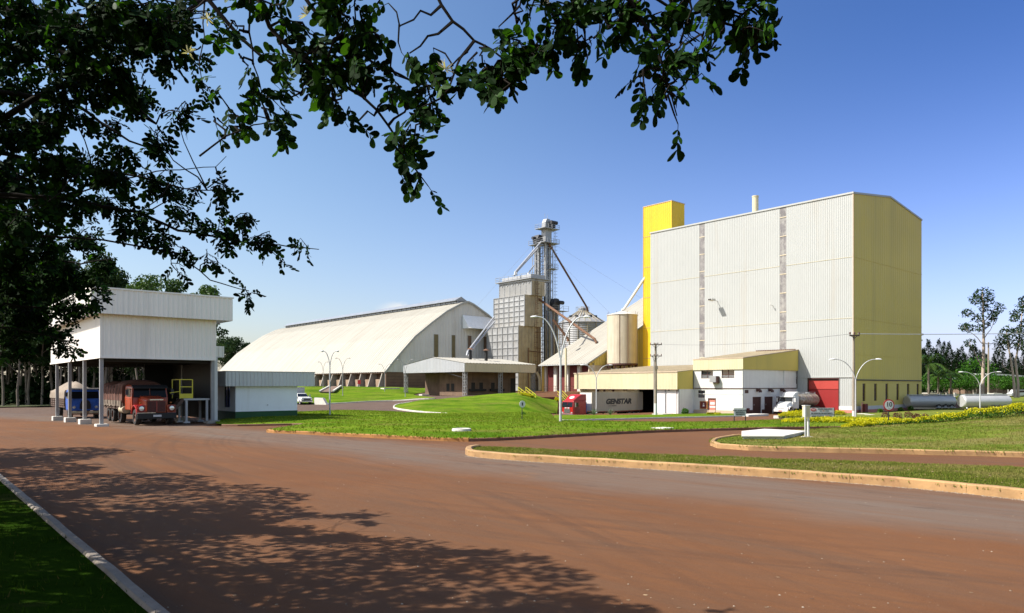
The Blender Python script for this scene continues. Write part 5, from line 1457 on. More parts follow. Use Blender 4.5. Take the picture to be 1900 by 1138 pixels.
    mb = MB(); mb.box(-1.22, 1.22, 3.75, 9.9, .98, 1.12)
    for s in (-1, 1): mb.box(min(s * 1.2, s * 1.25), max(s * 1.2, s * 1.25), 3.75, 9.9, 1.12, 1.55)
    mb.box(-1.2, 1.2, 3.75, 3.82, 1.12, 2.7); mb.box(-1.2, 1.2, 9.83, 9.9, 1.12, 2.0)
    for k in range(7):
        for s in (-1, 1): y = 3.9 + k * .95; mb.box(min(s * 1.25, s * 1.29), max(s * 1.25, s * 1.29), y, y + .08, 1.0, 1.6)
    mb.build('cargo_bed', M['wood_bed'], t)
    # tarpaulin over the load, sagging between hoops, with a lashed skirt
    random.seed(3)
    ny, nx = 42, 17; vs = []; fs = []
    for i in range(ny + 1):
        y = 3.70 + 6.25 * i / ny
        sag = .07 * math.sin(i * .9) + .05 * noise.noise((i * .5, 0, 2)); ridge = 2.86 + .13 * math.sin(i * .16 + .5) + sag
        for k in range(nx + 1):
            u = k / nx * 2 - 1; s = 1 if u > 0 else -1; a = abs(u)
            if a < .5: x = s * a * 2 * 1.22; z = ridge - .25 * (a * 2) ** 2.2
            else:
                q = (a - .5) * 2; x = s * (1.24 + .05 * q + .03 * math.sin(i * 1.3 + q * 3) + .035 * noise.noise((i * .8, q * 3, s))); z = lerp(ridge - .25, 1.42 + .07 * math.sin(i * 1.1), q)
            vs.append((x, y, z))
    for i in range(ny):
        for k in range(nx): a = i * (nx + 1) + k; fs.append((a, a + 1, a + nx + 2, a + nx + 1))
    fs.append(tuple(range(nx + 1))); fs.append(tuple(ny * (nx + 1) + k for k in range(nx + 1)))
    MB().add(vs, fs).build('tarpaulin', M['tarp_red'], t, smooth=60)
    for s in (-1, 1):
        mb = MB()
        for k in range(12):
            y = 3.9 + k * .5; mb.add([(s * 1.33, y, 1.58), (s * 1.33, y + .50, 1.56), (s * 1.335, y + .47, 1.12 + .05 * (k % 3)), (s * 1.335, y + .03, 1.14 + .06 * (k % 2)), (s * 1.30, y, 1.58), (s * 1.30, y + .50, 1.56), (s * 1.305, y + .47, 1.12 + .05 * (k % 3)), (s * 1.305, y + .03, 1.14 + .06 * (k % 2))], [(0, 1, 2, 3), (7, 6, 5, 4), (0, 4, 5, 1), (2, 6, 7, 3), (1, 5, 6, 2), (0, 3, 7, 4)])
        mb.build('tarpaulin_skirt', M['tarp_skirt'], t)
    mb = MB()
    for s in (-1, 1):
        for k in range(7): y = 4.2 + k * .85; mb.tube([V(s * 1.29, y, 2.62), V(s * 1.345, y + .2, 2.0), V(s * 1.36, y + .05, 1.3)], .018, 4)
    mb.build('lashing_rope', M['black'], t)
red_truck()

def blue_truck():
    Y = 62.0; fl = at(129, HZ, Y); p = fl + DB * 1.2
    z = gz(p.x, p.y)
    t = thing('cargo_truck', 'blue flat fronted truck with pale tan tarpaulin load behind the shelter posts', 'truck', (p.x, p.y, z), GA)
    C = M['blue_truck']
    mb = MB(); mb.box(-.42, .42, .3, 9, .6, .85); mb.build('chassis', M['black'], t)
    mb = MB(); poly_loft(mb, [[(-1.10, .10, .72), (1.10, .10, .72), (1.16, .04, 1.4), (1.14, .08, 1.72), (1.06, .20, 2.42), (.9, .26, 2.56), (-.9, .26, 2.56), (-1.06, .20, 2.42), (-1.14, .08, 1.72), (-1.16, .04, 1.4)], [(-1.16, .3, .72), (1.16, .3, .72), (1.2, .3, 1.4), (1.19, .34, 1.72), (1.12, .4, 2.46), (.95, .42, 2.62), (-.95, .42, 2.62), (-1.12, .4, 2.46), (-1.19, .34, 1.72), (-1.2, .3, 1.4)], [(-1.16, 1.9, .72), (1.16, 1.9, .72), (1.2, 1.9, 1.4), (1.19, 1.9, 1.72), (1.12, 1.9, 2.46), (.95, 1.9, 2.62), (-.95, 1.9, 2.62), (-1.12, 1.9, 2.46), (-1.19, 1.9, 1.72), (-1.2, 1.9, 1.4)]])
    mb.build('cab', C, t, bevel=.05)
    for s in (-1, 1):
        MB().frame([(s * .04, .04, 1.78), (s * 1.04, .04, 1.78), (s * 1.04, .1, 1.78), (s * .04, .1, 1.78), (s * .04, .165, 2.38), (s * 1.0, .165, 2.38), (s * 1.0, .22, 2.38), (s * .04, .22, 2.38)]).build('windscreen', M['dark_glass'], t)
        MB().frame([(s * 1.17, .6, 1.78), (s * 1.21, .6, 1.78), (s * 1.21, 1.5, 1.78), (s * 1.17, 1.5, 1.78), (s * 1.12, .65, 2.35), (s * 1.15, .65, 2.35), (s * 1.15, 1.5, 2.35), (s * 1.12, 1.5, 2.35)]).build('side_window', M['dark_glass'], t)
        MB().lathe([(0, -.0), (.1, .0), (.13, .06), (.13, .12)], 14, (s * .85, 0, 1.02), 'y').build('headlight', M['headlight'], t, smooth=50)
        m = MB(); m.bar((s * 1.1, .3, 2.3), (s * 1.4, .15, 2.3), .03); m.box(s * 1.4 - .09, s * 1.4 + .09, .12, .16, 1.95, 2.3); m.build('mirror', M['steel_dark'], t)
        for y in (.95, 5.6, 6.9): wheel(t, s * 1.0, y, .5, .3, M['rim_rust'], s, dual=y > 2)
        d = MB().box(s * 1.185 - .02, s * 1.185 + .02, .5, 1.6, .8, 1.7).build('door', C, t, bevel=.01)
    mb = MB(); mb.box(-1.22, 1.22, .02, .42, 2.60, 2.70); mb.build('sun_visor', M['truck_white'], t)
    mb = MB(); mb.lathe([(0, .07), (.38, .07), (.40, .10)], 20, (0, -.06, 1.28), 'y'); mb.box(-.42, .42, -.005, .06, .86, 1.3); g = mb.build('grille', M['black'], t)
    mb = MB(); mb.box(-1.2, 1.2, -.15, .1, .5, .68); mb.build('bumper', M['galv_old'], t, bevel=.02)
    mb = MB(); mb.box(-1.2, 1.2, -.152, -.14, .38, .49); mb.box(-.25, .25, -.17, -.152, .54, .66); mb.build('bumper_trim', M['rust'], t)
    mb = MB(); mb.box(-1.22, 1.22, 2.1, 9.2, .95, 1.1)
    for s in (-1, 1):
        for k in range(4): mb.box(min(s * 1.2, s * 1.25), max(s * 1.2, s * 1.25), 2.1, 9.2, 1.14 + k * .2, 1.29 + k * .2)
        for k in range(8): y = 2.2 + k * .95; mb.box(min(s * 1.25, s * 1.29), max(s * 1.25, s * 1.29), y, y + .08, 1.0, 1.95)
    mb.box(-1.2, 1.2, 2.1, 2.16, 1.1, 2.5); mb.build('cargo_bed', M['wood_bed'], t)
    ny, nx = 30, 16; vs = []; fs = []
    for i in range(ny + 1):
        y = 2.0 + 7.3 * i / ny; e = sstep(i / 5) * sstep((ny - i) / 6)
        ridge = 2.55 + .68 * e + .09 * math.sin(i * .8) + .06 * noise.noise((i * .4, 3, 1))
        for k in range(nx + 1):
            u = k / nx * 2 - 1; s = 1 if u > 0 else -1; a = abs(u)
            if a < .6: x = s * a / .6 * 1.2; zz = lerp(ridge, 2.45, (a / .6) ** 1.2) + .03 * math.sin(i * 1.7 + k)
            else:
                q = (a - .6) / .4; x = s * (1.25 + .05 * q + .04 * noise.noise((i * .7, q * 2, s))); zz = lerp(2.45, 1.75, q)
            vs.append((x, y, zz))
    for i in range(ny):
        for k in range(nx): a = i * (nx + 1) + k; fs.append((a, a + 1, a + nx + 2, a + nx + 1))
    fs.append(tuple(range(nx + 1)))
    MB().add(vs, fs).build('tarpaulin', M['tarp_tan'], t, smooth=60)
blue_truck()

GB = GA - math.pi / 2       # heading whose -y looks along -DB
def container_truck():
    zg = -2.62
    t = thing('container_truck', 'red cab over truck with roof fairing and long dirty white lettered trailer', 'truck', (PIT.x, PIT.y, zg), GB)
    C, D = M['red_bright'], M['red_dark']
    mb = MB(); mb.box(-.45, .45, .4, 17, .75, 1.05); mb.build('chassis', M['black'], t)
    w = 1.25
    mb = MB(); poly_loft(mb, [[(-w, .03, .75), (w, .03, .75), (w, .03, 1.85), (w - .03, .18, 2.78), (-w + .03, .18, 2.78), (-w, .03, 1.85)], [(-w, .3, .75), (w, .3, .75), (w, .3, 1.85), (w - .03, .36, 2.84), (-w + .03, .36, 2.84), (-w, .3, 1.85)], [(-w, 3.0, .75), (w, 3.0, .75), (w, 3.0, 1.85), (w, 3.0, 2.84), (-w, 3.0, 2.84), (-w, 3.0, 1.85)]])
    mb.build('cab', C, t, bevel=.05)
    mb = MB(); poly_loft(mb, [[(-1.0, .35, 2.85), (1.0, .35, 2.85), (.95, .40, 2.92), (-.95, .40, 2.92)], [(-1.15, 1.2, 2.85), (1.15, 1.2, 2.85), (1.08, 1.2, 3.45), (-1.08, 1.2, 3.45)], [(-1.25, 2.0, 2.85), (1.25, 2.0, 2.85), (1.2, 2.0, 3.85), (-1.2, 2.0, 3.85)], [(-1.25, 3.05, 2.85), (1.25, 3.05, 2.85), (1.22, 3.05, 3.88), (-1.22, 3.05, 3.88)]])
    mb.build('roof_fairing', C, t, bevel=.05)
    mb = MB(); mb.lathe([(0, 0), (.5, 0), (.45, .03), (0, .03)], 20, (0, 0, 0)); f = mb.build('emblem', M['sign_white'], t, (0, 1.08, 3.38)); f.rotation_euler = (.66, 0, 0); f.scale = (1, .7, 1)
    for s in (-1, 1):
        MB().frame([(s * .04, -.0, 1.92), (s * 1.12, -.0, 1.92), (s * 1.12, .06, 1.92), (s * .04, .06, 1.92), (s * .04, .12, 2.66), (s * 1.1, .12, 2.66), (s * 1.1, .18, 2.66), (s * .04, .18, 2.66)]).build('windscreen', M['glass'], t)
        MB().frame([(s * 1.235, .55, 1.95), (s * 1.265, .55, 1.95), (s * 1.265, 1.25, 1.95), (s * 1.235, 1.25, 1.95), (s * 1.225, .6, 2.6), (s * 1.26, .6, 2.6), (s * 1.26, 1.25, 2.6), (s * 1.225, 1.25, 2.6)]).build('side_window', M['glass'], t)
        d = MB().box(s * 1.25 - .02, s * 1.25 + .02, .45, 1.55, .9, 1.9).build('door', D, t, bevel=.01)
        MB().box(s * 1.275 - .015, s * 1.275 + .02, 1.35, 1.48, 1.7, 1.76).build('handle', M['chrome'], d)
        MB().box(s * .98 - .16, s * .98 + .16, -.02, .06, .95, 1.12).build('headlight', M['headlight'], t)
        m = MB(); m.bar((s * 1.25, .4, 2.5), (s * 1.55, .3, 2.5), .03); m.box(s * 1.55 - .08, s * 1.55 + .08, .28, .32, 1.9, 2.6); m.build('mirror', M['chrome'], t)
        for y in (.95, 3.6, 4.9, 13.6, 14.8, 16.0): wheel(t, s * 1.0, y, .5, .3, M['rim_pale'], s, dual=y > 2)
    g = MB().box(-.62, .62, -.03, .04, .95, 1.62).build('grille', M['chrome'], t)
    mb = MB()
    for k in range(6): mb.box(-.55, .55, -.04, -.031, 1.02 + k * .095, 1.05 + k * .095)
    mb.build('grille_bar', M['steel_dark'], g)
    MB().box(-.5, -.1, -.01, .03, 1.70, 1.82).box(.1, .5, -.01, .03, 1.70, 1.82).build('marker_lamp', M['sign_white'], t)
    MB().box(-1.25, 1.25, -.12, .15, .55, .86).build('bumper', M['chrome'], t, bevel=.03)
    mb = MB(); mb.box(-1.1, 1.1, 3.2, 3.3, 1.0, 2.6); mb.tube([V(.7, 3.45, 1.1), V(.7, 3.45, 3.2)], .08, 8); mb.tube([V(.2, 3.3, 1.8), V(.35, 3.8, 1.5), V(.2, 4.3, 1.9)], .04, 5); mb.build('air_line', M['blue_truck'], t)
    # trailer
    y0, y1, zt, z0 = 4.3, 16.9, 4.11, 1.18
    tr = MB().box(-1.3, 1.3, y0, y1, z0, zt).build('trailer', M['trailer_side'], t)
    MB().box(-1.28, 1.28, y0 - .03, y0 - .001, z0 + .02, zt - .02).build('front_panel', M['truck_white'], tr)
    mb = MB()
    for s in (-1, 1):
        for z in (z0 - .06, zt - .02): mb.box(min(s * 1.26, s * 1.33), max(s * 1.26, s * 1.33), y0 - .05, y1 + .02, z, z + .12)
        for y in (y0 - .06, y1 - 1.55, y1 - .05): mb.box(min(s * 1.26, s * 1.33), max(s * 1.26, s * 1.33), y, y + .14, z0, zt)
    mb.build('frame_rail', M['galv_old'], tr)
    mb = MB()
    for k in range(26): y = y0 + .4 + k * .43; mb.box(1.3, 1.315, y, y + .04, z0 + .08, zt - .05)
    mb.build('side_rib', M['trailer_side'], tr)
    MB().box(1.3, 1.32, y0 + .05, y1 - .06, z0 - .2, z0 - .07).build('reflector_strip', M['red_dark'], tr)
    MB().box(-.5, -.4, y0 + .5, y0 + .6, .5, z0).box(.4, .5, y0 + 1.5, y0 + 1.6, .45, z0).box(.95, 1.05, 7.2, 7.35, .2, z0).build('landing_leg', M['steel_dark'], tr)
    MB().box(1.317, 1.325, 11.5, 12.1, 2.25, 2.9).build('patch', M['tan_sheet'], tr)
    text('GENSTAR', 1.12, M['ink'], tr, (1.335, 10.7, 2.62), (R(90), 0, R(90)), shear=.22, sx=1.30, bold=.07)
    text('O  U.S. RENTING', .26, M['ink'], tr, (1.335, 9.2, 1.95), (R(90), 0, R(90)), name='lettering')
container_truck()

def tank_body(par, y0, y1, r, rz, zc, m, name='tank'):
    n = 28; secs = []
    for y, k in ((y0, .86), (y0 + .12, .97), (y0 + .3, 1), (y1 - .3, 1), (y1 - .12, .97), (y1, .86)):
        secs.append([(math.cos(2 * math.pi * i / n) * r * k, y, zc + math.sin(2 * math.pi * i / n) * rz * k) for i in range(n)])
    mb = MB(); poly_loft(mb, secs); return mb.build(name, m, par, smooth=35)
def tanker_truck():
    p = at(1462, HZ, 111) + DA * 1.25
    z = gz(p.x, p.y) + .03
    t = thing('tanker_truck', 'white bonneted tanker truck with grimy tank parked at the red door', 'truck', (p.x, p.y, z), GB)
    C = M['truck_white']
    MB().box(-.45, .45, .4, 10.6, .6, .9).build('chassis', M['black'], t)
    mb = MB(); poly_loft(mb, [[(-.95, .12, .62), (.95, .12, .62), (.95, .1, 1.0), (.80, .32, 1.48), (-.80, .32, 1.48), (-.95, .1, 1.0)], [(-1.05, .9, .62), (1.05, .9, .62), (1.08, .9, 1.2), (.86, .95, 1.80), (-.86, .95, 1.80), (-1.08, .9, 1.2)], [(-1.1, 1.75, .62), (1.1, 1.75, .62), (1.12, 1.75, 1.3), (.95, 1.75, 1.98), (-.95, 1.75, 1.98), (-1.12, 1.75, 1.3)]])
    mb.build('bonnet', C, t, bevel=.06)
    mb = MB(); poly_loft(mb, [[(-1.15, 1.7, .85), (1.15, 1.7, .85), (1.18, 1.7, 1.95), (1.08, 2.05, 2.72), (-1.08, 2.05, 2.72), (-1.18, 1.7, 1.95)], [(-1.18, 2.3, .85), (1.18, 2.3, .85), (1.2, 2.3, 1.95), (1.12, 2.3, 2.80), (-1.12, 2.3, 2.80), (-1.2, 2.3, 1.95)], [(-1.18, 3.6, .85), (1.18, 3.6, .85), (1.2, 3.6, 1.95), (1.16, 3.6, 2.84), (-1.16, 3.6, 2.84), (-1.2, 3.6, 1.95)]])
    mb.build('cab', C, t, bevel=.06)
    mb = MB(); poly_loft(mb, [[(-.95, 2.15, 2.82), (.95, 2.15, 2.82), (.85, 2.2, 2.9), (-.85, 2.2, 2.9)], [(-1.05, 2.8, 2.82), (1.05, 2.8, 2.82), (1.0, 2.8, 3.35), (-1.0, 2.8, 3.35)], [(-1.1, 3.6, 2.82), (1.1, 3.6, 2.82), (1.05, 3.6, 3.5), (-1.05, 3.6, 3.5)]])
    mb.build('roof_fairing', C, t, bevel=.05)
    MB().frame([(-1.08, 1.68, 2.0), (1.08, 1.68, 2.0), (1.08, 1.74, 2.0), (-1.08, 1.74, 2.0), (-1.0, 1.97, 2.62), (1.0, 1.97, 2.62), (1.0, 2.03, 2.62), (-1.0, 2.03, 2.62)]).build('windscreen', M['glass'], t)
    MB().frame([(-1.1, 1.75, 2.66), (1.1, 1.75, 2.66), (1.1, 2.1, 2.72), (-1.1, 2.1, 2.72), (-1.1, 1.75, 2.7), (1.1, 1.75, 2.7), (1.1, 2.1, 2.8), (-1.1, 2.1, 2.8)]).build('sun_visor', C, t)
    for s in (-1, 1):
        MB().frame([(s * 1.17, 2.1, 2.0), (s * 1.21, 2.1, 2.0), (s * 1.21, 2.8, 2.0), (s * 1.17, 2.8, 2.0), (s * 1.11, 2.25, 2.6), (s * 1.16, 2.25, 2.6), (s * 1.16, 2.8, 2.6), (s * 1.11, 2.8, 2.6)]).build('side_window', M['glass'], t)
        d = MB().box(s * 1.195 - .015, s * 1.195 + .015, 2.0, 2.95, .95, 1.95).build('door', C, t, bevel=.008)
        MB().box(s * 1.22 - .01, s * 1.22 + .015, 2.75, 2.87, 1.7, 1.75).build('handle', M['steel_dark'], d)
        f = MB(); pts = []
        for k in range(9):
            a = math.pi * (k / 8); pts.append((1.15 - .72 * math.cos(a), .66 + .62 * math.sin(a)))
        inn = [(1.15 + (y - 1.15) * .85, .66 + (zz - .66) * .85) for y, zz in pts]
        f.prism(pts + inn[::-1], min(s * .8, s * 1.26), max(s * .8, s * 1.26), 'x'); f.build('mudguard', C, t, bevel=.03)
        MB().frame([(s * .98 - .2, .06, .86), (s * .98 + .2, .06, .86), (s * .98 + .2, .2, .86), (s * .98 - .2, .2, .86), (s * .98 - .18, .14, 1.1), (s * .98 + .18, .14, 1.1), (s * .98 + .18, .25, 1.1), (s * .98 - .18, .25, 1.1)]).build('headlight', M['headlight'], t)
        MB().box(s * 1.22 - .03, s * 1.22 + .03, .14, .25, .86, 1.0).build('indicator', M['ink_orange'], t)
        m = MB(); m.bar((s * 1.15, 1.95, 2.5), (s * 1.5, 1.75, 2.5), .03); m.box(s * 1.5 - .1, s * 1.5 + .1, 1.7, 1.78, 1.9, 2.55); m.build('mirror', C, t)
        for y in (1.15, 7.4, 8.7): wheel(t, s * 1.03, y, .52, .3, M['rim_pale'], s, dual=y > 2)
    MB().box(-1.25, 1.25, -.06, .3, .38, .82).build('bumper', C, t, bevel=.05)
    MB().box(-.55, .55, .09, .14, .92, .97).build('grille', M['steel_dark'], t)
    MB().box(-.28, .28, -.08, -.061, .45, .62).build('number_plate', M['pink_paint'], t)
    MB().lathe([(0, -.02), (.10, -.02), (.10, .02)], 12, (0, .42, 1.55), 'y').build('emblem', M['ink'], t)
    tk = tank_body(t, 4.0, 10.6, 1.25, 1.05, 2.15, M['tank_dirty'])
    mb = MB(); mb.box(-.45, .45, 4.3, 10.3, 3.16, 3.22)
    for s in (-1, 1): mb.bar((s * .5, 4.2, 3.4), (s * .5, 10.4, 3.4), .05)
    for y in (4.3, 6.3, 8.3, 10.3):
        for s in (-1, 1): mb.bar((s * .5, y, 3.1), (s * .5, y, 3.4), .05)
    mb.build('walkway', M['light_sheet'], tk)
    mb = MB()
    for y in (5.6, 8.6): mb.lathe([(.3, 3.15), (.3, 3.34), (0, 3.38)], 16, (0, y, 0))
    mb.build('hatch', M['galv'], tk)
    mb = MB()
    for y in (4.2, 6.0, 8.0, 10.0):
        mb.tube([V(math.cos(a * .3142) * 1.262, y, 2.15 + math.sin(a * .3142) * 1.062) for a in range(21)], .03, 4)
    mb.build('tank_band', M['galv_old'], tk)
    mb = MB(); mb.box(-1.2, 1.2, 4.2, 10.5, .92, 1.08); mb.box(.9, 1.15, 5.2, 6.6, .45, .9); mb.build('subframe', M['black'], t)
tanker_truck()

def tank_trailer(x_px0, x_px1, Y, lab):
    a = at(x_px0, HZ, Y); b = at(x_px1, HZ, Y); L = (b - a).length
    m = (a + b) / 2; z = gz(m.x, m.y)
    t = thing('tank_trailer', lab, 'tank trailer', (a.x, a.y, z), R(-90) + .06, 'tank trailers parked right of the plant')
    zc = zrow(745, Y) - z; r = 1.05
    tk = tank_body(t, 0, L, 1.2, r, zc, M['tank_alu'])
    mb = MB(); mb.box(-.4, .4, .4, L + .5, zc + r - .02, zc + r + .05)
    for s in (-1, 1): mb.bar((s * .55, .3, zc + r + .12), (s * .55, L + .5, zc + r + .12), .1, .08)
    mb.build('walkway', M['light_sheet'], tk)
    mb = MB()
    for y in (L * .3, L * .68): mb.lathe([(.3, zc + r), (.3, zc + r + .17), (0, zc + r + .2)], 14, (0, y, 0))
    mb.build('hatch', M['galv'], tk)
    MB().box(-.95, .95, .6, L - .3, zc - r - .28, zc - r - .02).build('chassis', M['galv_old'], t)
    for s in (-1, 1):
        MB().box(min(s * .9, s * 1.2), max(s * .9, s * 1.2), L * .55, L * .98, zc - r - .05, zc - r + .05).build('mudguard', M['light_sheet'], t)
        for y in (L * .62, L * .76, L * .90): wheel(t, s * .98, y, .48, .3, M['rim_pale'], s, dual=True)
        MB().box(s * .7 - .06, s * .7 + .06, L * .16, L * .16 + .12, 0, zc - r - .1).build('landing_leg', M['steel_dark'], t)
    MB().tube([V(1.0, .3, zc - r + .1), V(1.05, .3, zc - r - .1)], .1, 8).build('valve', M['sign_white'], t)
tank_trailer(1783, 1873, 119, 'bright aluminium tank trailer standing in the open behind the palm, right of its twin')
tank_trailer(1682, 1771, 128, 'aluminium tank trailer half hidden in shade behind the tall plant corner')

def pickup():
    Y = 117; p = at(570, HZ, Y); z = gz(p.x, p.y)
    t = thing('box_pickup', 'white pickup truck with grey box body parked beside the gate office', 'pickup truck', (p.x, p.y, z), GA)
    C = M['truck_white']
    mb = MB(); poly_loft(mb, [[(-.95, .1, .5), (.95, .1, .5), (.95, .08, 1.0), (.88, .14, 1.15), (-.88, .14, 1.15), (-.95, .08, 1.0)], [(-.98, 1.5, .5), (.98, 1.5, .5), (.98, 1.5, 1.1), (.9, 1.5, 1.3), (-.9, 1.5, 1.3), (-.98, 1.5, 1.1)]]); mb.build('bonnet', C, t, bevel=.04)
    mb = MB(); poly_loft(mb, [[(-.98, 1.45, .5), (.98, 1.45, .5), (.98, 1.45, 1.25), (.78, 2.05, 1.85), (-.78, 2.05, 1.85), (-.98, 1.45, 1.25)], [(-.98, 3.1, .5), (.98, 3.1, .5), (.98, 3.1, 1.25), (.82, 3.0, 1.9), (-.82, 3.0, 1.9), (-.98, 3.1, 1.25)]]); mb.build('cab', C, t, bevel=.05)
    MB().frame([(-.86, 1.5, 1.32), (.86, 1.5, 1.32), (.86, 1.56, 1.32), (-.86, 1.56, 1.32), (-.74, 1.94, 1.78), (.74, 1.94, 1.78), (.74, 2.0, 1.78), (-.74, 2.0, 1.78)]).build('windscreen', M['glass'], t)
    g = MB().box(-.9, .9, .03, .09, .68, 1.0).build('grille', M['black'], t)
    MB().box(-.9, .9, .015, .029, .83, .86).build('grille_bar', M['galv'], g)
    for s in (-1, 1):
        MB().frame([(s * .94, 1.9, 1.3), (s * .985, 1.9, 1.3), (s * .985, 2.8, 1.3), (s * .94, 2.8, 1.3), (s * .84, 2.15, 1.78), (s * .88, 2.15, 1.78), (s * .88, 2.8, 1.78), (s * .84, 2.8, 1.78)]).build('side_window', M['glass'], t)
        MB().lathe([(0, -.0), (.13, .01), (.15, .05)], 14, (s * .74, 0, .85), 'y').build('headlight', M['headlight'], t)
        m = MB(); m.bar((s * .95, 1.75, 1.35), (s * 1.25, 1.65, 1.4), .04); m.box(s * 1.25 - .1, s * 1.25 + .1, 1.62, 1.68, 1.25, 1.65); m.build('mirror', M['galv'], t)
        for y in (.75, 4.2): wheel(t, s * .85, y, .38, .24, M['rim_pale'], s)
    MB().box(-1, 1, -.06, .12, .42, .6).build('bumper', M['chrome'], t, bevel=.03)
    MB().box(-1.05, 1.05, 3.2, 6.4, .8, 2.75).build('box_body', M['light_sheet'], t, bevel=.02)
    MB().box(-1.1, 1.1, 3.15, 6.45, 2.752, 2.84).build('body_trim', M['white_concrete'], t)
pickup()

def small_van():
    Y = 178; p = at(1873, HZ, Y); z = gz(p.x, p.y)
    t = thing('parked_van', 'small white van parked among the tree trunks at the far right', 'van', (p.x, p.y, z), R(-80))
    mb = MB(); mb.prism([(0, .4), (4.2, .4), (4.3, 1.0), (4.2, 1.85), (1.3, 1.9), (.7, 1.2), (0, 1.0)], -.85, .85, 'x'); mb.build('body', M['truck_white'], t, bevel=.06)
    for s in (-1, 1):
        MB().box(s * .86 - .01, s * .86 + .01, 1.3, 3.9, 1.2, 1.7).build('side_window', M['glass'], t)
        for y in (.8, 3.4): wheel(t, s * .75, y, .32, .22, M['rim_pale'], s)
small_van()

# ---------------------------------------------------------------- street furniture
def double_lamp(px, py, ptop, arm_px, drop, lab, Y=None, r=.07, name='street_lamp', grp='double arm street lamps', tilt=0.0, m='lamp_white', one=None):
    b = gp(px, py) if Y is None else Vector(((px - CX) / F * Y, Y, zrow(py, Y)))
    Yb = b.y; s = Yb / F
    ht = (py - ptop) * s
    t = thing(name, lab, 'street lamp', tuple(b), tilt, grp)
    reach = arm_px * s; fork = ht - drop * s
    MB().tube([V(0, 0, 0), V(0, 0, fork * .45), V(0, 0, fork)], [r * 1.35, r * 1.2, r], 10).build('pole', M[m], t, smooth=50)
    MB().lathe([(r * 2.4, 0), (r * 2.4, .05), (r * 1.5, .12)], 10).build('base', M[m], t)
    for sd in (-1, 1):
        if one and sd != one: continue
        pts = []
        for k in range(9):
            u = k / 8; pts.append(V(sd * reach * (.02 + .86 * u ** 1.25), 0, fork + (ht - fork) * (1 - (1 - u) ** 2.1)))
        a = MB().tube(pts, [r * .75] * 6 + [r * .62] * 3, 8).build('arm', M[m], t, smooth=50)
        e = pts[-1]; L = reach * .22 + .12
        h = MB(); secs = []
        for q, w, hh in ((0, .4, .5), (.25, 1, 1), (.75, .95, .9), (1, .35, .3)):
            secs.append([(e.x + sd * L * q, math.cos(i * .785) * .13 * w, e.z - .02 * q + .10 * hh * max(-.5, math.sin(i * .785))) for i in range(8)])
        poly_loft(h, secs); h.build('lamp_head', M['sign_white'] if m == 'lamp_white' else M[m], t, smooth=60)
    return t
double_lamp(1040, 788, 588, 48, 76, 'tall white double armed street lamp on the central lawn', r=.075)
double_lamp(612, 775, 652, 13, 27, 'thin double armed street lamp on the lawn beside the gate office', r=.05)
double_lamp(1106.5, 767, 677.5, 26, 24, 'white double armed street lamp behind the agaves and trailer', Y=108.5, r=.07)
double_lamp(1818.5, 774, 690.5, 35, 24, 'white double armed street lamp in front of the right tank trailer', Y=95, r=.06)
double_lamp(636, 734, 665, 12, 20, 'slim street lamp on the bank below the warehouse, right of another', Y=138, r=.06, m='post_grey')
double_lamp(599.5, 727, 672, 8, 16, 'faint slim street lamp farthest left on the warehouse bank', Y=150, r=.05, m='post_grey')
double_lamp(714, 731, 676, 10, 16, 'slim street lamp at the front corner of the arched warehouse', Y=150, r=.05, m='post_grey')
double_lamp(752, 736, 668, 13, 24, 'slim street lamp beside the left lattice column of the open shed', Y=133, r=.05, m='post_grey')
double_lamp(1587.5, 786, 667, 42, 36, 'white double armed street lamp standing against the utility pole on the right', r=.05)

def utility_pole(px, py, ptop, lab, Y=None, arms=((), ), base=1.3, r=.13):
    b = gp(px, py) if Y is None else Vector(((px - CX) / F * Y, Y, zrow(py, Y)))
    s = b.y / F; ht = (py - ptop) * s
    t = thing('utility_pole', lab, 'utility pole', tuple(b), 0)
    MB().tube([V(0, 0, 0), V(0, 0, ht * .5), V(0, 0, ht)], [r * 1.25, r, r * .75], 10).build('pole', M['pole_conc'], t, smooth=50)
    MB().tube([V(0, 0, 0), V(0, 0, base)], [r * 1.34, r * 1.25], 10).build('painted_base', M['white_paint'], t, smooth=50)
    for (z_px, half_px, n) in arms:
        z = (py - z_px) * s; h = half_px * s
        c = MB().box(-h, h, -r - .1, -r * .8, z - .06, z + .06).build('cross_arm', M['wood_dark'], t)
        mb = MB()
        for k in range(n): x = lerp(-h * .92, h * .92, k / max(1, n - 1)); mb.lathe([(.03, z + .06), (.03, z + .12), (.07, z + .14), (.06, z + .2), (.08, z + .22), (.04, z + .3), (0, z + .3)], 8, (x, -r - .04, 0))
        mb.build('insulator', M['brown_paint'], c)
        MB().bar((-h * .6, -r, z - .04), (0, -r, z - h * .6), .04).bar((h * .6, -r, z - .04), (0, -r, z - h * .6), .04).build('arm_brace', M['steel_dark'], t)
    return t, b, s
U1 = utility_pole(1216.5, 772.5, 637, 'tall concrete utility pole with two cross arms before the cream canopy', Y=106, arms=((640, 11, 4), (661, 11, 4)), base=1.9, r=.2)
MB().tube([V(-.24, 0, 0), V(-.24, 0, 8.2), V(-.5, 0, 8.9)], .05, 6).build('conduit', M['galv'], U1[0])
MB().box(-.25, .25, -.45, -.2, 6.9, 7.4).build('junction_box', M['pole_conc'], U1[0])
U2 = utility_pole(1584, 785.5, 619, 'brown utility pole with short cross arm before the corner of the tall plant', arms=((623, 9, 3),), base=1.05, r=.10)
U3 = utility_pole(1834, 738, 635, 'thin pale utility pole behind the tree with short top arm, far right', Y=176, arms=((638, 8, 2),), base=1.2, r=.2)
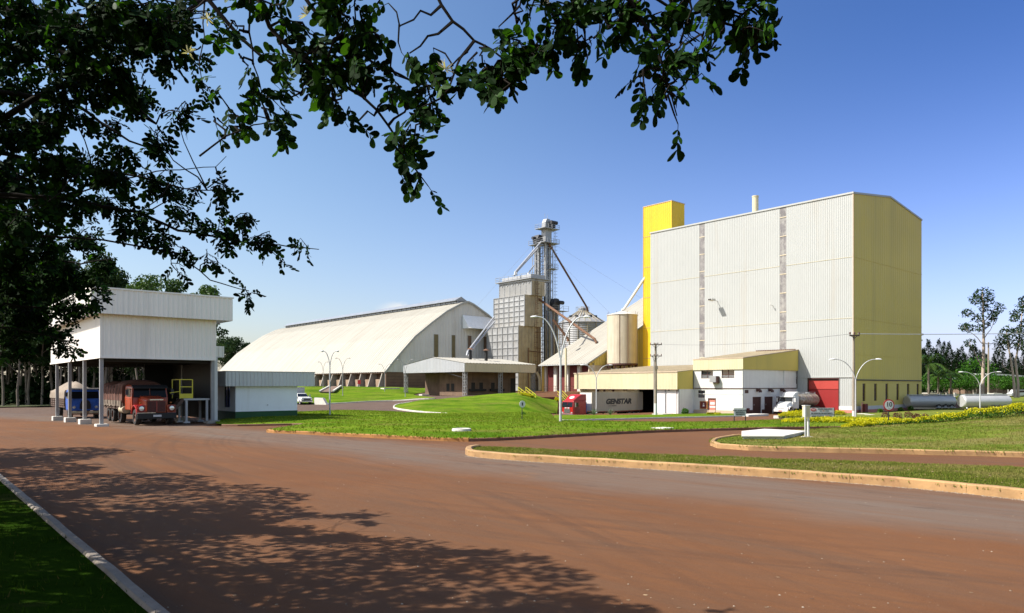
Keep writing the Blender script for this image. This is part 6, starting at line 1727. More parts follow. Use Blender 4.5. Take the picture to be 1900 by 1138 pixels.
# cables
def cable(a, b, sag, r, lab, m='steel_dark', grp='overhead cables'):
    pts = [lerp(Vector(a), Vector(b), k / 12) - Vector((0, 0, sag * 4 * (k / 12) * (1 - k / 12))) for k in range(13)]
    tag(MB().tube(pts, r, 5).build('cable', M[m], None), lab, 'cable', grp)
p2 = Vector(U2[1]); tp = lambda py: zrow(py, p2.y)
cable((p2.x + .3, p2.y - .15, tp(620)), at(1990, 616, 76), .12, .035, 'thick pale overhead cable running right from the brown pole', 'lamp_white')
cable((p2.x - .3, p2.y - .15, tp(620)), at(1216, 638, 106), .5, .012, 'thin cable hanging between the two utility poles')

def speed_sign():
    b = gp(1649, 791.5); s = b.y / F
    t = thing('speed_sign', 'round speed limit sign with black 10 and red rim', 'road sign', tuple(b), R(6))
    zc = (791.5 - 752) * s; r = 10.8 * s
    MB().bar((0, .03, 0), (0, .03, zc + r * .8), .05).build('post', M['steel_dark'], t)
    MB().lathe([(0, 0), (r, 0), (r, .02), (0, .02)], 40, (0, -.03, zc), 'y').build('sign_plate', M['sign_red'], t)
    MB().lathe([(0, 0), (r * .80, 0), (r * .80, .006), (0, .006)], 40, (0, -.037, zc), 'y').build('sign_face', M['sign_white'], t)
    text('10', r * 1.15, M['ink'], t, (0, -.042, zc + r * .10), (R(90), 0, 0), name='numerals', bold=.004)
    text('km/h', r * .22, M['sign_grey'], t, (0, -.042, zc - r * .45), (R(90), 0, 0))
speed_sign()
def round_back():
    b = gp(969, 783); s = b.y / F
    t = thing('round_sign', 'white oval road sign on a thin dark post on the lawn', 'road sign', tuple(b), R(30))
    zc = (783 - 750) * s; r = 6.4 * s
    MB().bar((0, .03, 0), (0, .03, zc + r), .045).build('post', M['steel_dark'], t)
    MB().lathe([(0, 0), (r, 0), (r, .02), (0, .02)], 32, (0, -.03, zc), 'y').build('sign_plate', M['sign_white'], t)
    MB().box(-.06, .06, -.04, -.032, zc - r * .45, zc + r * .45).build('sign_symbol', M['steel_dark'], t)
round_back()
def notice():
    b = gp(1373, 787.5); s = b.y / F
    t = thing('notice_board', 'small grey notice board on two dark posts in the lawn', 'sign', tuple(b), R(4))
    w = 11.2 * s; z0, z1 = (787.5 - 772.3) * s, (787.5 - 757.5) * s
    MB().box(-w, w, -.03, 0, z0, z1).build('board', M['sign_grey'], t)
    for x in (-w + .02, w - .02): MB().box(x - .03, x + .03, .001, .05, -.1, z1).build('post', M['steel_dark'], t)
    for k, l in enumerate(('PONTO DE ENCONTRO', 'EMERGENCIA E', 'TREINAMENTO')):
        text(l, (z1 - z0) * .24, M['ink'], t, (0, -.034, z1 - (z1 - z0) * (.30 + .24 * k)), (R(90), 0, 0), sx=.72, bold=.004)
notice()
def safety_board():
    b = gp(1524.5, 782.5); s = b.y / F
    t = thing('safety_board', 'wide grey safety board with red oval logo on posts above yellow shrubs', 'sign', tuple(b), R(3))
    w = 23 * s; z0, z1 = (782.5 - 775.5) * s, (782.5 - 757) * s; hh = z1 - z0
    MB().box(-w, w, -.04, 0, z0, z1).build('board', M['sign_grey'], t)
    for x in (-w - .03, w + .03): MB().box(x - .035, x + .035, -.03, .04, -.1, z1 + .03).build('post', M['steel_dark'], t)
    MB().box(-w, w, -.045, -.041, z0 + hh * .30, z0 + hh * .33).box(-w, w, -.045, -.041, z0, z0 + .03).build('divider', M['steel_dark'], t)
    l = MB().lathe([(0, 0), (1, 0), (1, .01), (0, .01)], 28, (0, 0, 0), 'y').build('logo', M['sign_red'], t, (-w * .69, -.052, z0 + hh * .80)); l.scale = (w * .24, 1, hh * .15)
    l2 = MB().lathe([(0, 0), (.72, 0), (.72, .005), (0, .005)], 28, (0, 0, 0), 'y').build('logo_field', M['sign_white'], l, (0, -.006, 0)); l2.scale = (1, 1, .35)
    ts = hh * .175
    text('ESTAMOS TRABALHANDO', ts, M['ink'], t, (w * .27, -.047, z0 + hh * .88), (R(90), 0, 0), sx=.70, bold=.004)
    text('HA         DIAS', ts, M['ink'], t, (w * .20, -.047, z0 + hh * .69), (R(90), 0, 0), sx=.9)
    text('051', ts * 1.15, M['ink_orange'], t, (w * .17, -.047, z0 + hh * .69), (R(90), 0, 0), bold=.004)
    text('SEM ACIDENTES COM AFASTAMENTO', ts, M['ink'], t, (0, -.047, z0 + hh * .45), (R(90), 0, 0), sx=.74, bold=.004)
    text('NOSSO RECORDE E              DIAS', ts, M['ink'], t, (0, -.047, z0 + hh * .16), (R(90), 0, 0), sx=.8, bold=.004)
    text('1290', ts * 1.15, M['ink_orange'], t, (w * .42, -.047, z0 + hh * .16), (R(90), 0, 0), bold=.004)
safety_board()
def meter_post():
    b = gp(1496, 817); b.z = LAWNS['right'][1](b.x, b.y); s = b.y / F
    t = thing('meter_cabinet', 'grey meter cabinet on two white legs beside the concrete slab', 'cabinet', tuple(b), R(14))
    z0, z1 = (817 - 780) * s, (817 - 759.5) * s; w = 5.4 * s
    MB().box(-w, w, -.11, .11, z0, z1).build('cabinet', M['tan_sheet'], t, bevel=.01)
    MB().box(-w - .02, w + .02, -.13, .13, z1, z1 + .03).build('cap', M['white_paint'], t)
    for x in (-w * .82, w * .82):
        l = MB().box(x - .035, x + .035, -.035, .035, 0, z0 if x > 0 else z1 - .05)
        l.build('leg', M['white_paint'], t) if x > 0 else MB().box(x - .06, x + .02, -.15, -.112, 0, z1 - .02).build('leg', M['white_paint'], t)
    MB().box(-w - .1, w + .1, -.2, .1, -.05, .02).build('foot', M['white_concrete'], t)
meter_post()
def slab():
    q = [gp(1376, 819.5), gp(1486, 812.5), gp(1428, 807.5), gp(1374, 813.5)]
    z = LAWNS['right'][1](q[0].x, q[0].y)
    c = gp(1376, 824)
    n = gp(1452, 818.8); pts = [(gp(1376, 821.5).x, gp(1376, 821.5).y), (gp(1456, 821.8).x, gp(1456, 821.8).y), (gp(1498, 811.5).x, gp(1498, 811.5).y), (gp(1418, 807.3).x, gp(1418, 807.3).y), (gp(1376, 812).x, gp(1376, 812).y)]
    ct = (sum(p[0] for p in pts) / 5, sum(p[1] for p in pts) / 5)
    t = thing('cistern', 'low white concrete cistern with a slab lid set in the lawn', 'cistern', (ct[0], ct[1], z - .02))
    loc = [(p[0] - ct[0], p[1] - ct[1]) for p in pts]
    MB().prism([(x * .96, y * .96) for x, y in loc], -.1, .12, 'z').build('wall', M['white_concrete'], t)
    MB().prism(loc, .123, .20, 'z').build('lid', M['white_concrete'], t, bevel=.02)
slab()
def ring():
    b = gp(856.5, 808); b.z = LAWNS['centre'][1](b.x, b.y); s = b.y / F; r = 18 * s
    t = thing('well_ring', 'round white concrete well ring lying in the central lawn', 'well ring', tuple(b))
    MB().lathe([(r * .72, -.05), (r * .72, .10), (r * .80, .13), (r * .96, .12), (r, .06), (r, -.05)], 36).build('rim', M['white_concrete'], t, smooth=40)
    MB().lathe([(0, .03), (r * .72, .03)], 30).build('fill', M['soil'], t)
ring()
def flat_slab(px, py, w, d, h, lab, name='concrete_cover', m='white_concrete', rz=GA):
    b = gp(px, py); 
    o = MB().box(-w / 2, w / 2, -d / 2, d / 2, -.1, h).build(name, M[m], None, (b.x, b.y, b.z + .10), rz, bevel=.02)
    tag(o, lab, 'concrete cover')
flat_slab(1229, 799.5, 1.1, .9, .08, 'small white concrete cover in the central lawn near its kerb')
flat_slab(1228, 771, 2.2, 2.0, .16, 'white concrete cover beside the foot of the concrete utility pole')
flat_slab(1395, 772.5, 5.5, 2.2, .20, 'white concrete apron before the brown office doors', m='white_concrete')
flat_slab(1446, 776.5, 1.6, .7, .25, 'short white kerb block ahead of the tanker truck')
flat_slab(1500, 780, 4.0, .6, .22, 'white kerb strip below the safety board')
flat_slab(1602, 770.5, 1.6, 1.2, .12, 'white cover near the corner of the tall plant')
flat_slab(1614, 772, 1.6, .8, .10, 'thin white slab in the lawn right of the white cover')
flat_slab(724, 756 if False else 724, 4.0, 1.5, .35, 'white concrete block on the bank below the warehouse corner')
flat_slab(787, 740 if False else 734.5, 1.8, 1.2, .2, 'small white slab in the grass beside the open shed')
def ramp_wall():
    Y = 117.5; a = at(583, HZ, Y); z = zrow(752, Y)
    s = Y / F
    o = MB().prism([(0, -.3), (33 * s, -.3), (33 * s, 0), (22 * s, 14 * s), (0, 14.5 * s)], 0, .5, 'y').build('ramp_wall', M['white_concrete'], None, (a.x, a.y, z - .05), R(-32))
    tag(o, 'white sloping concrete ramp wall beside the box pickup', 'ramp wall')
ramp_wall()
def bank_ramp():
    a, b, c, d = gp(594, 731), gp(617, 731), gp(632, 720.3), gp(613, 720.3)
    t = thing('drain_chute', 'dark sloping concrete chute down the bank below the warehouse', 'drain chute', tuple(a))
    up = Vector((0, 0, .42)); q = [p - a + up for p in (a, b, c, d)]
    mb = MB(); mb.frame([*[p - Vector((0, 0, .6)) for p in q], *q]); mb.build('bed', M['brown_concrete'], t)
    mb = MB(); mb.bar(q[1] + Vector((.1, 0, .1)), q[2] + Vector((.1, 0, .1)), .35, .3); mb.bar(q[0] + Vector((-.1, 0, .1)), q[3] + Vector((-.1, 0, .1)), .3, .25); mb.build('edge', M['white_concrete'], t)
bank_ramp()
def retaining():
    a = at(986, HZ, 120); zt = zrow(737.5, 120)
    b = at(1052, HZ, 124)
    o = MB()
    d = (b - a).normalized(); n = Vector((-d.y, d.x, 0)); L = (b - a).length
    o = MB().box(0, L, 0, .5, -1.6, 0).build('retaining_wall', M['red_wall'], None, (a.x, a.y, zt), math.atan2(d.y, d.x))
    tag(o, 'low dark red retaining wall above the grass hump, left of the red cab', 'wall')
    st = thing('steps', 'short steps with yellow hand rails beside the open shed', 'steps', (at(982, HZ, 119).x, 119, zrow(743, 119)), GA)
    mb = MB()
    for k in range(6): mb.box(-.7, .7, k * .34 - .5, k * .34 - .16, -.4, .18 + k * .19)
    mb.build('tread', M['concrete'], st)
    for x in (-.85, .85):
        r = MB(); 
        for h in (.95, .5): r.bar((x, -.7, h), (x, 1.8, h + 1.25), .07)
        for k in range(4): y = -.7 + k * .83; r.bar((x, y, -.2), (x, y, .95 + (y + .7) * .5), .06)
        r.build('rail', M['yellow_rail'], st)
    s2 = thing('steps', 'small yellow railed steps just behind the red truck cab', 'steps', (at(1052, HZ, 121).x, 121, zrow(752, 121)), GA)
    mb = MB()
    for k in range(5): mb.box(-.5, .5, k * .3, k * .3 + .28, -.4, .2 + k * .3)
    mb.build('tread', M['concrete'], s2)
    for x in (-.6, .6): MB().bar((x, -.3, .9), (x, 1.7, 2.4), .07).bar((x, -.3, .4), (x, 1.7, 1.9), .06).bar((x, -.3, 0), (x, -.3, .9), .06).build('rail', M['yellow_rail'], s2)
    # guard rail along the terrace
    g = thing('guard_rail', 'thin rusty guard rail along the terrace edge before the red doors', 'railing', (at(1008, HZ, 131).x, 131, zrow(728, 131)), 0)
    L = at(1064, HZ, 131).x - at(1008, HZ, 131).x
    mb = MB()
    for k in range(6): mb.bar((L * k / 5, 0, 0), (L * k / 5, 0, 1.1), .07)
    mb.build('post', M['rust'], g)
    MB().bar((0, 0, 1.1), (L, 0, 1.1), .06).bar((0, 0, .6), (L, 0, .6), .05).build('rail', M['rust'], g)
    p = thing('concrete_post', 'plain tall cream post standing before the red doors', 'post', (at(1050, HZ, 132).x, 132, zrow(728, 132)))
    MB().tube([V(0, 0, 0), V(0, 0, (728 - 646) * 132 / F)], .2, 10).build('pole', M['cream'], p); MB().tube([V(0, 0, 8.1), V(-.1, 0, 8.9)], .05, 5).build('spike', M['rust'], p)
retaining()
# low wall posts and small buildings beyond the plant
for k, px in enumerate((1717, 1745, 1757, 1772, 1808, 1846)):
    Y = 176; z = zrow(737.5, Y); x = at(px, HZ, Y).x
    o = MB().box(-.22, .22, -.22, .22, -.2, 1.05).box(-.28, .28, -.28, .28, 1.051, 1.15).build('gate_pier', M['concrete'] if k != 3 else M['white_concrete'], None, (x, Y, z))
    tag(o, 'short pale concrete pier under the clipped street trees', 'pier', 'concrete piers under the clipped trees')
def kiosk(px, Y, py, w, d, h, lab, wallm='beige_paint'):
    z = zrow(py, Y); p = at(px, HZ, Y)
    t = thing('kiosk', lab, 'kiosk', (p.x, p.y, z))
    MB().box(-w / 2, w / 2, 0, d, 0, h).build('wall', M[wallm], t)
    MB().box(-w / 2 - .2, w / 2 + .2, -.2, d + .2, h, h + .18).build('roof', M['white_concrete'], t)
kiosk(1729, 172, 740, 1.9, 2, 1.2, 'low cream box with flat roof beside the left tank trailer')
kiosk(1851, 170, 738, 1.6, 1.5, .85, 'low white box on the far lawn beneath the right trees', 'white_concrete')
def far_house():
    Y = 215; p = at(1790, HZ, Y); z = zrow(731, Y)
    t = thing('low_building', 'long low building with pale flat roof beyond the clipped trees', 'building', (p.x, p.y, z))
    MB().box(0, 22, 0, 8, 0, 4.2).build('wall', M['brown_concrete'], t)
    MB().box(-2, 12, -1.0, 9, 4.4, 4.9).build('roof', M['light_sheet'], t)
    MB().frame([(6, -2, 5.6), (17, -2, 5.0), (17, 7, 5.0), (6, 7, 5.6), (6, -2, 6.2), (17, -2, 5.4), (17, 7, 5.4), (6, 7, 6.2)]).build('canopy', M['white_sheet'], t)
    MB().bar((12, -1.5, 0), (12, -1.5, 5.2), .2).build('post', M['white_paint'], t)
far_house()
def hydrant():
    o0 = PLANT[1]; p = o0 + DB * 2.2 - DA * .9
    t = thing('pump_box', 'dark red pump box with pipe beside the first olive wall window', 'pump', (p.x, p.y, gz(p.x, p.y)), GA)
    MB().box(-.5, .5, -.3, .3, .2, 1.5).build('cabinet', M['red_wall'], t); MB().box(-.55, .55, -.35, .35, 0, .2).build('base', M['steel_dark'], t)
    MB().tube([V(-1.0, 0, 0), V(-1.0, 0, 1.4), V(-.8, 0, 1.7)], .12, 8).build('pipe', M['brown_paint'], t)
hydrant()
# ---------------------------------------------------------------- vegetation
random.seed(21)
class LF:
    """leaves gathered into one crown mesh"""
    def __init__(s): s.v = []; s.f = []
    def card(s, c, d, n, L, W):
        d = d.normalized(); w = d.cross(n); w = w.normalized() if w.length > 1e-4 else d.orthogonal().normalized()
        b = len(s.v)
        for fx, fw in ((0, 0), (.35, .5), (.75, .42), (1, 0), (.75, -.42), (.35, -.5)):
            p = c + d * L * fx + w * W * fw; s.v.append((p.x, p.y, p.z))
        s.f.append(tuple(range(b, b + 6)))
    def leaflet(s, c, d, n, L, W):
        w = d.cross(n); w = w.normalized() if w.length > 1e-4 else d.orthogonal().normalized()
        n2 = w.cross(d).normalized()
        b = len(s.v); cup = rnd(-.12, .12) * L
        for fx, fw, q in ((0, .05, 0), (.22, .30, 1), (.5, .47, 1), (.76, .46, 1), (.93, .26, .6), (1.0, 0, 0), (.93, -.26, .6), (.76, -.46, 1), (.5, -.47, 1), (.22, -.30, 1), (0, -.05, 0)):
            p = c + d * (L * fx) + w * (W * fw) + n2 * (cup * q * abs(fw) * 2 - .10 * L * fx * fx)
            s.v.append((p.x, p.y, p.z))
        s.f.append(tuple(range(b, b + 11)))
    def mesh(s, name, m):
        me = bpy.data.meshes.new(name); me.from_pydata(s.v, [], s.f); me.materials.append(m); return me
    def build(s, name, m, parent=None, loc=None):
        o = bpy.data.objects.new(name, s.mesh(name, m)); COL.objects.link(o)
        if parent is not None: o.parent = parent
        if loc is not None: o.location = loc
        return o
def rdir():
    while True:
        v = Vector((rnd(-1, 1), rnd(-1, 1), rnd(-1, 1)))
        if .05 < v.length < 1: return v.normalized()
def inball():
    while True:
        v = Vector((rnd(-1, 1), rnd(-1, 1), rnd(-1, 1)))
        if v.length < 1: return v
def wig(a, b, n, amp):
    a = Vector(a); b = Vector(b)
    return [lerp(a, b, k / n) + (rdir() * amp if 0 < k < n else Vector()) for k in range(n + 1)]

# --- eucalyptus trees: pale bare stems, open clumped crowns
def euc_meshes(seed, h, spread, clear, nclump, leafm, dens=130, lw=.34, double=False):
    random.seed(seed)
    tr = MB(); lf = LF()
    top = Vector((rnd(-.5, .5), rnd(-.5, .5), h * .93))
    stem = wig((0, 0, -.4), top, 7, h * .012)
    r0 = h * .0085
    tr.tube(stem, [r0 * (1.15 - .95 * k / 7) for k in range(8)], 8)
    cl = []
    for k in range(nclump):
        u = clear + (1 - clear) * ((k + .5) / nclump); i = min(6, int(u * 7)); base = lerp(stem[i], stem[i + 1], u * 7 - i) if u < 1 else stem[-1]
        a = k * 2.4 + rnd(-.4, .4); R0 = spread * (1 - .75 * ((u - clear) / (1 - clear)) ** 1.5) * rnd(.45, 1.0)
        tip = base + Vector((math.cos(a) * R0, math.sin(a) * R0, R0 * rnd(.35, .9) + h * .02))
        tr.tube(wig(base - Vector((0, 0, R0 * .25)), tip, 3, R0 * .06), [r0 * .38, r0 * .28, r0 * .18, r0 * .08], 5)
        cl.append((tip, spread * rnd(.24, .42)))
        if random.random() < .6: cl.append((lerp(base, tip, .6) + rdir() * spread * .15, spread * rnd(.18, .3)))
    cl.append((top + Vector((0, 0, h * .03)), spread * .34))
    for c, rr in cl:
        for _ in range(int(dens * (rr / (spread * .3)) ** 1.6)):
            v = inball(); v = v.normalized() * v.length ** .6
            p = c + Vector((v.x * rr * 1.15, v.y * rr * 1.15, v.z * rr * .72))
            d = (rdir() + Vector((0, 0, -.9))).normalized(); lf.card(p, d, rdir(), lw * rnd(.6, 1.4), lw * rnd(.3, .6))
    return tr, lf.mesh('foliage', leafm)
def tree_from(mk, bark):
    tr, me = mk
    def place(lab, cat, loc, sc, rz, grp, name='eucalyptus_tree'):
        t = thing(name, lab, cat, loc, rz, grp); t.scale = (sc, sc, sc)
        return t
    return tr, me
def make_tree(mk, bark, name, lab, grp, loc, sc, rz, cat='tree'):
    t = thing(name, lab, cat, loc, rz, grp); t.scale = (sc, sc, sc)
    mk[0].build('trunk', bark, t, smooth=60)
    o = bpy.data.objects.new('crown', mk[1]); COL.objects.link(o); o.parent = t
    return t
def place_copy(src, loc, sc, rz, lab=None, zs=1.0):
    c = copy_tree(src); c.location = loc; c.rotation_euler = (0, 0, rz); c.scale = (sc, sc, sc * zs)
    if lab: c['label'] = lab
    return c

LG, LL = 'eucalyptus trees of the dark grove on the left', 'dark eucalyptus with pale bare stem in the grove behind the truck shelter'
protos = []
for k in range(5):
    mk = euc_meshes(100 + k, 17, 3.6, .42 if k % 2 else .3, 11, M['leaf_euc'], 150, .42)
    protos.append(mk)
random.seed(5)
spots = []
# rows of the grove: front edge near the yard, then deeper rows
for row, (Y, n, a, b) in enumerate(((123, 17, -110, 330), (131, 17, -80, 350), (140, 17, -110, 370), (150, 17, -80, 380), (162, 17, -100, 385), (176, 17, -80, 385))):
    for k in range(n):
        px = lerp(a, b, (k + rnd(.1, .9)) / n); Yk = Y + rnd(-4, 4); X = (px - CX) / F * Yk
        if Yk < 84: continue
        cap = 400 if px < 215 else 572 if px < 395 else 642
        spots.append((X, Yk, min(1.2 + .4 * random.random(), (zrow(cap, Yk) - gz(X, Yk)) / 17.6)))
done = {}
for i, (x, y, s) in enumerate(spots):
    k = i % 5; loc = (x, y, gz(x, y) - .1)
    if k not in done: done[k] = make_tree(protos[k], M['bark_euc'], 'eucalyptus_tree', LL, LG, loc, s, rnd(0, 6))
    else: place_copy(done[k], loc, s, rnd(0, 6), None, rnd(.9, 1.12))
# dark undergrowth between the stems
random.seed(17); lf = LF()
for _ in range(9000):
    px = rnd(-160, 388); Y = rnd(126, 196); X = (px - CX) / F * Y
    if X > -48 and Y > 120 and px > 405: continue
    hh = 3.0 + 9.5 * max(0, noise.noise((X * .12, Y * .12, 3)) + .35) * sstep((Y - 120) / 40)
    lf.card(Vector((X, Y, gz(X, Y) + hh * random.random())), rdir() + Vector((0, 0, -.3)), rdir(), rnd(.8, 1.8), rnd(.5, 1.1))
tag(lf.build('undergrowth', M['leaf_pine']), 'dense dark undergrowth filling the gaps between the grove stems', None, None, 'stuff')
# brighter crowns that rise over the shelter and beside it
G2 = 'green crowned trees rising behind the shelter roof'
def crown_over(px, Y, top, sp, seed, lab, clear=.45, m='leaf_euc_green', lw=.36):
    X = (px - CX) / F * Y; z = gz(X, Y); h = zrow(top, Y) - z
    mk = euc_meshes(seed, h, sp, clear, 12, M[m], 170, lw)
    return make_tree(mk, M['bark_euc'], 'eucalyptus_tree', lab, None, (X, Y, z), 1, 0)
crown_over(285, 82, 512, 3.6, 31, 'round green tree top showing above the middle of the shelter roof')
crown_over(252, 84, 522, 2.8, 36, 'paler tree top showing above the left of the shelter roof, next to the branch tips')
crown_over(332, 84, 516, 2.4, 32, 'upright tree top right of the round one above the shelter roof')
crown_over(384, 82, 528, 2.6, 33, 'dark tree top standing above the right end of the shelter roof')
crown_over(412, 285, 628, 7.5, 34, 'tree between the shelter and the warehouse roof, taller one', .3, 'leaf_euc', .75)
crown_over(434, 292, 629, 6.5, 35, 'tree just left of the warehouse roof curve', .3, 'leaf_euc', .75)
crown_over(457, 298, 637, 5.5, 37, 'rightmost small tree peeping over the warehouse roof curve', .3, 'leaf_euc', .75)
# --- tall eucalypts on the right
def right_euc(px, base_row, top_row, Y, forks, clumps, lab, seed, lean=0.0, scale=1.0):
    random.seed(seed)
    s = Y / F; p = at(px, HZ, Y); z = zrow(base_row, Y)
    t = thing('eucalyptus_tree', lab, 'tree', (p.x, p.y, z))
    def L(q): return Vector(((q[0] - px) * s, rnd(-1.2, 1.2) if len(q) < 3 else q[2], (base_row - q[1]) * s))
    tr = MB(); lf = LF()
    for pts, r0, r1 in forks:
        P = [L(q if len(q) > 2 else (q[0], q[1], 0)) for q in pts]
        D = []
        for a, b in zip(P, P[1:]): D += [lerp(a, b, k / 3) + (rdir() * .06 if k else Vector()) for k in range(3)]
        D.append(P[-1]); n = len(D)
        tr.tube(D, [lerp(r0, r1, k / (n - 1)) for k in range(n)], 8)
    for cx, cy, rx, ry in clumps:
        rx *= .80; ry *= .95; c = L((cx + rnd(-2, 2), cy)); n = int(rx * ry * 1.5)
        for _ in range(n):
            v = inball(); v = v.normalized() * v.length ** .7 * (1 + .45 * noise.noise(v * 2.2 + c))
            q = c + Vector((v.x * rx * s, v.y * rx * s * .9, v.z * ry * s))
            lf.card(q, (rdir() + Vector((0, 0, -.8))).normalized(), rdir(), rnd(.28, .62), rnd(.12, .26))
        tr.tube(wig(c - Vector((0, 0, ry * s)), c + Vector((0, 0, ry * s * .3)), 2, .2), [.07, .05, .03], 5)
    tr.build('trunk', M['bark_pale'], t, smooth=60); lf.build('crown', M['leaf_euc'], t)
right_euc(1822, 731, 531, 150, [([(1822, 733), (1824, 690), (1825, 620), (1824, 570), (1823, 540)], .42, .07), ([(1822, 680), (1815, 668), (1806, 650), (1798, 640)], .16, .06), ([(1825, 640), (1808, 622), (1790, 610)], .1, .04), ([(1825, 630), (1838, 612), (1846, 590)], .1, .04), ([(1824, 600), (1810, 585), (1800, 575)], .1, .04), ([(1824, 600), (1840, 580), (1850, 572)], .1, .04)],
          [(1822, 546, 22, 13), (1806, 556, 15, 10), (1836, 558, 15, 10), (1846, 572, 13, 12), (1796, 580, 15, 8), (1812, 590, 14, 9), (1838, 586, 12, 10), (1785, 606, 11, 7), (1800, 606, 16, 9), (1817, 608, 12, 8), (1848, 590, 8, 8), (1795, 636, 14, 8), (1806, 644, 9, 6), (1826, 572, 12, 8), (1835, 600, 9, 6)], 'tall single stemmed eucalyptus with open layered crown right of the plant', 51)
right_euc(1884, 734, 560, 142, [([(1884, 738), (1880, 700), (1876, 670), (1871, 640), (1866, 612)], .28, .06), ([(1890, 738), (1888, 700), (1884, 668), (1890, 640), (1895, 600), (1898, 560)], .26, .06), ([(1876, 690), (1866, 684), (1858, 676)], .09, .04)],
          [(1866, 616, 16, 12), (1856, 630, 14, 10), (1876, 634, 16, 12), (1888, 640, 14, 10), (1860, 650, 12, 8), (1900, 560, 16, 14), (1893, 580, 14, 10), (1884, 590, 10, 7), (1903, 600, 16, 12), (1880, 612, 12, 8), (1897, 622, 16, 12), (1910, 640, 16, 14), (1845, 640, 9, 6)], 'pair of slanting pale stems with ragged crown at the right edge', 52)
right_euc(1930, 738, 520, 136, [([(1930, 740), (1926, 690), (1930, 640), (1934, 560)], .32, .06)], [(1930, 540, 24, 18), (1912, 570, 16, 12), (1950, 580, 22, 16), (1930, 600, 26, 16), (1915, 600, 12, 9), (1955, 630, 20, 14), (1918, 545, 12, 9)], 'large eucalyptus cut off by the right edge of the view', 53)
# --- pine plantation on the rise behind
def pine_mesh(seed, h, r):
    random.seed(seed); lf = LF(); tr = MB()
    tr.tube([V(0, 0, -.4), V(0, 0, h)], [h * .016, h * .003], 6)
    n = 950
    for k in range(n):
        u = random.random() ** .8; z = h * (.10 + .9 * u); a = rnd(0, 6.283); lay = .72 + .28 * math.sin(z * 5.2 + a)
        rr = r * (1 - u) ** .85 * rnd(.3, 1.0) * lay + .05
        p = Vector((math.cos(a) * rr, math.sin(a) * rr, z - rr * .12)); d = Vector((math.cos(a), math.sin(a), rnd(-.35, .25)))
        lf.card(p, d, Vector((0, 0, 1)) + rdir() * .7, rnd(.5, 1.0) * (1.1 - .75 * u), rnd(.25, .5) * (1.1 - .7 * u))
    for k in range(20): lf.card(Vector((0, 0, h - k * .06)), rdir() + Vector((0, 0, .9)), rdir(), .6, .16)
    return tr, lf.mesh('foliage', M['leaf_pine'])
pp = [pine_mesh(200 + k, 12, 3.1 + .3 * k) for k in range(4)]
PG, PL = 'conifers of the dark plantation on the right', 'dark pointed conifer in the plantation beyond the clipped trees'
random.seed(11); done = {}; i = 0
for row, (Y, n) in enumerate(((238, 26), (248, 26), (258, 26), (269, 26), (281, 26), (294, 24))):
    for k in range(n):
        px = lerp(1690, 2040, (k + rnd(.1, .9)) / n); Yk = Y + rnd(-4, 4); X = (px - CX) / F * Yk
        top = 655 + 9 * math.sin(px * .021) + rnd(-9, 11) - row * 1.5; z = gz(X, Yk)
        if row < 3: top += (3 - row) * 9
        s = (zrow(top, Yk) - z) / 12
        v = i % 4; i += 1
        if v not in done: done[v] = make_tree(pp[v], M['bark'], 'pine_tree', PL, PG, (X, Yk, z), s, rnd(0, 6))
        else: place_copy(done[v], (X, Yk, z), s, rnd(0, 6))
# --- clipped round street trees
def round_mesh(seed, h, r, stem, n=900, lw=.30):
    random.seed(seed); lf = LF(); tr = MB()
    tr.tube(wig((0, 0, -.3), (0, 0, stem + r * .5), 3, .06), [.16, .13, .11, .07], 7)
    for _ in range(n):
        v = inball().normalized() * rnd(.55, 1.0); b = 1 + .16 * noise.noise(v * 2.3 + Vector((seed, 0, 0)))
        p = Vector((v.x * r * b, v.y * r * b, stem + (h - stem) * .5 + v.z * (h - stem) * .5 * b))
        lf.card(p, (v + rdir() * .8 + Vector((0, 0, -.3))).normalized(), rdir(), lw * rnd(.6, 1.4), lw * rnd(.4, .8))
    for k in range(5): a = k * 1.26; tr.tube([V(0, 0, stem * .8), V(math.cos(a) * r * .5, math.sin(a) * r * .5, stem + (h - stem) * .45)], [.07, .03], 5)
    return tr, lf.mesh('foliage', M['leaf_tree'])
rp = [round_mesh(300 + k, 5.0, 2.6 + .2 * k, 1.7) for k in range(3)]
RG, RL = 'clipped round trees in a row at the far right', 'clipped round green tree in the row right of the plant'
done = {}
random.seed(13)
for i, px in enumerate((1722, 1737, 1752, 1767, 1781, 1795, 1808, 1849, 1862, 1875, 1893, 1912, 1932)):
    Y = 186 + rnd(-3, 5); X = (px - CX) / F * Y; z = zrow(736.5, Y); v = i % 3; s = rnd(.98, 1.2)
    if v not in done: done[v] = make_tree(rp[v], M['bark_euc'], 'round_tree', RL, RG, (X, Y, z), s, rnd(0, 6))
    else: place_copy(done[v], (X, Y, z), s, rnd(0, 6))
mk = round_mesh(340, 7.6, 3.4, 2.0, 1300, .36)
make_tree(mk, M['bark_euc'], 'round_tree', 'larger dome shaped green tree behind the clipped row', None, ((1812 - CX) / F * 200, 200, zrow(735, 200)), 1.4, 0)
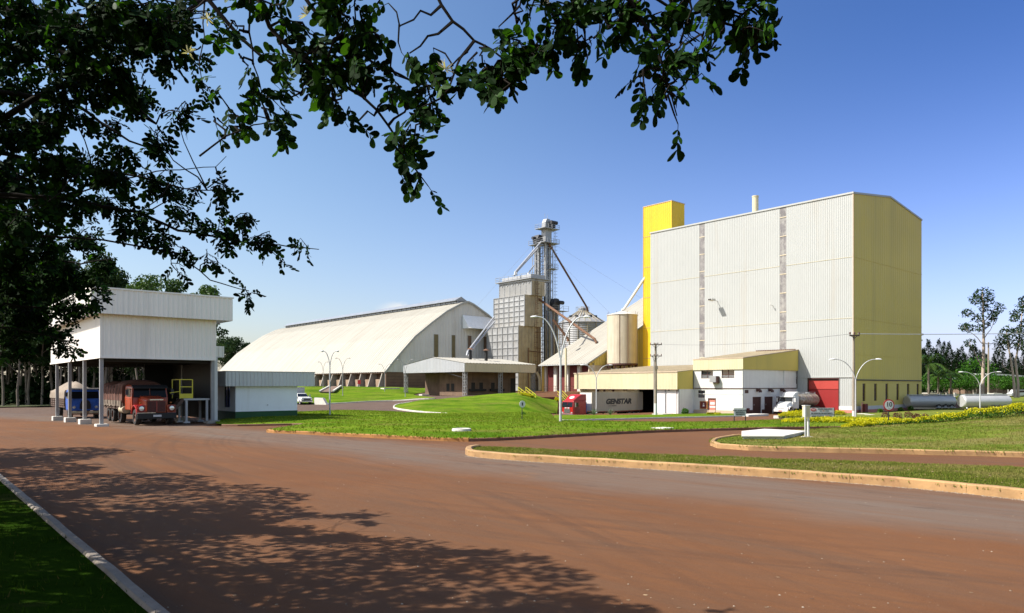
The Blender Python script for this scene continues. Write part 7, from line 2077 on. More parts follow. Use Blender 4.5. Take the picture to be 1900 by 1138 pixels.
# --- palms
def palm(px, Y, base_row, trunk_px, frond_px, n, lab, m='leaf_palm', droop=.9, row_top=None, seed=1):
    random.seed(seed)
    s = Y / F; p = at(px, HZ, Y); z = zrow(base_row, Y); th = trunk_px * s; fl = frond_px * s
    t = thing('palm', lab, 'palm', (p.x, p.y, z))
    MB().tube(wig((0, 0, -.3), (0, 0, th), 4, .04), [max(.06, fl * .06)] * 4 + [max(.05, fl * .05)], 8).build('trunk', M['bark_euc'], t, smooth=60)
    lf = LF()
    for k in range(n):
        a = k * 2.4; el = rnd(.15, 1.25); L = fl * rnd(.75, 1.1)
        d = Vector((math.cos(a) * math.cos(el), math.sin(a) * math.cos(el), math.sin(el)))
        P = Vector((0, 0, th)); steps = 9; prev = P.copy()
        for j in range(steps):
            u = j / steps; dd = (d + Vector((0, 0, -droop * u * 1.6))).normalized(); P = P + dd * L / steps
            sd = dd.cross(Vector((0, 0, 1)));
            sd = sd.normalized() if sd.length > .01 else Vector((1, 0, 0))
            for q in (-1, 1):
                for e in (0, .5):
                    lf.card(P + dd * L / steps * e, sd * q + dd * .7 + Vector((0, 0, -.35)), Vector((0, 0, 1)), L * .34 * (1 - .6 * abs(u - .35)), L * .045)
            lf.card(prev, dd, sd.cross(dd), L / steps * 1.1, L * .03); prev = P.copy()
    lf.build('fronds', M[m], t)
palm(1723, 165, 738, 62, 34, 16, 'tall leafy palm at the far corner of the plant, left of another', seed=2)
palm(1741, 172, 736, 36, 28, 14, 'smaller palm beside the tall one near the plant corner', seed=3)
palm(1764, 168, 738, 42, 26, 14, 'bushy palm behind the clipped trees left of the lamp', seed=4)
palm(1836, 60, 787, 8, 24, 18, 'young low palm with arching fronds growing through the yellow hedge', droop=.6, seed=5)
palm(1806, 210, 733, 30, 22, 16, 'brownish drooping palm near the low building', m='leaf_maroon', droop=1.3, seed=6)
# --- agaves beside the trailer
def agave(px, row, hpx, lab, seed):
    random.seed(seed); b = gp(px, row); s = b.y / F; L = hpx * s
    t = thing('agave', lab, 'agave', tuple(b)); lf = LF()
    for k in range(26):
        a = k * 2.4; el = .25 + 1.2 * (k / 26); d = Vector((math.cos(a) * math.cos(el), math.sin(a) * math.cos(el), math.sin(el)))
        lf.card(Vector((0, 0, .05)), d, Vector((-math.sin(a), math.cos(a), 0)).cross(d), L * rnd(.8, 1.1), L * .13)
    lf.build('leaves', M['leaf_agave'], t)
agave(1102, 771.2, 14, 'spiky pale agave in front of the trailer, nearer the red cab', 1)
agave(1132, 770.8, 12, 'spiky pale agave below the trailer lettering', 2)
# --- hedges and beds
def hedge(name, path, hw, hh, n, lab, zfn, yfrac=.62, lw=.07, seed=1, dome=True, grp=None):
    """path = [(x, y, half width, height)]"""
    random.seed(seed); g = LF(); yl = LF(); st = MB()
    c0 = Vector((path[0][0], path[0][1], zfn(path[0][0], path[0][1])))
    t = thing(name, lab, 'hedge', tuple(c0), 0, grp)
    seg = [(Vector(a[:2]), Vector(b[:2]), a, b) for a, b in zip(path, path[1:])]
    tot = sum((b - a).length for a, b, _, _ in seg)
    for a, b, A, B in seg:
        d = (b - a).normalized(); nn = Vector((-d.y, d.x)); k = int(n * (b - a).length / tot)
        for _ in range(k):
            u = random.random(); w = lerp(A[2], B[2], u); h = lerp(A[3], B[3], u)
            q = lerp(a, b, u); h *= 1 + .28 * noise.noise((q.x * 1.6, q.y * 1.6, seed)) + .15 * noise.noise((q.x * 4, q.y * 4, seed))
            v = rnd(-1, 1); x = q + nn * v * w
            top = h * math.sqrt(max(0, 1 - .75 * v * v)); z = top * random.random() ** .45
            p = Vector((x.x, x.y, zfn(x.x, x.y) + z)) - c0
            up = z / max(.05, top)
            dr = (rdir() + Vector((0, 0, .5 if up > .6 else -.1))).normalized()
            (yl if up > yfrac + rnd(-.12, .12) else g).card(p, dr, rdir(), lw * rnd(.7, 1.5), lw * rnd(.45, .8))
        for k2 in range(int((b - a).length * 2.0)):
            u = random.random(); q = lerp(a, b, u) + nn * rnd(-.7, .7) * lerp(A[2], B[2], u); h = lerp(A[3], B[3], u)
            p = Vector((q.x, q.y, zfn(q.x, q.y))) - c0
            st.tube([p, p + Vector((rnd(-.1, .1), rnd(-.1, .1), h * .8))], [.014, .006], 4)
            if random.random() < .35:                # long unpruned shoots
                e = p + Vector((rnd(-.1, .1), rnd(-.1, .1), h * rnd(1.05, 1.35)))
                for m in range(9): yl.card(lerp(p + Vector((0, 0, h * .8)), e, m / 8), rdir() + Vector((0, 0, .4)), rdir(), lw * 1.1, lw * .5)
    g.build('foliage', M['leaf_hedge_dark'], t); yl.build('shoots', M['leaf_hedge_yellow'], t); st.build('stems', M['bark'], t)
    return t
RZ = lambda x, y: LAWNS['right'][1](x, y) if inside((x, y), LAWNS['right'][0]) else gz(x, y) + .05
CZ = lambda x, y: LAWNS['centre'][1](x, y) if inside((x, y), LAWNS['centre'][0]) else gz(x, y) + .1
def hp(px, Y, w, h): return ((px - CX) / F * Y, Y, w, h)
hedge('hedge', [hp(1606, 42.2, .35, .24), hp(1660, 42.0, .45, .24), hp(1720, 41.8, .5, .38), hp(1780, 41.6, .5, .52), hp(1840, 41.4, .5, .64), hp(1900, 41.2, .5, .74), hp(2000, 41, .55, .8), hp(2120, 40.8, .55, .85)], 0, 0, 17000, 'long yellow green hedge climbing along the crest of the right lawn', RZ, .80, .075, 3)
hedge('hedge', [hp(1570, 42.6, .35, .30), hp(1590, 41.4, .5, .34), hp(1612, 40.6, .4, .30)], 0, 0, 2600, 'small detached clump of yellow hedge at the tip of the right lawn', RZ, .5, .07, 4)
hedge('flower_bed', [hp(1458, 50.5, 1.2, .20), hp(1500, 49.6, 2.2, .30), hp(1560, 50, 2.8, .34), hp(1610, 50, 2.6, .32), hp(1690, 49.8, 1.8, .24), hp(1735, 49, .9, .2)], 0, 0, 24000, 'broad low bed of bright yellow shrubs around the safety board posts', CZ, .34, .095, 5)
hedge('flower_bed', [hp(1456, 86, .9, .62), hp(1478, 88, 1.6, .85), hp(1500, 89, 1.6, .85)], 0, 0, 3600, 'small yellow shrub bed in front of the tanker truck wheel', lambda x, y: gz(x, y) + .1, .42, .12, 6)
hedge('flower_bed', [hp(1551, 100, .7, .6), hp(1562, 101, .7, .6)], 0, 0, 900, 'tiny yellow shrub clump at the foot of the red door', lambda x, y: gz(x, y) + .1, .42, .12, 7)
hedge('flower_bed', [hp(1312, 108, .5, .32), hp(1336, 107, .5, .32)], 0, 0, 900, 'thin strip of yellow flowers below the office door', lambda x, y: gz(x, y) + .1, .42, .12, 8)
hedge('flower_bed', [hp(966, 119, .6, .5), hp(988, 117.5, .6, .5)], 0, 0, 1300, 'yellow shrubs beside the steps by the open shed', lambda x, y: gz(x, y) + .5, .42, .14, 9)
hedge('flower_bed', [hp(1030, 118.5, .6, .6), hp(1044, 118.5, .6, .6)], 0, 0, 700, 'small yellow shrub clump behind the red cab', lambda x, y: gz(x, y) + .5, .42, .14, 10)
def bush(px, row, rpx, lab, m, seed, grp=None, name='shrub', Y=None, n=420, lw=.11):
    random.seed(seed); b = gp(px, row) if Y is None else Vector(((px - CX) / F * Y, Y, zrow(row, Y)))
    s = b.y / F; r = rpx * s
    t = thing(name, lab, 'shrub', tuple(b), 0, grp); lf = LF(); st = MB()
    for k in range(7): a = k * .9; st.tube([V(0, 0, -.05), V(math.cos(a) * r * .6, math.sin(a) * r * .6, r * 1.2)], [.02, .008], 4)
    for _ in range(n):
        v = inball(); v = v.normalized() * v.length ** .5; bb = 1 + .35 * noise.noise(v * 2 + Vector((seed, 1, 0)))
        lf.card(Vector((v.x * r * bb, v.y * r * bb, max(.02, r * .95 + v.z * r * bb))), (v + rdir()).normalized(), rdir(), lw * rnd(.6, 1.4), lw * rnd(.35, .7))
    lf.build('foliage', M[m], t); st.build('stems', M['bark'], t)
for k, (px, row, r) in enumerate(((1643.5, 779, 5.4), (1665, 781, 6), (1686, 778, 5.6), (1701, 781.5, 5.2), (1717, 780, 4.6))):
    bush(px, row, r * 1.25, 'round maroon leaved shrub in the row on the lawn behind the speed sign', 'leaf_maroon', 60 + k, 'maroon shrubs in a row on the lawn')
bush(1895, 775, 8, 'maroon shrub behind the hedge at the right edge', 'leaf_maroon', 70, Y=58)
bush(1880, 762, 6, 'yellow flowering shrub poking above the hedge beside the tank trailer', 'leaf_hedge_yellow', 71, Y=60)
for k, (px, row) in enumerate(((1671, 764), (1690, 762), (1708, 760), (1633, 767))):
    bush(px, row, 3.6, 'dark green shrub in the shade along the olive wall', 'leaf_hedge_dark', 80 + k, 'dark shrubs along the olive wall', lw=.2, n=300)
bush(1271, 769.8, 5.5, 'leafy green bush against the white wall by the sloping rail', 'leaf_tree', 90, lw=.2)
bush(971, 773, 4, 'small leafy plant beside the oval sign post', 'leaf_tree', 91, lw=.12, n=160)

# ---------------------------------------------------------------- the trees the photographer stands under
def fol(blobs, lsize, seed, lf, tw, tone=.0, bright=None, dense=1.0, limbs=(), shrink=.8, lr=(1.5, 2.3)):
    """leafy sprays: every blob is a spray of pinnate leaves on its own twigs
       (cx, cy, rx, ry, leaflets, distance)"""
    random.seed(seed)
    for bl in blobs:
        cx, cy, rx, ry, n, Y = bl
        s = Y / F; c = at(cx, cy, Y); A = rx * s; B = ry * s; dep = max(.25, (A + B) * .55)
        n *= dense
        if limbs:
            near = min(limbs, key=lambda q: (q - c).length_squared)
            if (near - c).length > .05: tw.tube(wig(near, c, 4, .02 + .03 * (near - c).length), [.009, .007, .006, .005, .004], 4, caps=False)
        ntw = max(2, int(n / 34)); per = max(1, int(n / ntw / 7))
        for k in range(ntw):
            v = inball(); e = c + Vector((v.x * A * shrink, v.y * dep, v.z * B * shrink))
            a0 = c + Vector((rnd(-.12, .12) * A, rnd(-.1, .1) * dep, rnd(-.1, .15) * B))
            if (e - a0).length < .08: e = a0 + rdir() * .15
            tw.tube([a0, lerp(a0, e, .5) + rdir() * .02, e], [.006, .005, .003], 4, caps=False)
            for j in range(per):
                u = (j + 1) / per; p = lerp(a0, e, u)
                d = ((e - a0).normalized() * .5 + rdir() * .8 + Vector((0, 0, -.55))).normalized()
                L = lsize * rnd(*lr); pairs = 3
                side = d.cross(rdir()); side = side.normalized() if side.length > .05 else d.orthogonal().normalized(); nrm = side.cross(d)
                tw.tube([p, p + d * L * .6 + Vector((0, 0, -.04 * L)), p + d * L + Vector((0, 0, -.12 * L))], [.0022, .0018, .0012], 3, caps=False)
                for m in range(pairs + 1):
                    q = p + d * L * (.25 + .75 * m / pairs) + Vector((0, 0, -.12 * L * (m / pairs) ** 2))
                    sz = lsize * (.62 + .42 * m / pairs) * rnd(.8, 1.15)
                    tgt = (bright if bright is not None and random.random() < tone else lf)
                    for sd in (-1, 1):
                        ld = (side * sd * .9 + d * .65 + rdir() * .25 + Vector((0, 0, -.25))).normalized()
                        tgt.leaflet(q, ld, (nrm + rdir() * .55).normalized(), sz, sz * rnd(.52, .68))
def twig(mb, pts, Y, r0, r1, n=7, keep=None):
    P = [at(p[0], p[1], p[2] if len(p) > 2 else Y) for p in pts]; D = []
    for a, b in zip(P, P[1:]):
        k = max(2, int((b - a).length / .12)); D += [lerp(a, b, j / k) + (rdir() * min(.012, r0) if j else Vector()) for j in range(k)]
    D.append(P[-1]); n2 = len(D)
    if keep is not None: keep += D
    mb.tube(D, [lerp(r0, r1, j / (n2 - 1)) for j in range(n2)], n)
# overhanging tree: trunk behind and left of the camera, long boughs reach over the view
tb = Vector((-4.2, -1.2, .1))
t = thing('overhanging_tree', 'dark leafy tree boughs hanging across the top of the view from above', 'tree', tuple(tb))
random.seed(77)
mb = MB(); mb.tube([tb, tb + Vector((.1, .1, 1.6)), tb + Vector((.3, .4, 3.0)), tb + Vector((.9, 1.0, 4.4)), tb + Vector((2.0, 2.2, 5.4))], [.30, .25, .22, .18, .12], 12)
mb.build('trunk', M['bark_dark'], t, tuple(-tb), smooth=60)
bt = [(455, -60), (500, 50), (560, 110), (640, 160), (700, 205), (735, 255), (758, 300)]
br = MB(); LP = []
for pts, Y, r0, r1 in ((bt, 3.9, .014, .004), ([(520, -60), (600, 40), (690, 115), (745, 140), (790, 158), (830, 166)], 4.2, .013, .004), ([(805, -20), (840, 40), (880, 76), (912, 92), (960, 130)], 3.7, .009, .004), ([(970, -40), (955, 20), (960, 60)], 3.8, .008, .004),
                       ([(1005, -10), (1030, 40), (1050, 75)], 3.7, .007, .004), ([(1060, -40), (1075, 10), (1085, 60), (1090, 110)], 3.9, .01, .004), ([(1150, -20), (1190, 38), (1222, 85), (1232, 130), (1246, 178), (1256, 215)], 3.6, .010, .003), ([(1195, -12), (1240, 12), (1262, 34), (1270, 60)], 3.8, .009, .004),
                       ([(1262, 34), (1300, 22), (1350, 45), (1400, 60), (1450, 84)], 3.8, .010, .004), ([(1270, 55), (1262, 78)], 3.8, .005, .003), ([(1368, 80), (1374, 100), (1369, 128)], 3.8, .005, .003), ([(370, 290), (420, 252), (470, 232), (500, 226)], 4.2, .006, .003), ([(465, -40), (462, 60), (470, 120), (485, 170)], 4.0, .007, .003),
                       ([(735, 140), (790, 160), (805, 100)], 4.1, .004, .002), ([(350, -40), (420, 40), (480, 100), (540, 150)], 4.4, .016, .006)):
    twig(br, pts, Y, r0, r1, keep=LP)
lf = LF(); lt = LF(); S = 1.0
blobs = [(500, 40, 55, 40, 120, 4.2), (560, 70, 45, 35, 110, 4.0), (420, 90, 38, 30, 60, 3.9), (448, 130, 22, 22, 36, 3.9), (430, 65, 25, 15, 24, 4.0), (520, 110, 40, 30, 90, 4.0), (590, 110, 50, 35, 150, 3.9), (650, 60, 55, 50, 190, 3.8), (700, 90, 45, 35, 150, 3.8), (740, 75, 22, 18, 40, 3.7), (600, 25, 35, 25, 60, 3.9), (660, 10, 45, 20, 70, 3.8), (620, 160, 55, 40, 190, 3.9), (560, 150, 40, 40, 130, 4.0), (680, 160, 40, 35, 120, 3.9), (560, 200, 25, 30, 60, 3.9), (625, 215, 35, 30, 100, 3.8), (650, 245, 18, 22, 40, 3.8), (590, 200, 30, 25, 60, 3.9),
         (760, 125, 35, 20, 60, 3.8), (725, 185, 30, 25, 70, 3.9), (790, 190, 45, 25, 120, 3.8), (818, 205, 22, 28, 60, 3.7), (745, 200, 15, 25, 24, 3.8), (838, 148, 22, 15, 36, 3.7), (755, 275, 28, 22, 60, 3.7), (752, 320, 32, 36, 120, 3.6), (760, 345, 24, 20, 50, 3.6), (780, 255, 12, 14, 14, 3.7),
         (485, 225, 45, 26, 100, 4.2), (510, 250, 40, 38, 110, 4.2), (440, 240, 35, 20, 50, 4.3), (400, 245, 22, 14, 24, 4.3), (480, 200, 30, 20, 40, 4.2),
         (890, 130, 38, 24, 110, 3.7), (930, 150, 48, 40, 190, 3.7), (960, 105, 50, 38, 170, 3.7), (900, 175, 25, 30, 60, 3.6), (930, 195, 22, 22, 40, 3.6), (990, 140, 30, 35, 90, 3.7), (985, 60, 35, 25, 60, 3.8), (1010, 90, 30, 24, 70, 3.8), (955, 15, 16, 16, 24, 3.7), (965, 40, 14, 18, 20, 3.7),
         (1040, 110, 35, 28, 100, 3.7), (1075, 115, 40, 24, 110, 3.7), (1100, 95, 25, 22, 50, 3.7), (1060, 60, 40, 30, 110, 3.8), (1110, 40, 40, 30, 120, 3.8), (1150, 50, 40, 30, 130, 3.8), (1170, 40, 28, 20, 50, 3.7), (1095, 10, 40, 20, 70, 3.8), (1180, 68, 14, 16, 16, 3.7), (1130, 75, 30, 16, 50, 3.7), (1020, 10, 25, 18, 30, 3.8), (1000, 15, 14, 20, 20, 3.7),
         (1213, 100, 18, 14, 24, 3.6), (1222, 135, 26, 24, 56, 3.6), (1205, 175, 25, 22, 50, 3.5), (1240, 190, 35, 34, 110, 3.5), (1280, 165, 30, 30, 90, 3.6), (1290, 190, 20, 22, 44, 3.6), (1252, 225, 14, 14, 24, 3.5), (1262, 130, 20, 14, 24, 3.6), (1255, 155, 40, 20, 60, 3.6),
         (1260, 20, 24, 16, 36, 3.8), (1300, 40, 35, 25, 90, 3.8), (1290, 70, 20, 20, 40, 3.7), (1320, 88, 28, 22, 50, 3.7), (1345, 95, 12, 16, 14, 3.6), (1360, 40, 40, 28, 120, 3.7), (1400, 60, 40, 26, 120, 3.7), (1440, 70, 30, 26, 90, 3.6), (1455, 85, 14, 14, 24, 3.6), (1380, 15, 50, 18, 80, 3.8), (1310, 8, 40, 14, 50, 3.8), (1445, 6, 20, 10, 16, 3.7), (1405, 90, 20, 14, 30, 3.7)]
for i in range(9):     # leafage just above the frame, continuing the boughs
    blobs.append((450 + i * 110, -45 - 20 * (i % 3), 70, 35, 120, 3.6 + .3 * (i % 4)))
blobs = [(x - (28 if x > 1370 else 14 if x > 1180 else 0), y - (44 if (y > 290 or (1190 < x < 1300 and y > 120)) else 26), rx, ry, n, Y) for x, y, rx, ry, n, Y in blobs]
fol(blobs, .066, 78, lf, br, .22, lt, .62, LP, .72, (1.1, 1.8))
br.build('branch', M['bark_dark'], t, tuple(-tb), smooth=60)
lf.build('foliage', M['leaf_near'], t, tuple(-tb)); lt.build('backlit_leaves', M['leaf_lit'], t, tuple(-tb))
fl = LF(); random.seed(80)
for px, py, Y in ((570, 28, 4.0), (826, 128, 3.7), (385, 35, 5.0), (350, 98, 5.0), (1010, 8, 3.7)):
    c = at(px, py, Y)
    for k in range(16): d = (rdir() + Vector((0, 0, .5))).normalized(); fl.card(c, d, rdir(), .055, .009)
fl.build('blossom', M['flower'], t, tuple(-tb))

# unseen crown added over and behind the photographer to block sky light
random.seed(83); sky_block = LF(); lb = MB(); hubc = tb + Vector((.9, 1.0, 4.3))
for c, rad, n in (((-5, -5, 8), (4, 4, 2), 620), ((1, -4, 8.5), (4.5, 4, 1.8), 620), ((6.5, -4.5, 8.2), (4, 4, 1.8), 520), ((-9, -1.5, 7), (3, 3.5, 2), 520), ((-1, .6, 8.4), (3.5, 1.6, 1.2), 360)):
    c = Vector(c)
    for _ in range(n):
        v = inball(); q = c + Vector((v.x * rad[0], v.y * rad[1], v.z * rad[2])); d = rdir()
        for m in range(3): sky_block.card(q + rdir() * .18, (d + rdir() * .8 + Vector((0, 0, -.4))).normalized(), rdir(), .26, .20)
    lb.tube(wig(hubc, c, 5, .2), [.14, .11, .09, .06, .04, .02], 7)
sky_block.build('crown', M['leaf_near'], t, tuple(-tb)); lb.build('sky_block_bough', M['bark_dark'], t, tuple(-tb), smooth=60)

# tree on the verge to the left: its crown fills the left of the view and throws the shade on the road
def verge_tree(base, lab, seed, hub, blobs, limbs, lsize, extra, tone=.08):
    t = thing('verge_tree', lab, 'tree', tuple(base))
    random.seed(seed); mb = MB(); off = tuple(-base)
    mb.tube(wig(base - Vector((0, 0, .3)), hub, 5, .12), [.34, .30, .27, .24, .21, .16], 12); mb.build('trunk', M['bark_dark'], t, off, smooth=60)
    br = MB(); lf = LF(); lt = LF(); LP = [hub]
    for pts, Y, r0, r1 in limbs:
        a = at(pts[0][0], pts[0][1], pts[0][2] if len(pts[0]) > 2 else Y)
        br.tube(wig(hub, a, 5, .1), [r0 * 2.2, r0 * 2, r0 * 1.7, r0 * 1.4, r0 * 1.2, r0], 8)
        twig(br, pts, Y, r0, r1, keep=LP)
    fol(blobs, lsize, seed + 1, lf, br, tone, lt, 1.9, LP, .84)
    random.seed(seed + 2)                            # the rest of the crown, outside the view
    for (c, rad, n) in extra:
        c = Vector(c)
        for _ in range(int(n * 1.45)):
            v = inball(); v = v.normalized() * v.length ** .5; q = c + Vector((v.x * rad[0], v.y * rad[1], v.z * rad[2]))
            d = rdir()
            for m in range(4): lf.leaflet(q + rdir() * .10, (d + rdir() * .7 + Vector((0, 0, -.4))).normalized(), rdir(), lsize * 2.1, lsize * 1.5)
        for k in range(5):
            br.tube(wig(hub, c + Vector((rnd(-.6, .6) * rad[0], rnd(-.6, .6) * rad[1], rnd(-.5, .5) * rad[2])), 4, .15), [.07, .055, .04, .03, .015], 6)
    br.build('branch', M['bark_dark'], t, off, smooth=60); lf.build('foliage', M['leaf_near'], t, off); lt.build('backlit_leaves', M['leaf_lit'], t, off)
LB = [(60, 30, 75, 45), (150, 60, 80, 50), (230, 60, 70, 45), (310, 40, 60, 35), (120, 110, 75, 40), (200, 130, 75, 45), (255, 170, 50, 42), (340, 20, 50, 25), (20, 90, 40, 40), (300, 105, 38, 24), (160, 160, 50, 30), (90, 20, 60, 30), (180, 15, 60, 25), (270, 10, 60, 20),
      (40, 160, 50, 30), (110, 165, 40, 25), (20, 250, 45, 50), (80, 235, 60, 40), (130, 210, 45, 28), (200, 230, 30, 20), (225, 270, 25, 22), (100, 300, 65, 42), (30, 330, 50, 55), (170, 310, 55, 30), (235, 325, 45, 24), (310, 280, 32, 26), (285, 330, 42, 24), (340, 350, 46, 16), (390, 350, 42, 12), (425, 355, 14, 7), (40, 400, 60, 46), (120, 380, 60, 36), (200, 370, 50, 30), (260, 392, 36, 20)]
L1 = [(x, y, rx, ry, int(rx * ry * .105) + 10, (5.3 + .5 * (i % 3) if (y < 150 and x > 140) else 6.4 + 1.6 * ((i * 7) % 5) / 4)) for i, (x, y, rx, ry) in enumerate(LB)]
L1 += [(330, 225, 18, 22, 40, 6.6), (375, 153, 11, 22, 24, 6.4), (345, 60, 30, 30, 60, 7), (350, 95, 25, 15, 40, 7.2), (345, 190, 14, 18, 20, 6.6)]
LC = [(350, 395, 40, 22), (300, 440, 28, 22), (400, 430, 50, 26), (455, 400, 28, 22), (482, 440, 42, 22), (505, 470, 20, 9), (575, 462, 20, 10), (380, 480, 28, 12), (465, 545, 16, 16), (340, 460, 24, 18), (318, 490, 14, 11), (250, 430, 46, 22)]
L1 += [(x, y, rx, ry, int(rx * ry * .11) + 8, 7.6) for x, y, rx, ry in LC]
limbs1 = [([(-80, -60), (60, 55), (150, 125), (230, 190), (290, 230)], 7.2, .06, .012), ([(-60, 160), (60, 180), (150, 200), (240, 262), (300, 285)], 7.4, .03, .008), ([(-60, 360), (100, 368), (250, 392), (330, 428), (430, 446), (520, 455), (592, 463)], 7.6, .03, .004),
          ([(330, 470), (390, 520), (430, 532), (462, 540)], 7.6, .008, .004), ([(200, 340), (290, 318), (400, 310), (420, 290)], 7.4, .008, .003), ([(380, 0), (460, -10), (520, -40)], 6.8, .02, .008), ([(-40, 280), (100, 300), (240, 325), (340, 350), (430, 354)], 7.2, .02, .004), ([(-80, 60), (120, 30), (300, 30), (390, 20)], 7.0, .03, .006)]
verge_tree(Vector((-8.2, 7.2, .1)), 'big dark leafed tree filling the upper left of the view', 90, Vector((-7.2, 7.4, 4.2)), L1, limbs1, .066,
           [((-8.0, 9.2, 5.6), (2.2, 2.2, 1.5), 520), ((-6.6, 5.2, 6.0), (2.0, 2.0, 1.2), 420), ((-9.8, 7.0, 6.2), (2.2, 2.4, 1.6), 420), ((-8.4, 8.2, 7.2), (2.4, 2.2, 1.2), 520), ((-11.8, 8.4, 5.4), (2.4, 2.6, 1.3), 560), ((-9.4, 4.6, 5.6), (2.4, 2.4, 1.3), 520), ((-14.0, 11.0, 5.4), (2.2, 2.2, 1.3), 700), ((-16.4, 8.4, 5.3), (2.6, 2.4, 1.3), 620), ((-17.5, 11.6, 5.2), (2.4, 2.4, 1.2), 560), ((-11.4, 11.2, 5.2), (1.8, 1.8, 1.0), 420), ((-12.5, 8.6, 4.6), (2.2, 2.2, .8), 420)])
LD = [(60, 450, 70, 40), (150, 440, 60, 32), (200, 480, 26, 22), (40, 520, 60, 46), (120, 512, 60, 36), (188, 520, 24, 18), (60, 580, 60, 46), (130, 570, 48, 32), (190, 556, 26, 10), (95, 620, 38, 22), (130, 645, 20, 12), (30, 640, 36, 30), (15, 480, 30, 40), (90, 480, 50, 30), (-40, 560, 60, 60), (-50, 460, 60, 50)]
L2 = [(x, y, rx, ry, int(rx * ry * .20) + 20, 11.5 + 2.0 * ((i * 3) % 4) / 3) for i, (x, y, rx, ry) in enumerate(LD)]
limbs2 = [([(-120, 440), (40, 470), (150, 490), (210, 480)], 12, .04, .006), ([(-120, 540), (40, 570), (140, 575), (205, 557)], 12, .03, .005), ([(-100, 600), (30, 610), (100, 625), (140, 645)], 12, .02, .005)]
verge_tree(Vector((-15.2, 16.0, .1)), 'second dark tree whose lower crown hangs beside the truck shelter', 94, Vector((-14.2, 15.2, 3.6)), L2, limbs2, .085,
           [((-14.2, 15.0, 6.0), (3.2, 3.2, 2.0), 760), ((-11.6, 13.4, 5.6), (1.8, 1.8, 1.2), 300), ((-16.5, 18, 5.6), (2.6, 2.6, 1.8), 620), ((-18.6, 14.6, 5.6), (2.8, 2.8, 1.6), 560), ((-13.0, 12.0, 7.0), (1.6, 1.6, 1.0), 260)])
verge_tree(Vector((-25.5, 27.0, .1)), 'third tree along the verge, mostly beyond the left edge of the view', 97, Vector((-24.8, 26.4, 3.6)), [], [], .11,
           [((-24.4, 26.0, 6.0), (3.4, 3.4, 2.1), 620), ((-22.4, 24.4, 5.4), (2.0, 2.0, 1.3), 240), ((-20.8, 21.0, 5.4), (2.6, 2.4, 1.4), 480), ((-23.5, 22.5, 5.2), (2.4, 2.4, 1.4), 380)])
# ---------------------------------------------------------------- light, sky, camera
SUN_EL = 46.0
HL, HR, ZL, ZR = (1.22, 1.12, 1.10), (1.28, 1.20, 1.62), (1.08, 1.2, 1.22), (.37, .58, 1.02)
sd = Vector((-.985, -.174, 0)).normalized()
sv = Vector((sd.x * math.cos(R(SUN_EL)), sd.y * math.cos(R(SUN_EL)), math.sin(R(SUN_EL))))
ld = bpy.data.lights.new('sun', 'SUN'); ld.energy = 5.0; ld.angle = R(.53); ld.color = (1.0, .955, .88)
lo = bpy.data.objects.new('sun', ld); COL.objects.link(lo); lo.rotation_euler = sv.to_track_quat('Z', 'Y').to_euler(); lo.location = sv * 200
w = bpy.data.worlds.new('World'); SC.world = w; w.use_nodes = True
nt = w.node_tree; bg = nt.nodes['Background']
sky = nt.nodes.new('ShaderNodeTexSky'); sky.sky_type = 'NISHITA'; sky.sun_disc = False
sky.sun_elevation = R(SUN_EL); sky.sun_rotation = math.atan2(sd.x, sd.y)
sky.altitude = 500; sky.air_density = 1.1; sky.dust_density = 2.0; sky.ozone_density = 2.5
tc = nt.nodes.new('ShaderNodeTexCoord'); sx = nt.nodes.new('ShaderNodeSeparateXYZ'); nt.links.new(tc.outputs['Generated'], sx.inputs[0])
def mr(sock, a, b):
    n = nt.nodes.new('ShaderNodeMapRange'); n.interpolation_type = 'SMOOTHSTEP'; nt.links.new(sock, n.inputs[0]); n.inputs[1].default_value = a; n.inputs[2].default_value = b
    return n.outputs[0]
def mx(fac, a, b, mode='MIX'):
    n = nt.nodes.new('ShaderNodeMix'); n.data_type = 'RGBA'; n.blend_type = mode; n.clamp_result = False
    for k, v in ((0, fac), (6, a), (7, b)):
        if hasattr(v, 'is_output'): nt.links.new(v, n.inputs[k])
        else: n.inputs[k].default_value = v if isinstance(v, float) else (*v, 1)
    return n.outputs[2]
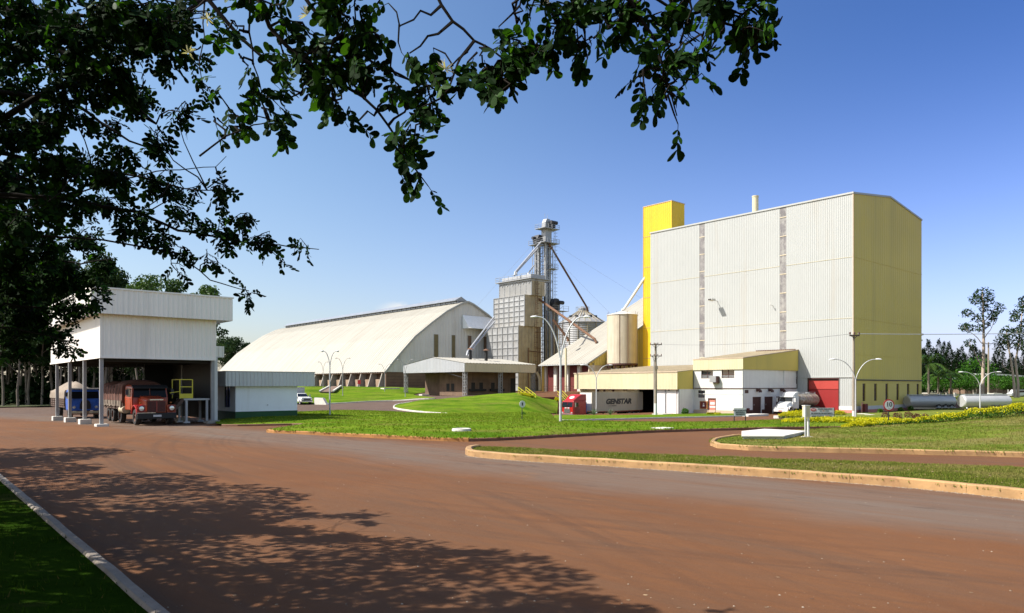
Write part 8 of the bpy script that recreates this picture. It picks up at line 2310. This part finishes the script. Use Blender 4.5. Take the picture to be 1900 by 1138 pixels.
# haze: the air whitens towards the horizon and is deepest away from the sun; brightened behind the camera for fill
gain = mx(mr(sx.outputs[1], .35, -.25), mx(mr(sx.outputs[2], -.02, .46), mx(mr(sx.outputs[0], -.5, .62), HL, HR), mx(mr(sx.outputs[0], -.5, .62), ZL, ZR)), (1.8, 1.62, 1.45))
skyc = mx(1.0, sky.outputs[0], gain, 'MULTIPLY')
# a few scraps of white cloud low over the warehouse
def vm(op, a, b):
    n = nt.nodes.new('ShaderNodeVectorMath'); n.operation = op; nt.links.new(a, n.inputs[0]); n.inputs[1].default_value = b
    return n
d = vm('MULTIPLY', vm('SUBTRACT', tc.outputs['Generated'], (-.138, .983, .103)).outputs[0], (1, 1, 3.2))
ln = nt.nodes.new('ShaderNodeVectorMath'); ln.operation = 'LENGTH'; nt.links.new(d.outputs[0], ln.inputs[0])
cn = nt.nodes.new('ShaderNodeTexNoise'); cn.inputs['Scale'].default_value = 28; cn.inputs['Detail'].default_value = 6; nt.links.new(vm('MULTIPLY', tc.outputs['Generated'], (1, 1, 2.2)).outputs[0], cn.inputs['Vector'])
def mt(op, a, b):
    n = nt.nodes.new('ShaderNodeMath'); n.operation = op
    for k, v in enumerate((a, b)):
        if hasattr(v, 'is_output'): nt.links.new(v, n.inputs[k])
        else: n.inputs[k].default_value = v
    return n.outputs[0]
cl = mt('MULTIPLY', mr(ln.outputs['Value'], .055, .01), mr(cn.outputs['Fac'], .42, .60))
nt.links.new(mx(cl, skyc, (6.2, 6.2, 6.1)), bg.inputs[0]); bg.inputs[1].default_value = .085
cam = bpy.data.cameras.new('camera'); co = bpy.data.objects.new('camera', cam); COL.objects.link(co)
cam.sensor_width = 36; cam.lens = 36 * F / 1900; cam.shift_y = (HZ - 569) / 1900; cam.clip_end = 8000; cam.clip_start = .05
co.location = (0, 0, H); co.rotation_euler = (R(90), 0, 0)
SC.camera = co
SC.view_settings.view_transform = 'Standard'; SC.view_settings.look = 'None'; SC.view_settings.exposure = 0.86; SC.view_settings.gamma = 1.0
SC.render.resolution_x = 1024; SC.render.resolution_y = 613
SC.cycles.max_bounces = 6; SC.cycles.diffuse_bounces = 3; SC.cycles.glossy_bounces = 3; SC.cycles.transmission_bounces = 4; SC.cycles.transparent_max_bounces = 8
try: SC.cycles.use_denoising = True
except Exception: pass
